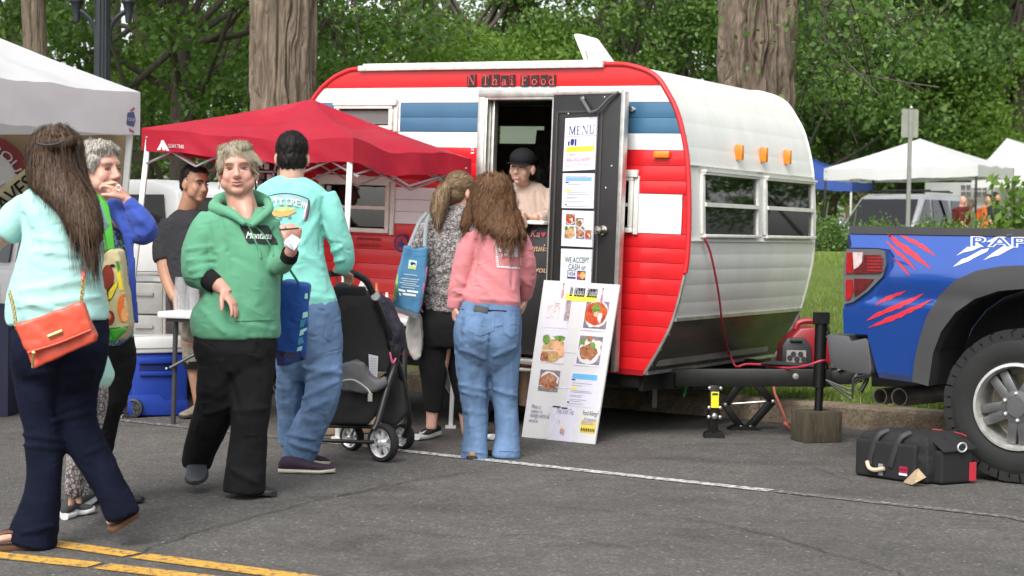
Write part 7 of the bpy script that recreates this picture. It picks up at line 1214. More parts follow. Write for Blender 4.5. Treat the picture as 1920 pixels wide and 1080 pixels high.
wrL = A(420, 543, Y - .16); haL = hand(wrL, A(452, 590, Y - .20) - wrL, V3(-.7, .3, -.3), -1, 1.02, (.25, .35, .3), thumb=(.45, .3))
wrR = A(548, 462, Y - .26); haR = hand(wrR, V3(.10, -.10, .8), V3(-.5, .85, .1), 1, .98, (.9, 1.25, .8), thumb=(.3, .6), flex=(1, 1.05, 1.1, 1.15))
bodyG = gH.pieces(A(456, 392, Y - .0), .062, 1.14) + [limb(Y, [(456, 380, -.03, 20), (462, 402, -.07, 15), (466, 416, -.095, 8)])] + [torso(Y, [(392, 405, 500, .085, 0), (430, 375, 510, .115, 0), (500, 375, 515, .14, 0), (600, 372, 508, .15, 0), (680, 380, 505, .13, 0)]), limb(Y, [(392, 425, .0, 24), (378, 480, -.02, 24), (378, 520, -.08, 21), (402, 528, -.14, 17), (421, 545, -.16, 12.5), (428, 552, -.165, 12)]), limb(Y, [(500, 425, 0, 20), (512, 480, -.02, 16), (524, 496, -.12, 13), (540, 482, -.22, 12), (548, 462, -.26, 11.5)]),
 bleg(Y, [(470, 660, 0, 36), (468, 760, 0, 30), (463, 850, 0, 20), (458, 915, .0, 15)]), bleg(Y, [(418, 660, 0, 36), (408, 760, .08, 28), (384, 840, .25, 18), (367, 878, .30, 14)])] + haL + haR
pG = person(G(440, 925), bodyG, skR, 'woman with short grey hair in a green pullover hoodie walking toward the camera', head=gH, vox=.0052)
mHood = cloth('green_sweatshirt', (.105, .31, .185), .9, 420, .10)
shirt = [ringloft(Y, [(388, 418, 494, .075, .03), (398, 390, 508, .10, .02), (415, 384, 515, .125, 0), (450, 390, 521, .145, 0), (500, 394, 524, .158, -.01), (545, 384, 524, .165, -.01), (585, 362, 525, .168, 0), (605, 357, 525, .168, 0), (626, 360, 524, .165, 0), (634, 364, 520, .155, 0)]), limb(Y, [(402, 412, 0, 30), (384, 440, -.02, 33), (372, 478, -.05, 31), (371, 508, -.08, 30), (382, 519, -.10, 27), (392, 524, -.12, 23)]), limb(Y, [(497, 418, 0, 28), (508, 455, 0, 24), (515, 488, -.06, 20), (525, 498, -.12, 18), (537, 487, -.19, 16), (543, 477, -.22, 15)])]
hood = [limb(Y, [(410, 376, .04, 9), (402, 388, -.03, 11), (418, 395, -.09, 10), (441, 406, -.135, 8), (460, 421, -.165, 6)]), limb(Y, [(499, 376, .03, 7), (505, 390, -.03, 9), (496, 403, -.09, 8), (483, 414, -.14, 8), (470, 424, -.165, 6)]), limb(Y, [(406, 378, .06, 12), (430, 376, .12, 20), (475, 374, .12, 19), (502, 376, .05, 9)])]
hd_ = garment('hoodie', shirt, mHood, pG, .009, 5, .006, seed=1, Y0=Y, lines=[(412, 410, 425, 470, 8, -.012), (425, 470, 428, 560, 7, -.009), (352, 470, 400, 462, 7, .010), (352, 490, 405, 486, 6, .012), (356, 508, 404, 500, 6, .012), (364, 520, 404, 512, 5, .010), (395, 540, 500, 600, 12, .007), (515, 430, 505, 480, 6, -.008), (430, 600, 515, 618, 8, .006), (380, 580, 420, 622, 9, .007), (440, 480, 520, 520, 10, -.005)], pinch=[(375, 498, 36, .006)])
garment('hood', hood, mHood, pG, .008, 4, .004, seed=2, Y0=Y, ridge=.3)
q = MB(); q.add(*limb(Y, [(391, 522, -.12, 21), (399, 528, -.135, 20.5), (408, 535, -.15, 18.5)], sub=2)); q.build('cuff', mBlkC, pG, smooth=True, sharp=50); q = MB(); q.add(*limb(Y, [(541, 484, -.21, 17), (545, 472, -.24, 16)], sub=2)); q.build('cuff', mBlkC, pG, smooth=True, sharp=50)
hb = bvh(hd_); q = MB(); pk = [A(x, y, Y - .19) for x, y in ((452, 545), (510, 547), (516, 600), (440, 602))]
P = [];
for j in range(9):
 for i in range(15): a, b = i/14, j/8; p = pk[3]*(1-a)*(1-b) + pk[2]*a*(1-b) + pk[1]*a*b + pk[0]*(1-a)*b; P.append(p)
P = lay(P, None, hb, .006); build('pouch_pocket', P, [(j*15+i, j*15+i+1, (j+1)*15+i+1, (j+1)*15+i) for j in range(8) for i in range(14)], mHood, pG, smooth=True)
for pts in ([(466, 425), (474, 440), (480, 455), (487, 470), (489, 484)], [(474, 422), (490, 435), (502, 452), (510, 468), (512, 480)]): P = lay([A(x, y, Y - .2) for x, y in pts], None, hb, .008); q = MB(); q.tube(catmull(P, 5), .0038, 6); q.build('drawstring', mHood, pG, smooth=True)
def az(x, y): return (440 + x/9, 360 + y/9)
def gdec(name, polys, mat, tree, par, Yd, off, g=2):
 V = [];Fc = []
 for P in polys: b = len(V); V += [A(x, y, Yd) for x, y in P]; Fc.append(tuple(range(b, b + len(P))))
 me = bpy.data.meshes.new('t'); me.from_pydata([tuple(p) for p in V], [], Fc); bm = bmesh.new(); bm.from_mesh(me); bmesh.ops.triangulate(bm, faces=bm.faces[:])
 for _ in range(g): bmesh.ops.subdivide_edges(bm, edges=[e for e in bm.edges if e.calc_length() > .012], cuts=1); bmesh.ops.triangulate(bm, faces=bm.faces[:])
 V = lay([np.array(v.co) for v in bm.verts], None, tree, off); bm.verts.index_update(); Fc = [tuple(v.index for v in f.verts) for f in bm.faces]; bm.free(); bpy.data.meshes.remove(me); return build(name, V, Fc, mat, par)
mPrD = cloth('charcoal_print', (.030, .038, .034), .9); gdec('map_print', [[az(*p) for p in ((75, 530), (150, 545), (250, 580), (300, 590), (400, 520), (430, 570), (500, 555), (570, 570), (610, 640), (640, 720), (700, 790), (735, 885), (610, 875), (550, 870), (500, 885), (460, 870), (380, 860), (230, 860), (180, 800), (160, 720), (100, 620))]], mPrD, hb, pG, Y - .25, .006, 3)
def glet(s, x0, y0, x1, y1, mat, tree, par, Yd, off=.008, shear=0., tilt=0., name='print_lettering', bold=0):
 v2, f = text2d(s, shear); v = v2 - v2.min(0); v = v/v.max(0); V = [A(x0 + (x1-x0)*a, y1 + (y0-y1)*b + tilt*a, Yd) for a, b in v]
 if bold: k = len(V); V = V + [p + V3(bold, 0, 0) for p in V]; f = list(f) + [tuple(i + k for i in q) for q in f]
 V = lay(V, None, tree, off); return build(name, V, f, mat, par)
glet('Montana', 461, 434, 509, 447, cloth('pale_mint_print', (.55, .66, .58)), hb, pG, Y - .25, .009, .35, 1.5, bold=.0015)
garment('trousers', [ringloft(Y, [(610, 364, 518, .15, 0), (640, 363, 518, .15, 0), (672, 367, 515, .145, .01), (700, 384, 500, .12, .02), (722, 410, 476, .06, .02)]), limb(Y, [(468, 670, 0, 48), (470, 720, 0, 44), (470, 770, -.01, 38), (466, 820, 0, 35), (462, 865, .01, 37), (459, 900, .01, 39), (458, 922, .01, 40)]), limb(Y, [(420, 670, 0, 50), (414, 720, .03, 46), (404, 765, .08, 39), (388, 810, .17, 33), (374, 850, .26, 29), (369, 872, .29, 27)])], mBlkC, pG, .010, 4, .007, (9, 9, 6), 3, Y0=Y, lines=[(385, 775, 430, 760, 8, .010), (440, 770, 500, 765, 8, .008), (435, 880, 480, 905, 7, .012), (430, 700, 450, 780, 7, -.01)])
mShB = M('black_leather', (.018, .019, .020), .42, bump=.15); mSol = M('dark_sole', (.02, .02, .02), .8)
h0 = G(440, 922); shoe(h0 + V3(0, 0, .0), G(513, 933), .105, .085, mShB, mSol, pG); hh = A(366, 872, 8.3); tt = A(368, 912, 8.02); shoe(tt + unit(hh - tt)*.24 + V3(0, .08, .02), tt, .105, .085, M('grey_leather', (.05, .056, .06), .5), mSol, pG, up=unit(V3(0, -.75, .75)))
mE_ = gH.features(pG, HB['grey'], (.42, .16, .15), .55, .55, iris=(.05, .06, .06))
gb = [gH.E((0, -.028, .043), (.082, .086, .091)), gH.E((0, -.05, -.02), (.076, .062, .08)), gH.E((-.02, .03, .098), (.05, .055, .030)), gH.E((.035, .02, .085), (.045, .055, .035)), gH.E((-.072, .012, .025), (.014, .03, .045)), gH.E((.072, .012, .03), (.013, .028, .042))]
_, base = hairbase(gb, HB['grey'], pG, .008, 3, .004, 4, ws=(50, 50, 25)); fc = gH.P(0, .10, -.02)
strands('hair_locks', base, 3200, .05, .0030, HB['grey'], pG, gH.P(.015, -.03, .13), 5, .012, off=.002, lift=1.2, jit=.0035, down=tuple(V3(0, .05, -.5)), tone=0.)
q = MB(); rng = np.random.default_rng(6); vv = []; ff = []; var = []
for i in range(420):
 a = rng.uniform(-1, 1); s0 = gH.P(.02 + a*.05, .055 + rng.normal()*.01, .112 - abs(a)*.02); e = gH.P(-.01 + a*.085 - .02*(a < .1), .088 - abs(a)*.035, .060 - abs(a)*.035 + rng.normal()*.01); m = gH.P(.005 + a*.075, .083 - abs(a)*.02, .098 - abs(a)*.015); P = catmull([s0, m, e], 4); b = len(vv)
 for k_, p in enumerate(P): w = .0018*(1 - .7*k_/(len(P)-1)); sd = gH.r*.9 + gH.u*.2; vv += [p - sd*w, p + sd*w]
 for k_ in range(len(P) - 1): ff.append((b + 2*k_, b + 2*k_+1, b + 2*k_+3, b + 2*k_+2)); var.append(np.clip(.62 + rng.normal()*.2, 0, 1))
o = build('fringe', vv, np.array(ff, np.int32), HB['grey'], pG, smooth=True); set_var(o.data, var)
for sg in (-1, 1): q = MB(); c = gH.P(sg*.083, -.002, -.062); q.tube([c + gH.u*.018*math.cos(t) + gH.f*.018*math.sin(t) for t in np.linspace(0, 6.283, 18)], .0022, 6); q.build('hoop_earring', mBrt, pG, smooth=True)
q = MB(); q.prism([A(x, y, Y - .30) for x, y in ((530, 456), (546, 438), (566, 450), (551, 472))], (.0, .006, .0)); q.prism([A(x, y, Y - .315) for x, y in ((537, 450), (552, 441), (566, 452), (552, 470))], (.0, .005, .0)); nb = A(548, 455, Y - .3); v, f, n = remesh([(q.v, q.f)], .004, 2); v = v + n*(fbm(v*60, 2, 3)*.003)[:, None]; tag(build('paper_napkin', v, f, mPap, None, smooth=True, org=nb), 'crumpled white paper napkin in the raised hand of the green hoodie woman', 'napkin')
q = MB(); q.tube([A(524, 431, Y - .33), A(560, 428, Y - .30)], .004, 8); tag(q.build('dark_straw', mDkP, smooth=True, org=A(524, 431, Y - .33)), 'thin dark straw sticking out of the raised hand in front of mint', 'straw'); q = MB(); q.tube([A(572, 415, Y - .29), A(579, 385, Y - .27)], .005, 8); tag(q.build('dark_spoon_handle', M('maroon_plastic', (.10, .02, .05), .4), smooth=True, org=A(572, 415, Y - .29)), 'maroon stick held upright above the raised hand', 'stick')
Yb2 = 8.25; bt_ = thing('carrier_bag', 'blue carrier bag with pale stripes hanging between the hoodie and the jeans', 'bag', A(545, 685, Yb2)*V3(1, 1, 0)); mBB = cloth('blue_bag_cloth', (.012, .062, .26), .5, 90)
pts = [(517, 530), (548, 528), (578, 533), (578, 610), (574, 676), (545, 683), (519, 688), (514, 620)]; P = [A(x, y, Yb2) for x, y in pts]; q = MB(); q.prism(P, (0, .1, 0)); v, f, n = remesh([(q.v, q.f)], .009, 4); v = v + n*(fbm(v*np.array([10, 10, 5]), 3, 8)*.012)[:, None]; bgb = build('bag_body', v, f, mBB, bt_, smooth=True); bb_ = bvh(bgb)
mSt = M('bag_aqua', (.32, .62, .58), .5); mSt2 = M('bag_teal', (.03, .20, .32), .5); mNb = M('bag_navy', (.02, .016, .06), .5)
def bdec(nm, pts, mat, off=.003): return gdec(nm, [pts], mat, bb_, bt_, Yb2 - .1, off, 1)
bdec('stripe', [(572, 550), (577, 550), (577, 560), (571, 560)], mSt); bdec('stripe', [(568, 586), (577, 584), (577, 594), (567, 597)], mSt); bdec('stripe', [(563, 619), (576, 614), (576, 625), (561, 630)], mSt); bdec('stripe', [(558, 652), (575, 645), (574, 655), (556, 659)], mSt); bdec('stripe', [(564, 600), (577, 597), (577, 610), (562, 614)], mSt2); bdec('stripe', [(560, 634), (576, 629), (575, 641), (558, 647)], mSt2); bdec('bag_base', [(515, 657), (557, 662), (574, 660), (573, 674), (545, 681), (520, 686)], mNb)
q = MB(); q.tube(catmull([A(527, 531, Yb2 + .01), A(530, 508, 8.1), A(536, 498, 8.0), A(545, 508, 8.1), A(560, 531, Yb2 + .01)], 5), .006, 6); q.build('handles', M('green_cord', (.05, .3, .15), .6), bt_, smooth=True)
Y = 8.87; tH = Head(A(548, 295, Y + .02), (-.05, 1, -.06), (0, 0, 1), 1.03, 1.0)
wrT = A(636, 508, Y + .12); haT = hand(wrT, A(655, 516, Y + .2) - wrT, V3(0, .2, -1), 1, 1.0, (.5, .7, .5))
bodyT = tH.pieces(A(547, 340, Y), .060) + [torso(Y, [(348, 505, 600, .08, 0), (380, 488, 615, .11, 0), (450, 500, 615, .12, 0), (560, 525, 620, .115, 0), (640, 520, 630, .11, 0)]), limb(Y, [(608, 375, 0, 20), (630, 440, .02, 18), (642, 480, .06, 15), (636, 508, .12, 10)]), limb(Y, [(500, 380, 0, 20), (478, 440, .05, 18), (490, 500, .15, 14)]), bleg(Y, [(598, 650, 0, 32), (600, 720, -.02, 26), (572, 800, .02, 20), (560, 865, .05, 14)]), bleg(Y, [(545, 660, .05, 30), (545, 760, .10, 24), (543, 840, .14, 17)])] + haT
pT = person(G(572, 885), bodyT, skF, 'man seen from behind in a mint long sleeve shirt and blue jeans pushing the stroller', head=tH, vox=.007)
mMint = cloth('mint_jersey', (.225, .60, .515), .85, 380, .05)
ts_ = garment('shirt', [ringloft(Y, [(332, 522, 572, .066, .01), (340, 502, 590, .085, 0), (352, 485, 608, .105, 0), (370, 478, 614, .12, 0), (400, 477, 607, .13, 0), (450, 486, 606, .135, 0), (500, 500, 612, .135, 0), (545, 512, 626, .135, 0), (570, 515, 634, .135, 0, 0), (577, 520, 632, .125, 0)]), limb(Y, [(606, 366, 0, 24), (620, 400, .0, 25), (634, 440, .02, 22), (644, 470, .05, 21), (646, 492, .08, 18), (641, 506, .11, 14)]), limb(Y, [(496, 370, 0, 24), (480, 420, .03, 24), (482, 470, .10, 20), (495, 500, .15, 15)])], mMint, pT, .009, 5, .0055, (12, 12, 7), 11, Y0=Y, lines=[(606, 372, 602, 470, 6, -.012), (590, 372, 560, 420, 6, .006), (600, 400, 565, 460, 7, .007), (612, 478, 640, 462, 6, .009), (616, 492, 644, 486, 5, .008), (622, 450, 606, 420, 5, .007), (520, 520, 600, 545, 9, .006), (530, 555, 625, 560, 7, .006), (555, 470, 605, 500, 8, .006), (540, 340, 575, 350, 5, -.004)])
tb_ = bvh(ts_); mTP = cloth('white_print', (.68, .70, .70)); mTN = cloth('plum_print', (.07, .03, .06))
arch = [(489.5 + (579 - 489.5)*i/14, 375 - 13.2*math.sin(math.pi*(.04 + .92*i/14))**.8) for i in range(15)]
gdec('arch_band', [arch + [(x + (-1 if i > 9 else 0), y + 14 + (3 if i > 11 or i < 2 else 0)) for i, (x, y) in list(enumerate(arch))[::-1]]], cloth('pale_band', (.30, .50, .52)), tb_, pT, Y - .2, .004, 2)
gdec('arch_line', [arch + [(x, y + 1.8) for x, y in arch[::-1]], [(578, 374), (581, 376), (581, 388), (576, 412), (573, 412), (577, 388)]], mTN, tb_, pT, Y - .2, .005, 2); gdec('arch_edge', [[(573, 380), (576, 382), (571, 412), (568, 412)]], mTP, tb_, pT, Y - .2, .006, 1)
cx = 535; R = 112
for i, ch in enumerate('SALTY CREW'):   # arched letters
 if ch == ' ': continue
 xx = 486 + i*9 - (4 if i > 5 else 0); a = (xx + 4 - cx)/R; yc_ = 385 - 5 + R*(1 - math.cos(a)); glet(ch, xx, yc_ - 8.8, xx + 8.3, yc_ + 4, mTP, tb_, pT, Y - .2, .0075, tilt=a*8, bold=.0025)
fish = [[(501, 399), (512, 394), (525, 391), (540, 391), (552, 393), (556, 397), (549, 400), (540, 405), (524, 407), (512, 405), (503, 402)]]; gdec('fish_print', fish, cloth('orange_print', (.66, .40, .15)), tb_, pT, Y - .2, .005, 2); gdec('fish_back', [[(514, 394), (524, 388), (540, 387), (551, 391), (546, 395), (520, 396)]], cloth('lime_print', (.48, .66, .25)), tb_, pT, Y - .2, .006, 2); gdec('fish_fins', [[(522, 387), (526, 382), (532, 384), (536, 387)], [(538, 387), (543, 384), (546, 388)], [(522, 407), (528, 407), (527, 413), (524, 411)], [(538, 406), (546, 403), (545, 409), (541, 410)]], cloth('grey_print', (.16, .24, .22)), tb_, pT, Y - .2, .0065, 1); gdec('print_line', [[(520, 422), (548, 424), (548, 426), (520, 424)]], mTP, tb_, pT, Y - .2, .006, 1)
garment('jeans', [ringloft(Y, [(562, 522, 632, .125, 0), (590, 520, 638, .135, 0), (630, 516, 641, .14, 0), (668, 519, 640, .13, .01), (694, 528, 630, .10, .02), (715, 545, 612, .05, .02)]), limb(Y, [(600, 650, 0, 40), (606, 700, -.02, 36), (602, 745, -.03, 33), (588, 785, -.01, 31), (572, 820, .02, 31), (562, 850, .04, 32), (560, 862, .05, 30)]), limb(Y, [(548, 670, .04, 32), (546, 730, .08, 28), (545, 790, .11, 24), (542, 835, .13, 20)])], mDenim, pT, .009, 4, .007, (12, 12, 8), 15, Y0=Y, lines=[(570, 690, 638, 700, 7, .010), (572, 712, 630, 690, 6, .008), (570, 745, 632, 715, 6, .009), (545, 830, 595, 845, 6, .012), (540, 815, 590, 822, 5, .010), (565, 655, 572, 740, 7, -.014), (575, 770, 612, 750, 6, .008)])
tj = bvh([c for c in pT.children if c.name.startswith('jeans')][0])
for P in ([(522, 580), (634, 578), (634, 580), (522, 582)],): gdec('seam', [P], cloth('seam_denim', (.055, .095, .17)), tj, pT, Y - .3, .003, 2)
for pts in ([(610, 600), (634, 596), (632, 630), (618, 640), (606, 632)],): gdec('back_pocket', [pts], mDenim, bvh([c for c in pT.children if c.name.startswith('jeans')][0]), pT, Y - .3, .005, 2)
mPlum = cloth('plum_canvas', (.042, .028, .045), .8, 300); shoe(G(524, 886), G(628, 888), .10, .095, mPlum, M('cream_sole', (.50, .45, .36), .7), pT, sole=.024); h2 = A(543, 838, Y + .14); shoe(V3(h2[0] - .03, h2[1], .05), V3(h2[0] + .2, h2[1] + .08, .0), .095, .085, mPlum, M('cream_sole', (0, 0, 0)), pT)
_, base = hairbase([tH.E((0, -.016, .046), (.082, .100, .087)), tH.E((0, -.040, -.012), (.074, .070, .07))], HB['black'], pT, .007, 3, .004, 3, ws=(60, 60, 60)); strands('hair_locks', base, 2200, .018, .0028, HB['black'], pT, tH.P(0, -.02, .14), 2, .006, off=.001, lift=1.2, jit=.002)
Y = 9.5; kH = Head(A(922, 365, Y + .02), (.35, 1, -.05), (0, 0, 1), .98)
wrK = A(852, 572, Y); haK = hand(wrK, V3(.02, .02, -1), V3(1, .2, 0), 1, .95, (.4, .5, .4)); wrK2 = A(985, 560, Y + .16); haK2 = hand(wrK2, V3(-.25, .2, -.9), V3(-1, 0, 0), -1, .95, (.4, .5, .4))
pK = person(G(920, 858), kH.pieces(A(922, 415, Y), .052) + [torso(Y, [(428, 885, 955, .07, 0), (450, 878, 975, .095, 0), (510, 872, 978, .105, 0), (560, 868, 975, .11, 0), (640, 862, 965, .115, 0)]), limb(Y, [(884, 450, 0, 17), (868, 510, .0, 15), (856, 550, .0, 12), (852, 572, 0, 9)]), limb(Y, [(970, 450, 0, 17), (986, 505, .05, 15), (987, 540, .12, 12), (985, 560, .16, 9)]), bleg(Y, [(893, 670, 0, 34), (892, 760, 0, 25), (889, 850, 0, 14)]), bleg(Y, [(943, 670, 0, 32), (946, 760, .02, 24), (950, 845, .03, 14)])] + haK + haK2, skF, 'woman from behind in a pink sweatshirt and flared blue jeans with long curly hair', head=kH, vox=.008)
mPk = cloth('pink_sweatshirt', (.56, .20, .215), .9, 420, .07)
ks = garment('sweatshirt', [ringloft(Y, [(415, 905, 945, .06, .01), (425, 893, 955, .08, 0), (440, 880, 968, .10, 0), (462, 888, 970, .112, 0), (500, 888, 973, .12, 0), (535, 876, 975, .125, 0), (560, 864, 976, .13, 0, 3), (572, 866, 975, .128, 0, 4)]), limb(Y, [(890, 440, 0, 20), (876, 470, 0, 21), (866, 510, 0, 20), (858, 545, 0, 18), (853, 568, 0, 15), (850, 580, 0, 13)]), limb(Y, [(966, 440, 0, 20), (980, 470, .01, 20), (988, 500, .04, 18), (988, 530, .09, 16), (984, 556, .15, 13)])], mPk, pK, .009, 5, .005, (12, 12, 8), 21, Y0=Y, lines=[(893, 450, 890, 520, 5, -.010), (893, 520, 925, 560, 7, .007), (880, 540, 870, 560, 5, .008), (855, 520, 876, 535, 5, .009), (852, 545, 872, 552, 4, .009), (905, 500, 960, 545, 8, .005), (900, 560, 970, 566, 5, .008), (965, 455, 960, 540, 5, -.008), (975, 520, 995, 535, 5, .007)], pinch=[(860, 545, 22, .005)])
kt = bvh(ks); mPW = cloth('white_print', (.68, .70, .70)); zx = lambda x, y: (840 + x/3.724, 310 + y/3.724)
gdec('logo_dome', [[zx(*p) for p in ((445, 640), (487, 640), (487, 590), (483, 572), (474, 560), (460, 554), (445, 554))]], mPW, kt, pK, Y - .2, .005, 1)
for s, a, b, c, d in (('THE', 399, 556, 443, 573), ('NORTH', 353, 576, 443, 603), ('FACE', 375, 608, 443, 637)): (x0, y0), (x1, y1) = zx(a, b), zx(c, d); glet(s, x0, y0, x1, y1, mPW, kt, pK, Y - .2, .006, bold=.0025)
polys = []
for i in range(19): y = 458 + i*13.4; x = 320 + i*1.05; polys.append([zx(x, y), zx(x + 17, y + 1), zx(x + 17, y + 9), zx(x, y + 8)])
for i in range(13): x = 343 + i*12.6; y = 700 + i*1.0; polys.append([zx(x, y), zx(x + 9, y + .8), zx(x + 9, y + 14), zx(x, y + 13)])
for i in range(14): y = 520 + i*13; x = 511 - i*.6; polys.append([zx(x, y), zx(x + 8, y), zx(x + 8, y + 8), zx(x, y + 8)])
for i in range(4): x = 322 + i*12; polys.append([zx(x, 459), zx(x + 9, 459), zx(x + 9, 468), zx(x, 468)])
gdec('logo_border', polys, mPW, kt, pK, Y - .2, .005, 0)
kj = garment('jeans', [ringloft(Y, [(562, 866, 972, .12, 0), (585, 860, 976, .135, -.01), (612, 852, 978, .15, -.03), (640, 852, 976, .15, -.03), (662, 857, 973, .14, -.01), (684, 866, 965, .11, 0), (705, 884, 948, .06, 0)]), limb(Y, [(889, 650, -.01, 37), (888, 700, 0, 33), (890, 745, 0, 27), (892, 785, .0, 23), (891, 820, .0, 23), (890, 845, .0, 25), (890, 860, .0, 26)]), limb(Y, [(943, 650, -.01, 35), (943, 700, .01, 31), (946, 745, .02, 25), (950, 785, .02, 22), (951, 820, .03, 23), (949, 845, .03, 26), (948, 857, .03, 27)])], mDenim, pK, .009, 4, .006, (13, 13, 8), 25, Y0=Y, lines=[(916, 575, 917, 640, 4, -.010), (917, 640, 918, 800, 5, -.016), (868, 655, 910, 672, 6, .008), (925, 668, 965, 650, 6, .008), (862, 720, 915, 732, 5, .008), (868, 735, 912, 745, 5, .007), (925, 730, 968, 742, 5, .008), (870, 770, 910, 775, 5, .006), (870, 845, 908, 850, 5, .006), (870, 620, 905, 640, 9, .008)])
kjt = bvh(kj)
for pts in ([(872, 580), (928, 586), (926, 620), (900, 630), (873, 618)], [(942, 586), (974, 584), (972, 625), (958, 634), (944, 624)]): gdec('back_pocket', [pts], mDenim, kjt, pK, Y - .35, .005, 2)
mSeam = cloth('seam_denim', (.055, .095, .17))
for P in ([(867, 604), (917, 614), (917, 616), (867, 606)], [(919, 614), (974, 603), (974, 605), (919, 616)], [(916, 586), (918, 586), (919, 640), (917, 640)], [(869, 848), (914, 851), (914, 852.5), (869, 849.5)], [(926, 846), (974, 846), (974, 847.5), (926, 847.5)]): gdec('seam', [P], mSeam, kjt, pK, Y - .35, .003, 2)
gdec('waist_seam', [[(866, 579), (974, 583), (974, 585), (866, 581)]], mDenimD, kjt, pK, Y - .35, .005, 2)
q = MB(); P = lay([A(x, y, Y - .35) for x, y in ((890, 571), (916, 577), (914, 588), (888, 583))], None, kjt, .012); P = [np.asarray(p) for p in P]; q.prism(P, (0, .006, 0)); tag(q.build('mobile_phone', mDkP, bevel=.002, org=P[0]), 'dark phone poking out of the back pocket of the flared jeans', 'phone')
mTn = cloth('tan_shoe', (.30, .17, .10), .7); shoe(G(886, 862), G(893, 850), .09, .07, mTn, mSol, pK); shoe(G(938, 857), G(924, 851), .09, .07, mTn, mSol, pK)
hbp = [ringloft(Y, [(326, 910, 940, .06, .02), (333, 899, 951, .09, .01), (347, 890, 959, .11, .0), (365, 887, 963, .11, .0), (390, 884, 966, .10, -.01), (410, 886, 970, .09, -.03), (426, 900, 974, .07, -.06), (440, 924, 972, .05, -.09), (448, 936, 968, .035, -.10)]), limb(Y, [(892, 372, -.01, 8), (880, 400, -.02, 9), (871, 428, -.03, 6)]), limb(Y, [(964, 400, -.04, 10), (974, 428, -.06, 8), (982, 446, -.07, 5)])]
_, base = hairbase(hbp, HB['auburn'], pK, .008, 3, .008, 5, ws=(30, 30, 15)); strands('hair_locks', base, 5000, .25, .0026, HB['auburn'], pK, A(926, 318, Y + .03), 7, .013, (.006, 80.), .003, lift=.9, jit=.006, tone=.08)
Y = 6.62; aH = Head(A(104, 302, Y + .05), (-.80, .6, 0), (0, 0, 1), .96)
wrA = A(-46, 500, Y + .1); pA = person(G(60, 1028), aH.pieces(A(108, 345, Y), .052) + [torso(Y, [(360, 60, 150, .08, 0), (400, 45, 175, .11, 0), (480, 45, 178, .12, 0), (580, 35, 180, .12, 0), (660, 40, 180, .12, 0)]), limb(Y, [(48, 395, .03, 24), (12, 430, .06, 24), (-22, 462, .08, 20), (-46, 500, .1, 13)]), limb(Y, [(160, 395, .10, 22), (178, 470, .18, 18), (170, 540, .24, 13)]), bleg(Y, [(78, 690, 0, 46), (82, 800, 0, 30), (74, 950, 0, 20), (55, 1015, 0, 17)]), bleg(Y, [(140, 690, .05, 44), (146, 800, .05, 30), (208, 900, .05, 22), (232, 955, .05, 16)])] + hand(wrA, V3(-.4, .1, -.9), V3(1, 0, .2), 1, .95) + hand(A(170, 540, Y + .24), V3(.1, .1, -1), V3(-1, 0, 0), -1, .95), skF, 'woman with long brown hair walking left in a pale mint tee with orange purse', head=aH, vox=.008)
mTee = cloth('pale_mint_tee', (.37, .64, .60), .85, 420, .05)
tee = garment('tee', [ringloft(Y, [(349, 70, 138, .06, .01), (360, 52, 158, .085, 0), (378, 38, 176, .105, 0), (402, 42, 186, .125, 0), (440, 46, 190, .135, 0), (480, 40, 190, .14, 0), (520, 26, 190, .142, 0), (560, 15, 196, .15, 0), (590, 14, 201, .155, 0, -4), (604, 18, 201, .15, 0, -6)]), limb(Y, [(54, 385, .02, 28), (34, 405, .04, 31), (18, 426, .05, 32), (10, 434, .055, 32)]), limb(Y, [(164, 390, .06, 26), (180, 430, .12, 26)])], mTee, pA, .009, 5, .006, (11, 11, 9), 31, Y0=Y, lines=[(60, 470, 150, 478, 6, .008), (40, 545, 190, 520, 7, .008), (35, 575, 195, 555, 7, .009), (60, 430, 90, 520, 7, -.006), (20, 560, 120, 585, 6, .008), (45, 400, 60, 470, 6, -.010), (120, 500, 190, 490, 6, .007), (60, 445, 120, 452, 5, .007)]); at = bvh(tee)
garment('flared_jeans', [ringloft(Y, [(582, 32, 196, .13, 0), (610, 26, 199, .142, 0), (650, 24, 200, .15, -.02), (685, 26, 194, .145, -.01), (712, 40, 184, .12, .01), (738, 66, 160, .07, .02)]), limb(Y, [(78, 680, 0, 54), (78, 740, 0, 47), (82, 800, 0, 39), (84, 860, 0, 35), (82, 910, 0, 34), (76, 950, 0, 38), (66, 990, 0, 44), (58, 1020, 0, 47)]), limb(Y, [(142, 690, .05, 50), (138, 740, .05, 46), (142, 790, .05, 40), (165, 840, .05, 36), (192, 885, .05, 33), (212, 925, .05, 31), (228, 958, .05, 32), (232, 968, .05, 32)])], mDenimD, pA, .010, 4, .007, (11, 11, 8), 35, Y0=Y, lines=[(40, 815, 120, 825, 7, .009), (45, 835, 118, 840, 6, .008), (100, 790, 170, 770, 7, .010), (110, 690, 105, 780, 8, -.012), (60, 700, 180, 690, 8, .006), (40, 1000, 100, 985, 6, .010), (160, 850, 210, 830, 6, .008), (100, 775, 160, 750, 6, .008)])
mLth = cloth('brown_leather', (.11, .055, .035), .5, 200)
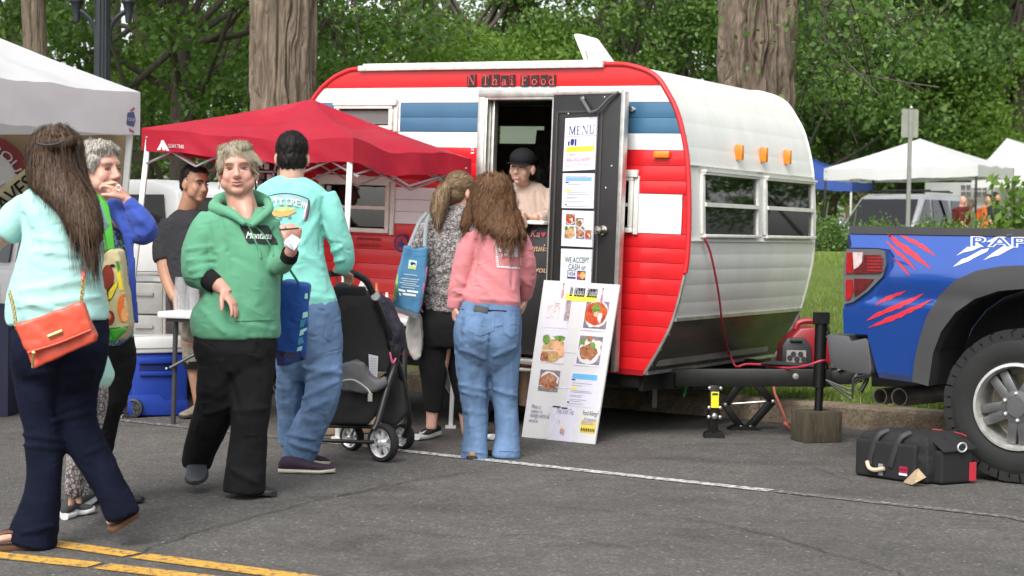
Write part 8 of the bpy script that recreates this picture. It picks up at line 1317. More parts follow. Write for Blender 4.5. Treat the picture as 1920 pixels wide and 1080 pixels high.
def flipflop(heel, toe, up, w=.085):
 heel, toe, up = map(np.asarray, (heel, toe, up)); d = unit(toe - heel); L = np.linalg.norm(toe - heel); x = unit(np.cross(d, up)); up = np.cross(x, d); q = MB(); pl = []
 for t, s in ((0, .5), (.1, .75), (.4, .7), (.7, .95), (.9, .85), (1, .4)): pl.append((t, s))
 poly = [heel + d*t*L + x*w/2*s for t, s in pl] + [heel + d*t*L - x*w/2*s for t, s in pl[::-1]]; q.prism(poly, up*.02); o = q.build('flip_flop', mLth, pA, bevel=.004)
 v, f, n = remesh([loft([[heel + d*t*L + x*math.cos(a)*w/2*s*.82 + up*(.03 + hh*(.5 + .5*math.sin(a))) for a in np.linspace(0, 6.283, 14, endpoint=False)] for t, s, hh in ((.04, .5, .05), (.15, .75, .075), (.35, .7, .075), (.6, .85, .045), (.8, .9, .03), (.93, .6, .02))])], .006, 4); build('foot', v, f, skF, pA, smooth=True); q = MB()
 for sg in (-1, 1): q.tube(catmull([heel + d*.45*L + x*sg*w*.44 + up*.03, heel + d*.6*L + x*sg*w*.28 + up*.072, heel + d*.8*L + up*.06], 4), .008, 6)
 q.build('toe_strap', mLth, o, smooth=True)
flipflop(G(88, 1026), G(-26, 1034), (0, 0, 1)); f1, f0 = A(206, 998, Y + .05), A(262, 966, Y + .07); flipflop(f0, f1, unit(V3(-.5, -.25, .8)))
hbp = [ringloft(Y, [(238, 88, 122, .06, .02), (250, 70, 136, .09, .02), (270, 60, 147, .11, .02), (295, 57, 152, .115, .015), (320, 58, 157, .11, .0), (345, 62, 164, .095, -.03), (370, 84, 176, .07, -.08), (395, 112, 184, .055, -.11), (420, 126, 188, .045, -.125), (445, 138, 186, .03, -.13), (456, 150, 182, .02, -.13)]), limb(Y, [(66, 265, -.02, 10), (85, 268, -.085, 11), (112, 270, -.10, 10), (140, 262, -.06, 9)])]
hbp += [aH.E((0, -.022, .045), (.088, .104, .090))]
_, base = hairbase(hbp, HB['brown'], pA, .008, 3, .005, 6, ws=(40, 40, 5)); strands('hair_locks', base, 5000, .34, .0026, HB['brown'], pA, A(104, 236, Y + .04), 3, .016, (.0022, 22.), .002, lift=.55, jit=.006, down=(.12, 0, -1))
q = MB(); q.tube(catmull([A(x, y, Y - .17) for x, y in ((68, 268), (85, 272), (105, 270), (122, 264))], 4), .004, 6); q.build('hair_tie', mDkP, pA, smooth=True)
pr = thing('shoulder_purse', 'orange red leather purse with gold bar on the left walker', 'purse', A(100, 690, Y - .22)); mPu = M('coral_leather', (.62, .085, .045), .38, var=.06, vsc=12, bump=.25, bsc=240, bdist=.001, coat=.15); mGo = M('gold_metal', (.72, .52, .22), .25, 1.); Yp = Y - .30
def pp(x, y, d=0.): return A(x, y, Yp + d)
def softprism(nm, pts, th, par, mat, vox=.006, sm=4, dd=0., amp=.004): q = MB(); q.prism([pp(x, y, dd) for x, y in pts], (0, th, 0)); v, f, n = remesh([(q.v, q.f)], vox, sm); v = v + n*(fbm(v*16, 3, 4)*amp)[:, None]; return build(nm, v, f, mat, par, smooth=True)
softprism('purse_body', [(46, 645), (52, 672), (62, 692), (176, 640), (178, 628), (164, 596)], .06, pr, mPu, dd=.012); fl2 = softprism('flap', [(29, 613), (33, 607), (90, 587), (150, 565), (155, 569), (168, 606), (172, 618), (110, 645), (53, 662), (48, 656)], .055, pr, mPu, dd=-.012); q = MB(); q.tube(catmull([pp(52, 661, -.014), pp(110, 643, -.018), pp(171, 618, -.014)], 5), .004, 6); q.build('flap_piping', mPu, fl2, smooth=True)
q = MB(); a, b = pp(90, 632, -.022), pp(117, 621, -.022); q.tube([a, b], .0075, 10, flat=((0, 1, 0), .35)); q.build('gold_bar', mGo, fl2, smooth=True); q = MB(); q.tube([pp(62, 664, -.03), pp(61, 690, -.03)], .005, 8); q.ell(pp(63, 662, -.03), (.009, 0, 0), (0, .006, 0), (0, 0, .009)); q.build('zip_pull', mGo, pr, smooth=True)
q = MB()
for i in range(13): t = i/12; c = pp(30 - 12*t + 2*math.sin(t*3), 612 - 62*t, .03 + .1*t); q.tube([c + V3(.006*math.cos(a)*(1 if i % 2 else .5), .006*math.cos(a)*(0 if i % 2 else .8), .011*math.sin(a)) for a in np.linspace(0, 6.283, 9)], .0022, 5)
q.build('chain', mGo, pr, smooth=True); q = MB()
for i in range(9): t = i/8; c = pp(152 + 5*t, 566 - 42*t, .0 + .02*t); q.tube([c + V3(.006*math.cos(a)*(1 if i % 2 else .5), .006*math.cos(a)*(0 if i % 2 else .8), .011*math.sin(a)) for a in np.linspace(0, 6.283, 9)], .0022, 5)
q.build('chain', mGo, pr, smooth=True)
S_ = lay([A(x, y, Y - .3) for x, y in ((157, 510), (161, 480), (166, 450), (170, 425), (173, 408))], None, at, .004); S_ = catmull([pp(156, 524, .02)] + [np.asarray(p) for p in S_], 5); q = MB(); q.tube(S_, .0085, 6, flat=((0, 1, 0), .35)); q.build('strap', M('coral_strap', (.58, .12, .10), .45), pr, smooth=True); S2 = lay([A(x, y, Y - .3) for x, y in ((72, 352), (90, 362), (112, 376), (128, 385))], None, at, .004); q = MB(); q.tube(catmull(S2, 4), .004, 6); q.build('chain', mGo, pr, smooth=True)
def snake():
 m, nt, b, tc, out = nodes('snake_print'); v = N(nt, 'TexVoronoi', i_Scale=70., feature='DISTANCE_TO_EDGE'); z = N(nt, 'TexNoise', i_Scale=40., i_Detail=3.); mp = mapping(nt, tc, (1, 1, .8)); nt.links.new(mp, v.inputs[0]); nt.links.new(mp, z.inputs[0]); ad = N(nt, 'Math', operation='MULTIPLY'); nt.links.new(v.outputs['Distance'], ad.inputs[0]); nt.links.new(z.outputs[0], ad.inputs[1]); nt.links.new(ramp(nt, ad.outputs[0], [(.02, (.05, .04, .045)), (.09, (.42, .38, .37))]), b.inputs['Base Color']); b.inputs['Roughness'].default_value = .8; return m
Y = 7.06; cH = Head(A(95, 430, Y), (.9, -.3, 0), (0, 0, 1), .92); pC = person(G(145, 965), cH.pieces(A(98, 478, Y), .045) + [torso(Y, [(490, 70, 130, .06, 0), (530, 62, 140, .09, 0), (640, 66, 150, .09, 0), (700, 75, 170, .1, 0)]), limb(Y, [(70, 510, 0, 14), (66, 580, 0, 12), (80, 630, -.05, 9)]), limb(Y, [(130, 510, 0, 14), (136, 580, 0, 12), (140, 640, -.05, 9)]), bleg(Y, [(160, 700, -.05, 26), (165, 790, -.05, 20), (140, 905, -.04, 15), (132, 950, -.03, 12)]), bleg(Y, [(140, 700, .06, 26), (145, 800, .08, 20), (142, 905, .10, 15), (150, 945, .1, 12)])] + hand(A(140, 640, Y - .05), V3(0, 0, -1), V3(-1, 0, 0), -1, .8) + hand(A(80, 630, Y - .05), V3(0, 0, -1), V3(1, 0, 0), 1, .8), skF, 'girl in a mint tunic and snake print leggings mostly hidden behind the purse woman', head=cH, vox=.01)
garment('tunic', [ringloft(Y, [(488, 76, 124, .06, 0), (510, 60, 140, .09, 0), (600, 58, 160, .1, 0), (660, 62, 195, .12, -.02), (705, 70, 212, .13, -.03), (728, 90, 200, .12, -.03)])], cloth('mint_tunic', (.40, .66, .60)), pC, .012, 4, .008, seed=51, Y0=Y); mSn = snake(); garment('leggings', [limb(Y, [(165, 690, -.05, 32), (174, 740, -.06, 30), (166, 800, -.06, 25), (150, 860, -.05, 21), (142, 905, -.04, 18), (138, 930, -.03, 16)]), limb(Y, [(140, 700, .06, 30), (146, 800, .09, 24), (146, 880, .10, 20), (150, 930, .10, 16)])], mSn, pC, .009, 4, .004, seed=52, Y0=Y)
mSk = cloth('charcoal_knit', (.05, .05, .052), .8, 200); mWs = M('white_sole', (.66, .66, .65), .5); shoe(G(96, 968), G(180, 960) + V3(0, -.04, 0), .09, .085, mSk, mWs, pC, sole=.028); shoe(G(122, 974), G(188, 930) + V3(0, -.02, .02), .09, .09, mSk, mWs, pC, sole=.03)
_, base = hairbase([cH.E((0, -.02, .04), (.084, .1, .09)), cH.E((0, -.06, -.05), (.07, .06, .1))], HB['brown'], pC, .01)
Y = 7.62; eH = Head(A(187, 320, Y), (.90, -.55, .03), (0, 0, 1), 1.02, 1.05); wrE = A(236, 372, Y - .16); haE = hand(wrE, A(210, 345, Y - .17) - wrE, V3(-.6, .3, -.5), 1, .98, (.5, .8, .5), thumb=(.3, .7))
pE = person(G(190, 960), eH.pieces(A(180, 378, Y + .02), .06, 1.1) + [torso(Y, [(388, 145, 225, .085, 0), (430, 145, 232, .11, 0), (520, 145, 240, .12, 0), (620, 150, 242, .13, 0)]), limb(Y, [(214, 402, -.05, 20), (262, 432, -.10, 18), (272, 425, -.13, 16), (252, 396, -.16, 12), (236, 372, -.16, 10)]), limb(Y, [(148, 400, .05, 20), (140, 480, .08, 17), (150, 540, 0, 13)]), bleg(Y, [(214, 650, -.03, 36), (212, 740, -.05, 28), (190, 850, .1, 18), (182, 935, .2, 13)]), bleg(Y, [(180, 650, .05, 36), (170, 760, .1, 28), (160, 880, .15, 18), (158, 935, .18, 13)])] + haE + hand(A(150, 540, Y), V3(.1, 0, -1), V3(1, 0, 0), -1, .95, (.8, 1., .8)), skR, 'woman with curly silver hair in a blue cardigan eating with one hand', head=eH, vox=.0055)
def floral():
 m, nt, b, tc, out = nodes('floral_print'); mp = mapping(nt, tc); v = N(nt, 'TexVoronoi', i_Scale=60.); z = N(nt, 'TexNoise', i_Scale=3.4, i_Detail=2.); z2 = N(nt, 'TexNoise', i_Scale=90., i_Detail=4.)
 for t in (v, z, z2): nt.links.new(mp, t.inputs['Vector'])
 s = N(nt, 'SeparateColor'); nt.links.new(v.outputs['Color'], s.inputs[0]); blue = ramp(nt, s.outputs[0], [(0, (.03, .07, .16)), (.4, (.09, .17, .28)), (.7, (.30, .38, .46)), (1, (.02, .03, .08))], 'CONSTANT'); red = ramp(nt, s.outputs[1], [(0, (.22, .015, .04)), (.4, (.40, .06, .08)), (.7, (.5, .26, .2)), (1, (.10, .02, .05))], 'CONSTANT'); mx = N(nt, 'Mix', data_type='RGBA'); nt.links.new(ramp(nt, z.outputs[0], [(.5, (0, 0, 0)), (.56, (1, 1, 1))]), mx.inputs[0]); nt.links.new(blue, mx.inputs[6]); nt.links.new(red, mx.inputs[7]); m2 = N(nt, 'Mix', data_type='RGBA', blend_type='MULTIPLY'); m2.inputs[0].default_value = .5; nt.links.new(mx.outputs[2], m2.inputs[6]); nt.links.new(ramp(nt, z2.outputs[0], [(.35, (.4, .4, .4)), (.6, (1.2, 1.2, 1.2))]), m2.inputs[7]); nt.links.new(m2.outputs[2], b.inputs['Base Color']); b.inputs['Roughness'].default_value = .8; return m
garment('floral_top', [ringloft(Y, [(392, 150, 218, .08, 0), (410, 146, 230, .105, 0), (460, 145, 236, .125, -.01), (520, 145, 243, .135, -.02), (580, 146, 246, .14, -.02), (630, 150, 246, .145, -.02), (645, 154, 243, .14, -.02)])], floral(), pE, .009, 4, .006, seed=61, Y0=Y)
mCa = cloth('cobalt_knit', (.045, .085, .38), .9, 300); garment('cardigan', [ringloft(Y, [(388, 140, 200, .09, .05), (410, 134, 200, .115, .05), (470, 132, 194, .14, .06), (560, 132, 192, .15, .06), (620, 136, 192, .155, .06)]), limb(Y, [(206, 384, -.05, 15), (228, 400, -.08, 21), (252, 424, -.10, 25), (268, 436, -.12, 23), (276, 430, -.14, 20), (264, 408, -.15, 17), (248, 386, -.16, 14), (240, 376, -.16, 13)]), limb(Y, [(212, 380, -.11, 5), (229, 422, -.15, 6), (243, 470, -.15, 7), (250, 540, -.15, 6), (256, 606, -.14, 5)], flat=((0, 1, 0), .5)), limb(Y, [(148, 400, .05, 24), (138, 450, .09, 22), (142, 500, .06, 18), (150, 535, .02, 15)])], mCa, pE, .008, 4, .006, seed=62, Y0=Y, lines=[(240, 400, 262, 440, 5, .008), (250, 395, 276, 428, 4, .008), (232, 410, 250, 440, 5, -.008), (215, 380, 240, 400, 4, .006)])
garment('black_trousers', [ringloft(Y, [(625, 148, 246, .135, -.01), (660, 146, 252, .14, -.01), (700, 150, 248, .13, 0)]), limb(Y, [(216, 660, -.03, 38), (218, 700, -.04, 33), (212, 740, -.03, 28), (198, 790, .04, 24), (188, 860, .12, 20), (183, 930, .2, 18)]), limb(Y, [(176, 660, .05, 38), (168, 780, .10, 27), (160, 930, .17, 18)])], mBlkC, pE, .010, 4, .006, seed=63, Y0=Y)
shoe(G(182, 945) + V3(-.03, .1, 0), G(200, 950) + V3(.14, .1, 0), .09, .08, mShB, mSol, pE); shoe(G(158, 945) + V3(-.05, .08, 0), G(176, 945) + V3(.1, .05, 0), .09, .08, mShB, mSol, pE)
eH.features(pE, HB['silver'], (.40, .17, .15), .5, .6, iris=(.08, .09, .1)); _, base = hairbase([eH.E((0, -.03, .046), (.085, .094, .088)), eH.E((0, -.055, -.015), (.079, .066, .08)), eH.E((0, .04, .092), (.066, .048, .032)), eH.E((.062, .02, .03), (.02, .03, .04))], HB['silver'], pE, .008, 3, .010, 7, ws=(30, 30, 30)); strands('hair_curls', base, 2600, .045, .0032, HB['silver'], pE, eH.P(0, -.02, .14), 9, .007, (.0045, 130.), .002, lift=1.3, jit=.005)
q = MB(); q.ell(A(208, 344, Y - .19), (.022, 0, .004), (0, .014, 0), (-.002, 0, .009), 10, 7); tag(q.build('food_morsel', M('bread_crumb', (.55, .40, .25), .8), smooth=True, org=A(208, 344, Y - .19)), 'small bite of bread held to the mouth of the silver haired woman', 'food'); q = MB(); q.tube([A(222, 352, Y - .2) + V3(.011*math.cos(t), 0, .011*math.sin(t)) for t in np.linspace(0, 6.283, 14)], .002, 6); q.build('ring', mBrt, pE, smooth=True)
to = thing('tote_bag', 'cream tote bag printed with bright vegetables between the two women at left', 'tote bag', A(214, 640, Y - .32)); Yt = Y - .36; mTo = cloth('cream_canvas', (.52, .43, .25), .8, 200)
def softp(nm, pts, Y_, th, mat, par, vox=.008, amp=.008, sc_=12): q = MB(); q.prism([A(x, y, Y_) for x, y in pts], (0, th, 0)); v, f, n = remesh([(q.v, q.f)], vox, 4); v = v + n*(fbm(v*np.array([sc_, sc_, sc_*.6]), 3, 4)*amp)[:, None]; return build(nm, v, f, mat, par, smooth=True)
tob = softp('bag_body', [(188, 478), (206, 466), (222, 470), (230, 520), (240, 580), (242, 612), (228, 636), (196, 640), (184, 600)], Yt, .1, mTo, to); tt_ = bvh(tob)
def td(nm, pts, mat, off=.003): gdec(nm, [pts], mat, tt_, to, Yt - .15, off, 1)
el = lambda cx, cy, rx, ry, n=14: [(cx + rx*math.cos(t), cy + ry*math.sin(t)) for t in np.linspace(0, 6.283, n, endpoint=False)]
mVr, mVo, mVy, mVg, mVb = (cloth(n_, c) for n_, c in (('veg_maroon', (.20, .03, .02)), ('veg_orange', (.72, .17, .03)), ('veg_yellow', (.75, .60, .04)), ('veg_green', (.05, .28, .03)), ('veg_black', (.03, .025, .015))))
td('printed_vegetable', el(202, 520, 12, 24), mVr); td('printed_vegetable', [(200, 545), (214, 530), (222, 530), (212, 556), (204, 566)], mVb, .0035); td('printed_vegetable', [(203, 548), (217, 528), (221, 532), (210, 558), (204, 562)], mVy, .004); td('printed_vegetable', [(219, 492), (224, 500), (229, 530), (232, 543), (224, 545), (219, 520)], mVy); td('printed_vegetable', [(217, 490), (222, 489), (226, 503), (221, 512)], mVg, .004); td('printed_vegetable', el(231, 578, 11, 27), mVo); td('printed_vegetable', el(234, 590, 7, 14), cloth('veg_peach', (.75, .36, .15)), .004); td('printed_vegetable', el(206, 596, 9, 14), mVr); td('printed_vegetable', el(205, 593, 4, 6), mVo, .004); td('printed_vegetable', el(211, 498, 5, 3), mVb, .004); td('bag_base', [(186, 616), (240, 612), (230, 634), (198, 638)], mVg, .003)
q = MB(); q.tube(catmull([A(x, y, Yt + d) for x, y, d in ((206, 470, .03), (203, 440, .06), (199, 412, .10), (193, 385, .16), (182, 372, .25))], 5), .022, 8, flat=((0, 1, 0), .2)); q.build('handle', mVg, to, smooth=True); softp('side_flap', [(190, 612), (212, 618), (232, 612), (236, 622), (212, 642), (200, 640)], Yt - .03, .03, mVg, to, amp=.004)
Y = 11.25; bH = Head(A(366, 345, Y - .02), (.80, -.68, -.12), unit(V3(.1, 0, 1)), 1.0, 1.02); wrB = A(328, 560, Y - .12); haB = hand(wrB, V3(.15, -.15, -1), V3(1, .2, 0), -1, 1., (.3, .4, .3)); pB = person(G(378, 783), bH.pieces(A(352, 395, Y + .03), .062, 1.05) + [torso(Y, [(408, 334, 386, .06, .02), (440, 318, 394, .09, .02), (520, 318, 400, .12, .02), (590, 330, 395, .12, .02)]), limb(Y, [(322, 432, 0, 14), (309, 480, -.02, 16), (314, 525, -.06, 13), (328, 560, -.12, 9)]), limb(Y, [(392, 432, 0, 14), (410, 490, .0, 14), (405, 540, -.1, 10)]), limb(Y, [(365, 640, 0, 26), (366, 690, 0, 16), (371, 725, 0, 14), (374, 765, .0, 9.5)]), limb(Y, [(395, 640, .08, 26), (398, 700, .08, 16), (402, 770, .1, 9)])] + haB + hand(A(405, 540, Y - .1), V3(0, -.1, -1), V3(-1, 0, 0), 1, 1.), skT, 'dark haired man in a black tee and patterned shorts standing behind the folding table', head=bH, vox=.007)
mBT2 = cloth('washed_black_tee', (.028, .028, .031), .88, 380); garment('tee', [ringloft(Y, [(394, 334, 386, .065, .02), (406, 318, 398, .09, .02), (425, 306, 402, .11, .02), (470, 304, 404, .125, .02), (530, 310, 406, .13, .02), (590, 324, 404, .135, .02), (600, 328, 402, .13, .02)]), limb(Y, [(322, 415, .01, 20), (310, 445, 0, 21), (306, 475, -.02, 20), (308, 488, -.03, 19)]), limb(Y, [(396, 415, .01, 19), (406, 480, .0, 18)])], mBT2, pB, .010, 4, .006, seed=71, Y0=Y, lines=[(322, 420, 326, 490, 4, -.008), (330, 500, 390, 540, 7, .006)])
mCam = M('camo_shorts', (.24, .21, .16), .85, var=.45, vsc=16, bump=.2); garment('shorts', [ringloft(Y, [(590, 332, 402, .12, .02), (620, 338, 408, .13, .02), (640, 342, 408, .12, .02)]), limb(Y, [(364, 630, 0, 25), (368, 665, 0, 25), (370, 682, 0, 25)]), limb(Y, [(392, 630, .06, 25), (398, 680, .08, 24)])], mCam, pB, .011, 4, .006, seed=72, Y0=Y); q = MB(); q.add(*limb(Y, [(370, 676, 0, 26), (371, 690, 0, 26)], sub=2)); q.build('shorts_hem', mBlkC, pB, smooth=True, sharp=50)
mKh = cloth('khaki_suede', (.22, .185, .14), .85, 200); shoe(G(384, 779), G(341, 786), .1, .10, mKh, mSol, pB, sole=.02); shoe(G(408, 772), G(368, 778) + V3(0, .05, 0), .1, .1, mKh, mSol, pB)
bH.features(pB, HB['black'], (.30, .13, .10), .75, 1.35, iris=(.01, .01, .01)); _, base = hairbase([bH.E((0, -.028, .050), (.080, .090, .080)), bH.E((0, -.055, .0), (.073, .06, .075)), bH.E((0, .02, .09), (.062, .05, .03))], HB['black'], pB, .007, 3, .004, 3, ws=(60, 60, 60)); strands('hair_locks', base, 900, .025, .0035, HB['black'], pB, bH.P(0, -.03, .14), 4, .008, off=.002, lift=1.1, jit=.003)
Y = 10.15; fH = Head(A(866, 362, Y), (.80, .60, -.03), (0, 0, 1), .98); wrF = A(783, 560, Y - .05); pF = person(G(806, 826), fH.pieces(A(858, 402, Y), .05) + [torso(Y, [(416, 824, 888, .06, 0), (445, 800, 895, .09, 0), (520, 790, 900, .12, 0), (600, 790, 880, .12, 0)]), limb(Y, [(806, 445, 0, 13), (782, 490, -.02, 14), (774, 530, -.04, 12), (783, 560, -.05, 8)]), limb(Y, [(896, 445, .05, 13), (912, 490, .1, 14), (900, 540, .15, 10)]), limb(Y, [(822, 640, 0, 28), (814, 720, 0, 20), (810, 775, 0, 11.5), (808, 805, -.01, 10)]), limb(Y, [(866, 640, .05, 28), (872, 740, .1, 18), (876, 815, .12, 10)])] + hand(wrF, V3(0, 0, -1), V3(1, 0, 0), 1, .92) + hand(A(900, 540, Y + .15), V3(0, .3, -1), V3(-1, 0, 0), -1, .92), skF, 'woman with a light brown ponytail in a speckled grey fleece and black leggings', head=fH, vox=.008)
def fleece():
 m, nt, b, tc, out = nodes('sherpa_fleece'); mp = mapping(nt, tc, (1, 1, 1.5)); z = N(nt, 'TexNoise', i_Scale=75., i_Detail=4., i_Roughness=.65); nt.links.new(mp, z.inputs['Vector']); nt.links.new(ramp(nt, z.outputs[0], [(.38, (.06, .05, .052)), (.50, (.20, .18, .175)), (.62, (.42, .39, .37))]), b.inputs['Base Color']); b.inputs['Roughness'].default_value = .95; add_bump(nt, b, z.outputs[0], 1., .01); return m
mFl = fleece(); fl3 = garment('fleece', [ringloft(Y, [(384, 834, 892, .065, .0), (398, 830, 896, .072, 0), (410, 808, 902, .09, 0), (428, 790, 910, .11, 0), (470, 797, 905, .13, 0), (520, 797, 900, .135, 0), (560, 790, 894, .14, 0), (584, 790, 890, .135, 0)]), limb(Y, [(806, 426, 0, 20), (788, 460, -.01, 21), (776, 500, -.02, 19), (772, 530, -.04, 17), (779, 552, -.05, 13)]), limb(Y, [(900, 430, .05, 20), (914, 490, .1, 18), (904, 535, .15, 14)])], mFl, pF, .008, 3, .006, (30, 30, 30), 81, Y0=Y, ridge=.8, lines=[(800, 432, 900, 434, 3, -.010), (812, 440, 812, 560, 4, -.012), (798, 545, 890, 560, 6, .010), (795, 520, 850, 500, 6, .008)])
garment('leggings', [ringloft(Y, [(574, 784, 876, .12, 0), (610, 784, 878, .13, -.01), (650, 790, 880, .12, 0)]), limb(Y, [(816, 640, 0, 31), (812, 690, 0, 27), (813, 730, 0, 21), (811, 762, 0, 17), (810, 772, 0, 16)]), limb(Y, [(862, 640, .05, 31), (870, 720, .08, 24), (875, 772, .1, 16)])], mBlkC, pF, .009, 4, .004, seed=83, Y0=Y)
hs_ = shoe(G(810, 818) + V3(.03, .06, 0), G(781, 827), .09, .085, cloth('black_mesh', (.02, .02, .021), .7, 200), M('bright_sole', (.70, .70, .70), .5), pF, sole=.035); sb = bvh(hs_); gdec('swoosh', [[(785, 812), (789, 815), (795, 811), (801, 806), (794, 809), (789, 811), (788, 808)]], mTP, sb, hs_, Y - .3, .003, 1); shoe(G(886, 822) + V3(0, .05, 0), G(892, 826) + V3(.1, 0, 0), .09, .085, cloth('black_mesh', (0, 0, 0)), M('bright_sole', (0, 0, 0)), pF, sole=.035)
_, base = hairbase([fH.E((0, -.022, .046), (.082, .098, .086)), fH.E((0, -.055, -.005), (.070, .06, .065))], HB['tawny'], pF, .007, 2, .003, 5, ws=(50, 50, 12)); bk_ = A(836, 352, Y - .06); strands('hair_locks', base, 1300, .10, .004, HB['tawny'], pF, fH.P(.0, .06, .10), 12, .012, off=.002, lift=1.4, jit=.002, down=tuple(unit(bk_ - fH.P(0, .06, .08))*.8))
_, base = hairbase([limb(Y, [(842, 350, -.06, 9), (834, 354, -.085, 12), (826, 372, -.10, 15), (822, 392, -.11, 14), (823, 410, -.115, 9), (822, 421, -.115, 4)])], HB['tawny'], pF, .006, 2, .005, 8, ws=(40, 40, 8), name='ponytail'); strands('ponytail_locks', base, 700, .13, .0045, HB['tawny'], pF, A(838, 348, Y - .08), 13, .012, (.002, 40.), .002, lift=.3, jit=.004); q = MB(); q.tube([A(839, 352, Y - .072) + V3(.004, .020*math.cos(t), .020*math.sin(t)) for t in np.linspace(0, 6.283, 14)], .006, 6); q.build('hair_tie', mDkP, pF, smooth=True)
q = MB(); gx = fH; q.tube([gx.P(.078, -.01, .012), gx.P(.076, .04, .014), gx.P(.066, .082, .012)], .003, 6); q.tube([gx.P(.062, .088, .02), gx.P(.03, .105, .022), gx.P(.028, .108, -.012), gx.P(.058, .092, -.014), gx.P(.062, .088, .02)], .003, 6); q.build('spectacles', M('amber_frame', (.35, .12, .08), .3), pF, smooth=True)
tb3 = thing('tote_bag', 'blue shopping tote with grey base on the shoulder of the grey fleece', 'tote bag', A(770, 590, Y - .18)); Yt = Y - .22; mTt = cloth('tote_blue', (.055, .175, .31), .6, 120); tb4 = softp('bag_body', [(757, 460), (780, 466), (803, 462), (799, 520), (788, 582), (784, 590), (735, 574), (738, 555), (748, 505)], Yt, .12, mTt, tb3, amp=.007); t4 = bvh(tb4)
def t4d(nm, pts, mat, off=.003): gdec(nm, [pts], mat, t4, tb3, Yt - .12, off, 1)
t4d('bag_base', [(735, 572), (784, 588), (785, 596), (778, 597), (733, 582)], M('bag_grey', (.09, .09, .10), .6)); t4d('bag_edge', [(799, 500), (802, 500), (790, 575), (787, 575)], M('bag_pink', (.5, .15, .2), .6)); t4d('logo_patch', [(767, 487), (782, 489), (780, 506), (765, 504)], M('logo_pale_blue', (.42, .58, .66), .6)); t4d('logo_hill', [(766, 498), (780, 500), (779.5, 505), (765.5, 503)], M('logo_lime', (.40, .52, .08), .6), .005); t4d('logo_mark', [(769, 493), (773, 491), (779, 493), (779, 498), (776, 495), (771, 498)], mDkP, .005); mTw = M('tote_print', (.40, .50, .58), .7)
for i, (x0, x1, y) in enumerate(((757, 782, 513), (752, 787, 521), (755, 783, 525), (750, 780, 529), (755, 786, 533), (752, 778, 537))): t4d('print_line', [(x0, y), (x1, y + 3), (x1, y + 4.6), (x0, y + 1.6)], mTw)
for x0, x1, y in ((747, 760, 541), (763, 784, 543), (748, 752, 548), (755, 780, 549)): t4d('print_line', [(x0, y), (x1, y + 3), (x1, y + 7), (x0, y + 4)], mTP)
t4d('side_print', [(738, 548), (742, 530), (746, 512), (747, 516), (742, 560), (736, 570)], M('bag_green', (.30, .50, .06), .6))
for pts in (((767, 462), (776, 440), (787, 415), (800, 400)), ((796, 463), (797, 440), (800, 415), (806, 402))): q = MB(); q.tube(catmull([A(x, y, Yt + .02 + .03*i) for i, (x, y) in enumerate(pts)], 5), .011, 6, flat=((0, 1, 0), .3)); q.build('handle', cloth('grey_webbing', (.22, .25, .26), .7), tb3, smooth=True)
q = MB(); q.prism([A(x, y, Y - .16) for x, y in ((770, 575), (780, 575), (789, 600), (792, 650), (790, 668), (778, 676), (767, 662), (762, 620))], (0, .1, 0)); v, f, n = remesh([(q.v, q.f)], .008, 3); v = v + n*(fbm(v*np.array([16, 16, 8]), 3, 4)*.012)[:, None]; tag(build('plastic_bag', v, f, M('thin_white_plastic', (.52, .50, .47), .35, bump=.4, bsc=30), None, smooth=True, org=A(776, 660, Y - .1)), 'thin white plastic bag hanging beside the black leggings', 'plastic bag')
dpt = TT(TS(1000, 415)[0], .29, 0); Y = float(dpt[1]) + .05; vH = Head(A(979, 314, Y - .1), (-.45, -1, -.08), unit(V3(.10, 0, 1)), .94, 1.06); wrV = A(1000, 407, Y - .3); haV = hand(wrV, V3(-1, -.1, .1), V3(0, -.2, -1), -1, .85, (.5, .7, .5))
wrV2 = A(984, 420, Y - .36); haV2 = hand(wrV2, V3(-.1, -.2, .9), V3(-1, .3, 0), 1, .85, (.9, 1.1, .8), thumb=(.3, .1)); pV = person(dpt, vH.pieces(A(990, 352, Y), .045, .84) + [torso(Y, [(360, 962, 1022, .07, 0), (390, 958, 1028, .10, 0), (440, 962, 1024, .11, 0), (560, 960, 1025, .12, .1), (760, 965, 1020, .12, .12)]), limb(Y, [(1024, 365, 0, 12), (1034, 395, -.1, 10), (1025, 408, -.2, 9), (1000, 407, -.3, 7)]), limb(Y, [(962, 365, -.05, 12), (958, 395, -.15, 10), (975, 425, -.3, 8), (984, 420, -.36, 7)])] + haV + haV2, skA, 'smiling vendor in a black cap and beige sweater leaning out of the trailer door', head=vH, vox=.005)
mBg2 = cloth('beige_sweater', (.46, .345, .29), .88, 380); garment('sweater', [ringloft(Y, [(340, 968, 1008, .05, .0), (348, 958, 1020, .07, 0), (360, 952, 1032, .09, 0), (380, 950, 1036, .11, 0), (420, 954, 1034, .12, 0), (520, 958, 1030, .13, .08)]), limb(Y, [(1024, 362, 0, 15), (1035, 382, -.06, 15), (1036, 398, -.13, 14), (1024, 407, -.2, 12), (1008, 408, -.27, 10)]), limb(Y, [(962, 362, -.05, 14), (956, 392, -.15, 13), (970, 420, -.28, 11)])], mBg2, pV, .008, 4, .005, seed=91, Y0=Y, lines=[(1005, 360, 1008, 400, 4, -.008), (1018, 365, 1026, 398, 3, .007), (985, 365, 995, 405, 5, .005)])
vH.features(pV, HB['black'], (.50, .17, .16), .7, 1., True, (.015, .01, .01)); mCp = cloth('black_cap', (.010, .010, .012), .8, 300); v, f, n = remesh([vH.E((0, -.004, .058), (.085, .107, .080))], .006, 3); keep = ((v - vH.c) @ vH.u) > .020*vH.s; fk = keep[f].all(1); build('cap', v, f[fk], mCp, pV, smooth=True); q = MB(); R = []
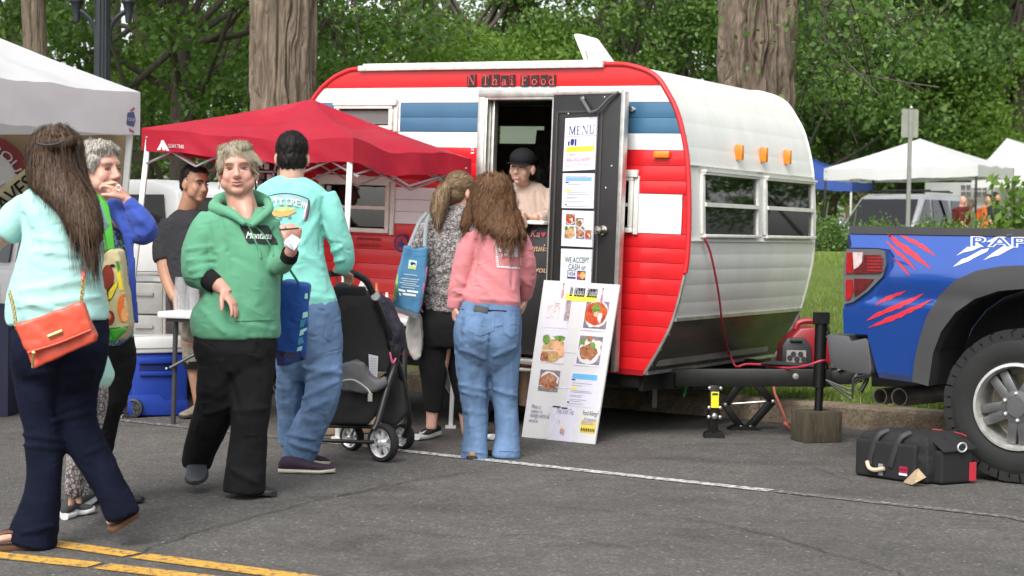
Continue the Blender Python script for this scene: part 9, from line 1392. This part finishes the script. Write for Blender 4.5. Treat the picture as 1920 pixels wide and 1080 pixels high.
for t in np.linspace(-1.25, 1.25, 15): R.append((vH.P(math.sin(t)*.078, .045 + math.cos(t)*.038, .034), vH.P(math.sin(t)*.080, .058 + math.cos(t)*.098, .020 + .014*math.cos(t))))
q.prism([a for a, b in R] + [b for a, b in R[::-1]], -vH.u*.004); q.build('cap_brim', mCp, pV); _, base = hairbase([vH.E((0, -.045, .0), (.074, .066, .085)), limb(Y, [(1000, 318, -.06, 8), (1008, 325, -.04, 9), (1010, 338, -.03, 7)])], HB['black'], pV, .007); strands('hair_locks', base, 250, .06, .004, HB['black'], pV, vH.P(0, 0, .14), 14, .01)
q = MB(); c = TT(TS(1031, 412)[0], .04, cw + .006); q.lathe(c, Du, [(0, 0), (.028, 0), (.03, .01), (.03, .12), (.014, .15), (.014, .175), (0, .176)], 16); tag(q.build('water_bottle', mClr, smooth=True, sharp=40, org=c), 'clear water bottle on the serving shelf beside the vendor', 'bottle')
def farperson(px, Yf, yhead, cols, label, hairc=None, turn=0., sk=skR, w=1.):
 o = at_ground(px, Yf); hh = A(px, yhead, Yf)[2] - o[2]; s = hh/1.72; c, sn = math.cos(turn), math.sin(turn); R = lambda x, y, z: o + V3(x*c - y*sn, x*sn + y*c, z)*s; T_ = lambda pts, rs, n=10: tube(catmull([R(*p) for p in pts], 3), np.interp(np.linspace(0, 1, (len(pts)-1)*3+1), np.linspace(0, 1, len(rs)), rs)*s, n); E = lambda p, r: ell(R(*p), V3(r[0]*s, 0, 0), V3(0, r[1]*s, 0), V3(0, 0, r[2]*s), 12, 8)
 armp = [[(sg*.18*w, 0, 1.42), (sg*.24*w, -.03, 1.15), (sg*.2*w, -.18, .98)] for sg in (-1, 1)]; legs = [[(sg*.09, 0, .9), (sg*.1, -.02, .5), (sg*.1, 0, .06)] for sg in (-1, 1)]; p = person(o, [E((0, -.02, 1.60), (.075, .09, .11)), E((0, -.115, 1.585), (.012, .02, .018)), T_([(0, 0, 1.38), (0, -.01, 1.55)], [.06, .055]), E((0, 0, 1.2), (.15*w, .1, .3)), E((0, 0, .95), (.15*w, .11, .14))] + [T_(a, [.05, .042, .03]) for a in armp] + [E((sg*.19*w, -.21, .93), (.035, .045, .06)) for sg in (-1, 1)] + [T_(l, [.085, .06, .04]) for l in legs] + [E((l[2][0], -.05, .04), (.045, .12, .04)) for l in legs], sk, label, 'people under the white tents', .022, 2)
 v, f, n = remesh([E((0, 0, 1.2), (.175*w, .125, .30)), E((0, 0, 1.02), (.17*w, .13, .16)), E((0, 0, 1.40), (.17*w, .1, .08))] + [T_([a[0], a[1]], [.068, .058]) for a in armp], .022, 3); build('shirt', v + n*(fbm(v*8, 2, int(px))*.012)[:, None], f, cloth('far_cloth_%d' % int(px), cols[0]), p, smooth=True); v, f, n = remesh([E((0, 0, .93), (.16*w, .12, .14))] + [T_(l, [.10, .078, .06]) for l in legs], .022, 2); build('trousers', v, f, cloth('far_trousers_%d' % int(px), cols[1]), p, smooth=True)
 if hairc: v, f, n = remesh([E((0, .035, 1.64), (.095, .11, .115))], .018, 2); h = build('hair', v, f, HB[hairc], p, smooth=True); set_var(h.data, np.full(len(h.data.polygons), .4))
 return p
farperson(1800, 35, 366, ((.085, .014, .012), (.04, .035, .03)), 'balding red haired man in a maroon shirt bending under the far white tent', None, 1.2, skR, 1.25); farperson(1864, 37, 362, ((.02, .022, .03), (.02, .02, .03)), 'person in a navy top beside the man in orange under the far tent', 'black', .6, skT); farperson(1849, 39, 366, ((.75, .16, .04), (.1, .1, .12)), 'person in a bright orange top under the far white tent', 'brown', -.6); farperson(1772, 40, 378, ((.03, .03, .035), (.03, .03, .03)), 'dark clothed person behind the back of the silver wagon', 'black', .3); farperson(1816, 40, 376, ((.5, .45, .43), (.1, .12, .2)), 'person in a pale grey top just right of the maroon shirt', 'grey', -1.0); farperson(1910, 36, 378, ((.6, .6, .62), (.1, .12, .2)), 'person in a white shirt behind the big leaved plant', 'brown', .2); farperson(1757, 42, 380, ((.04, .05, .03), (.03, .03, .03)), 'small dark figure partly hidden by the silver wagon rear', 'black', -.4)
bpy.data.scenes.remove(TMP)
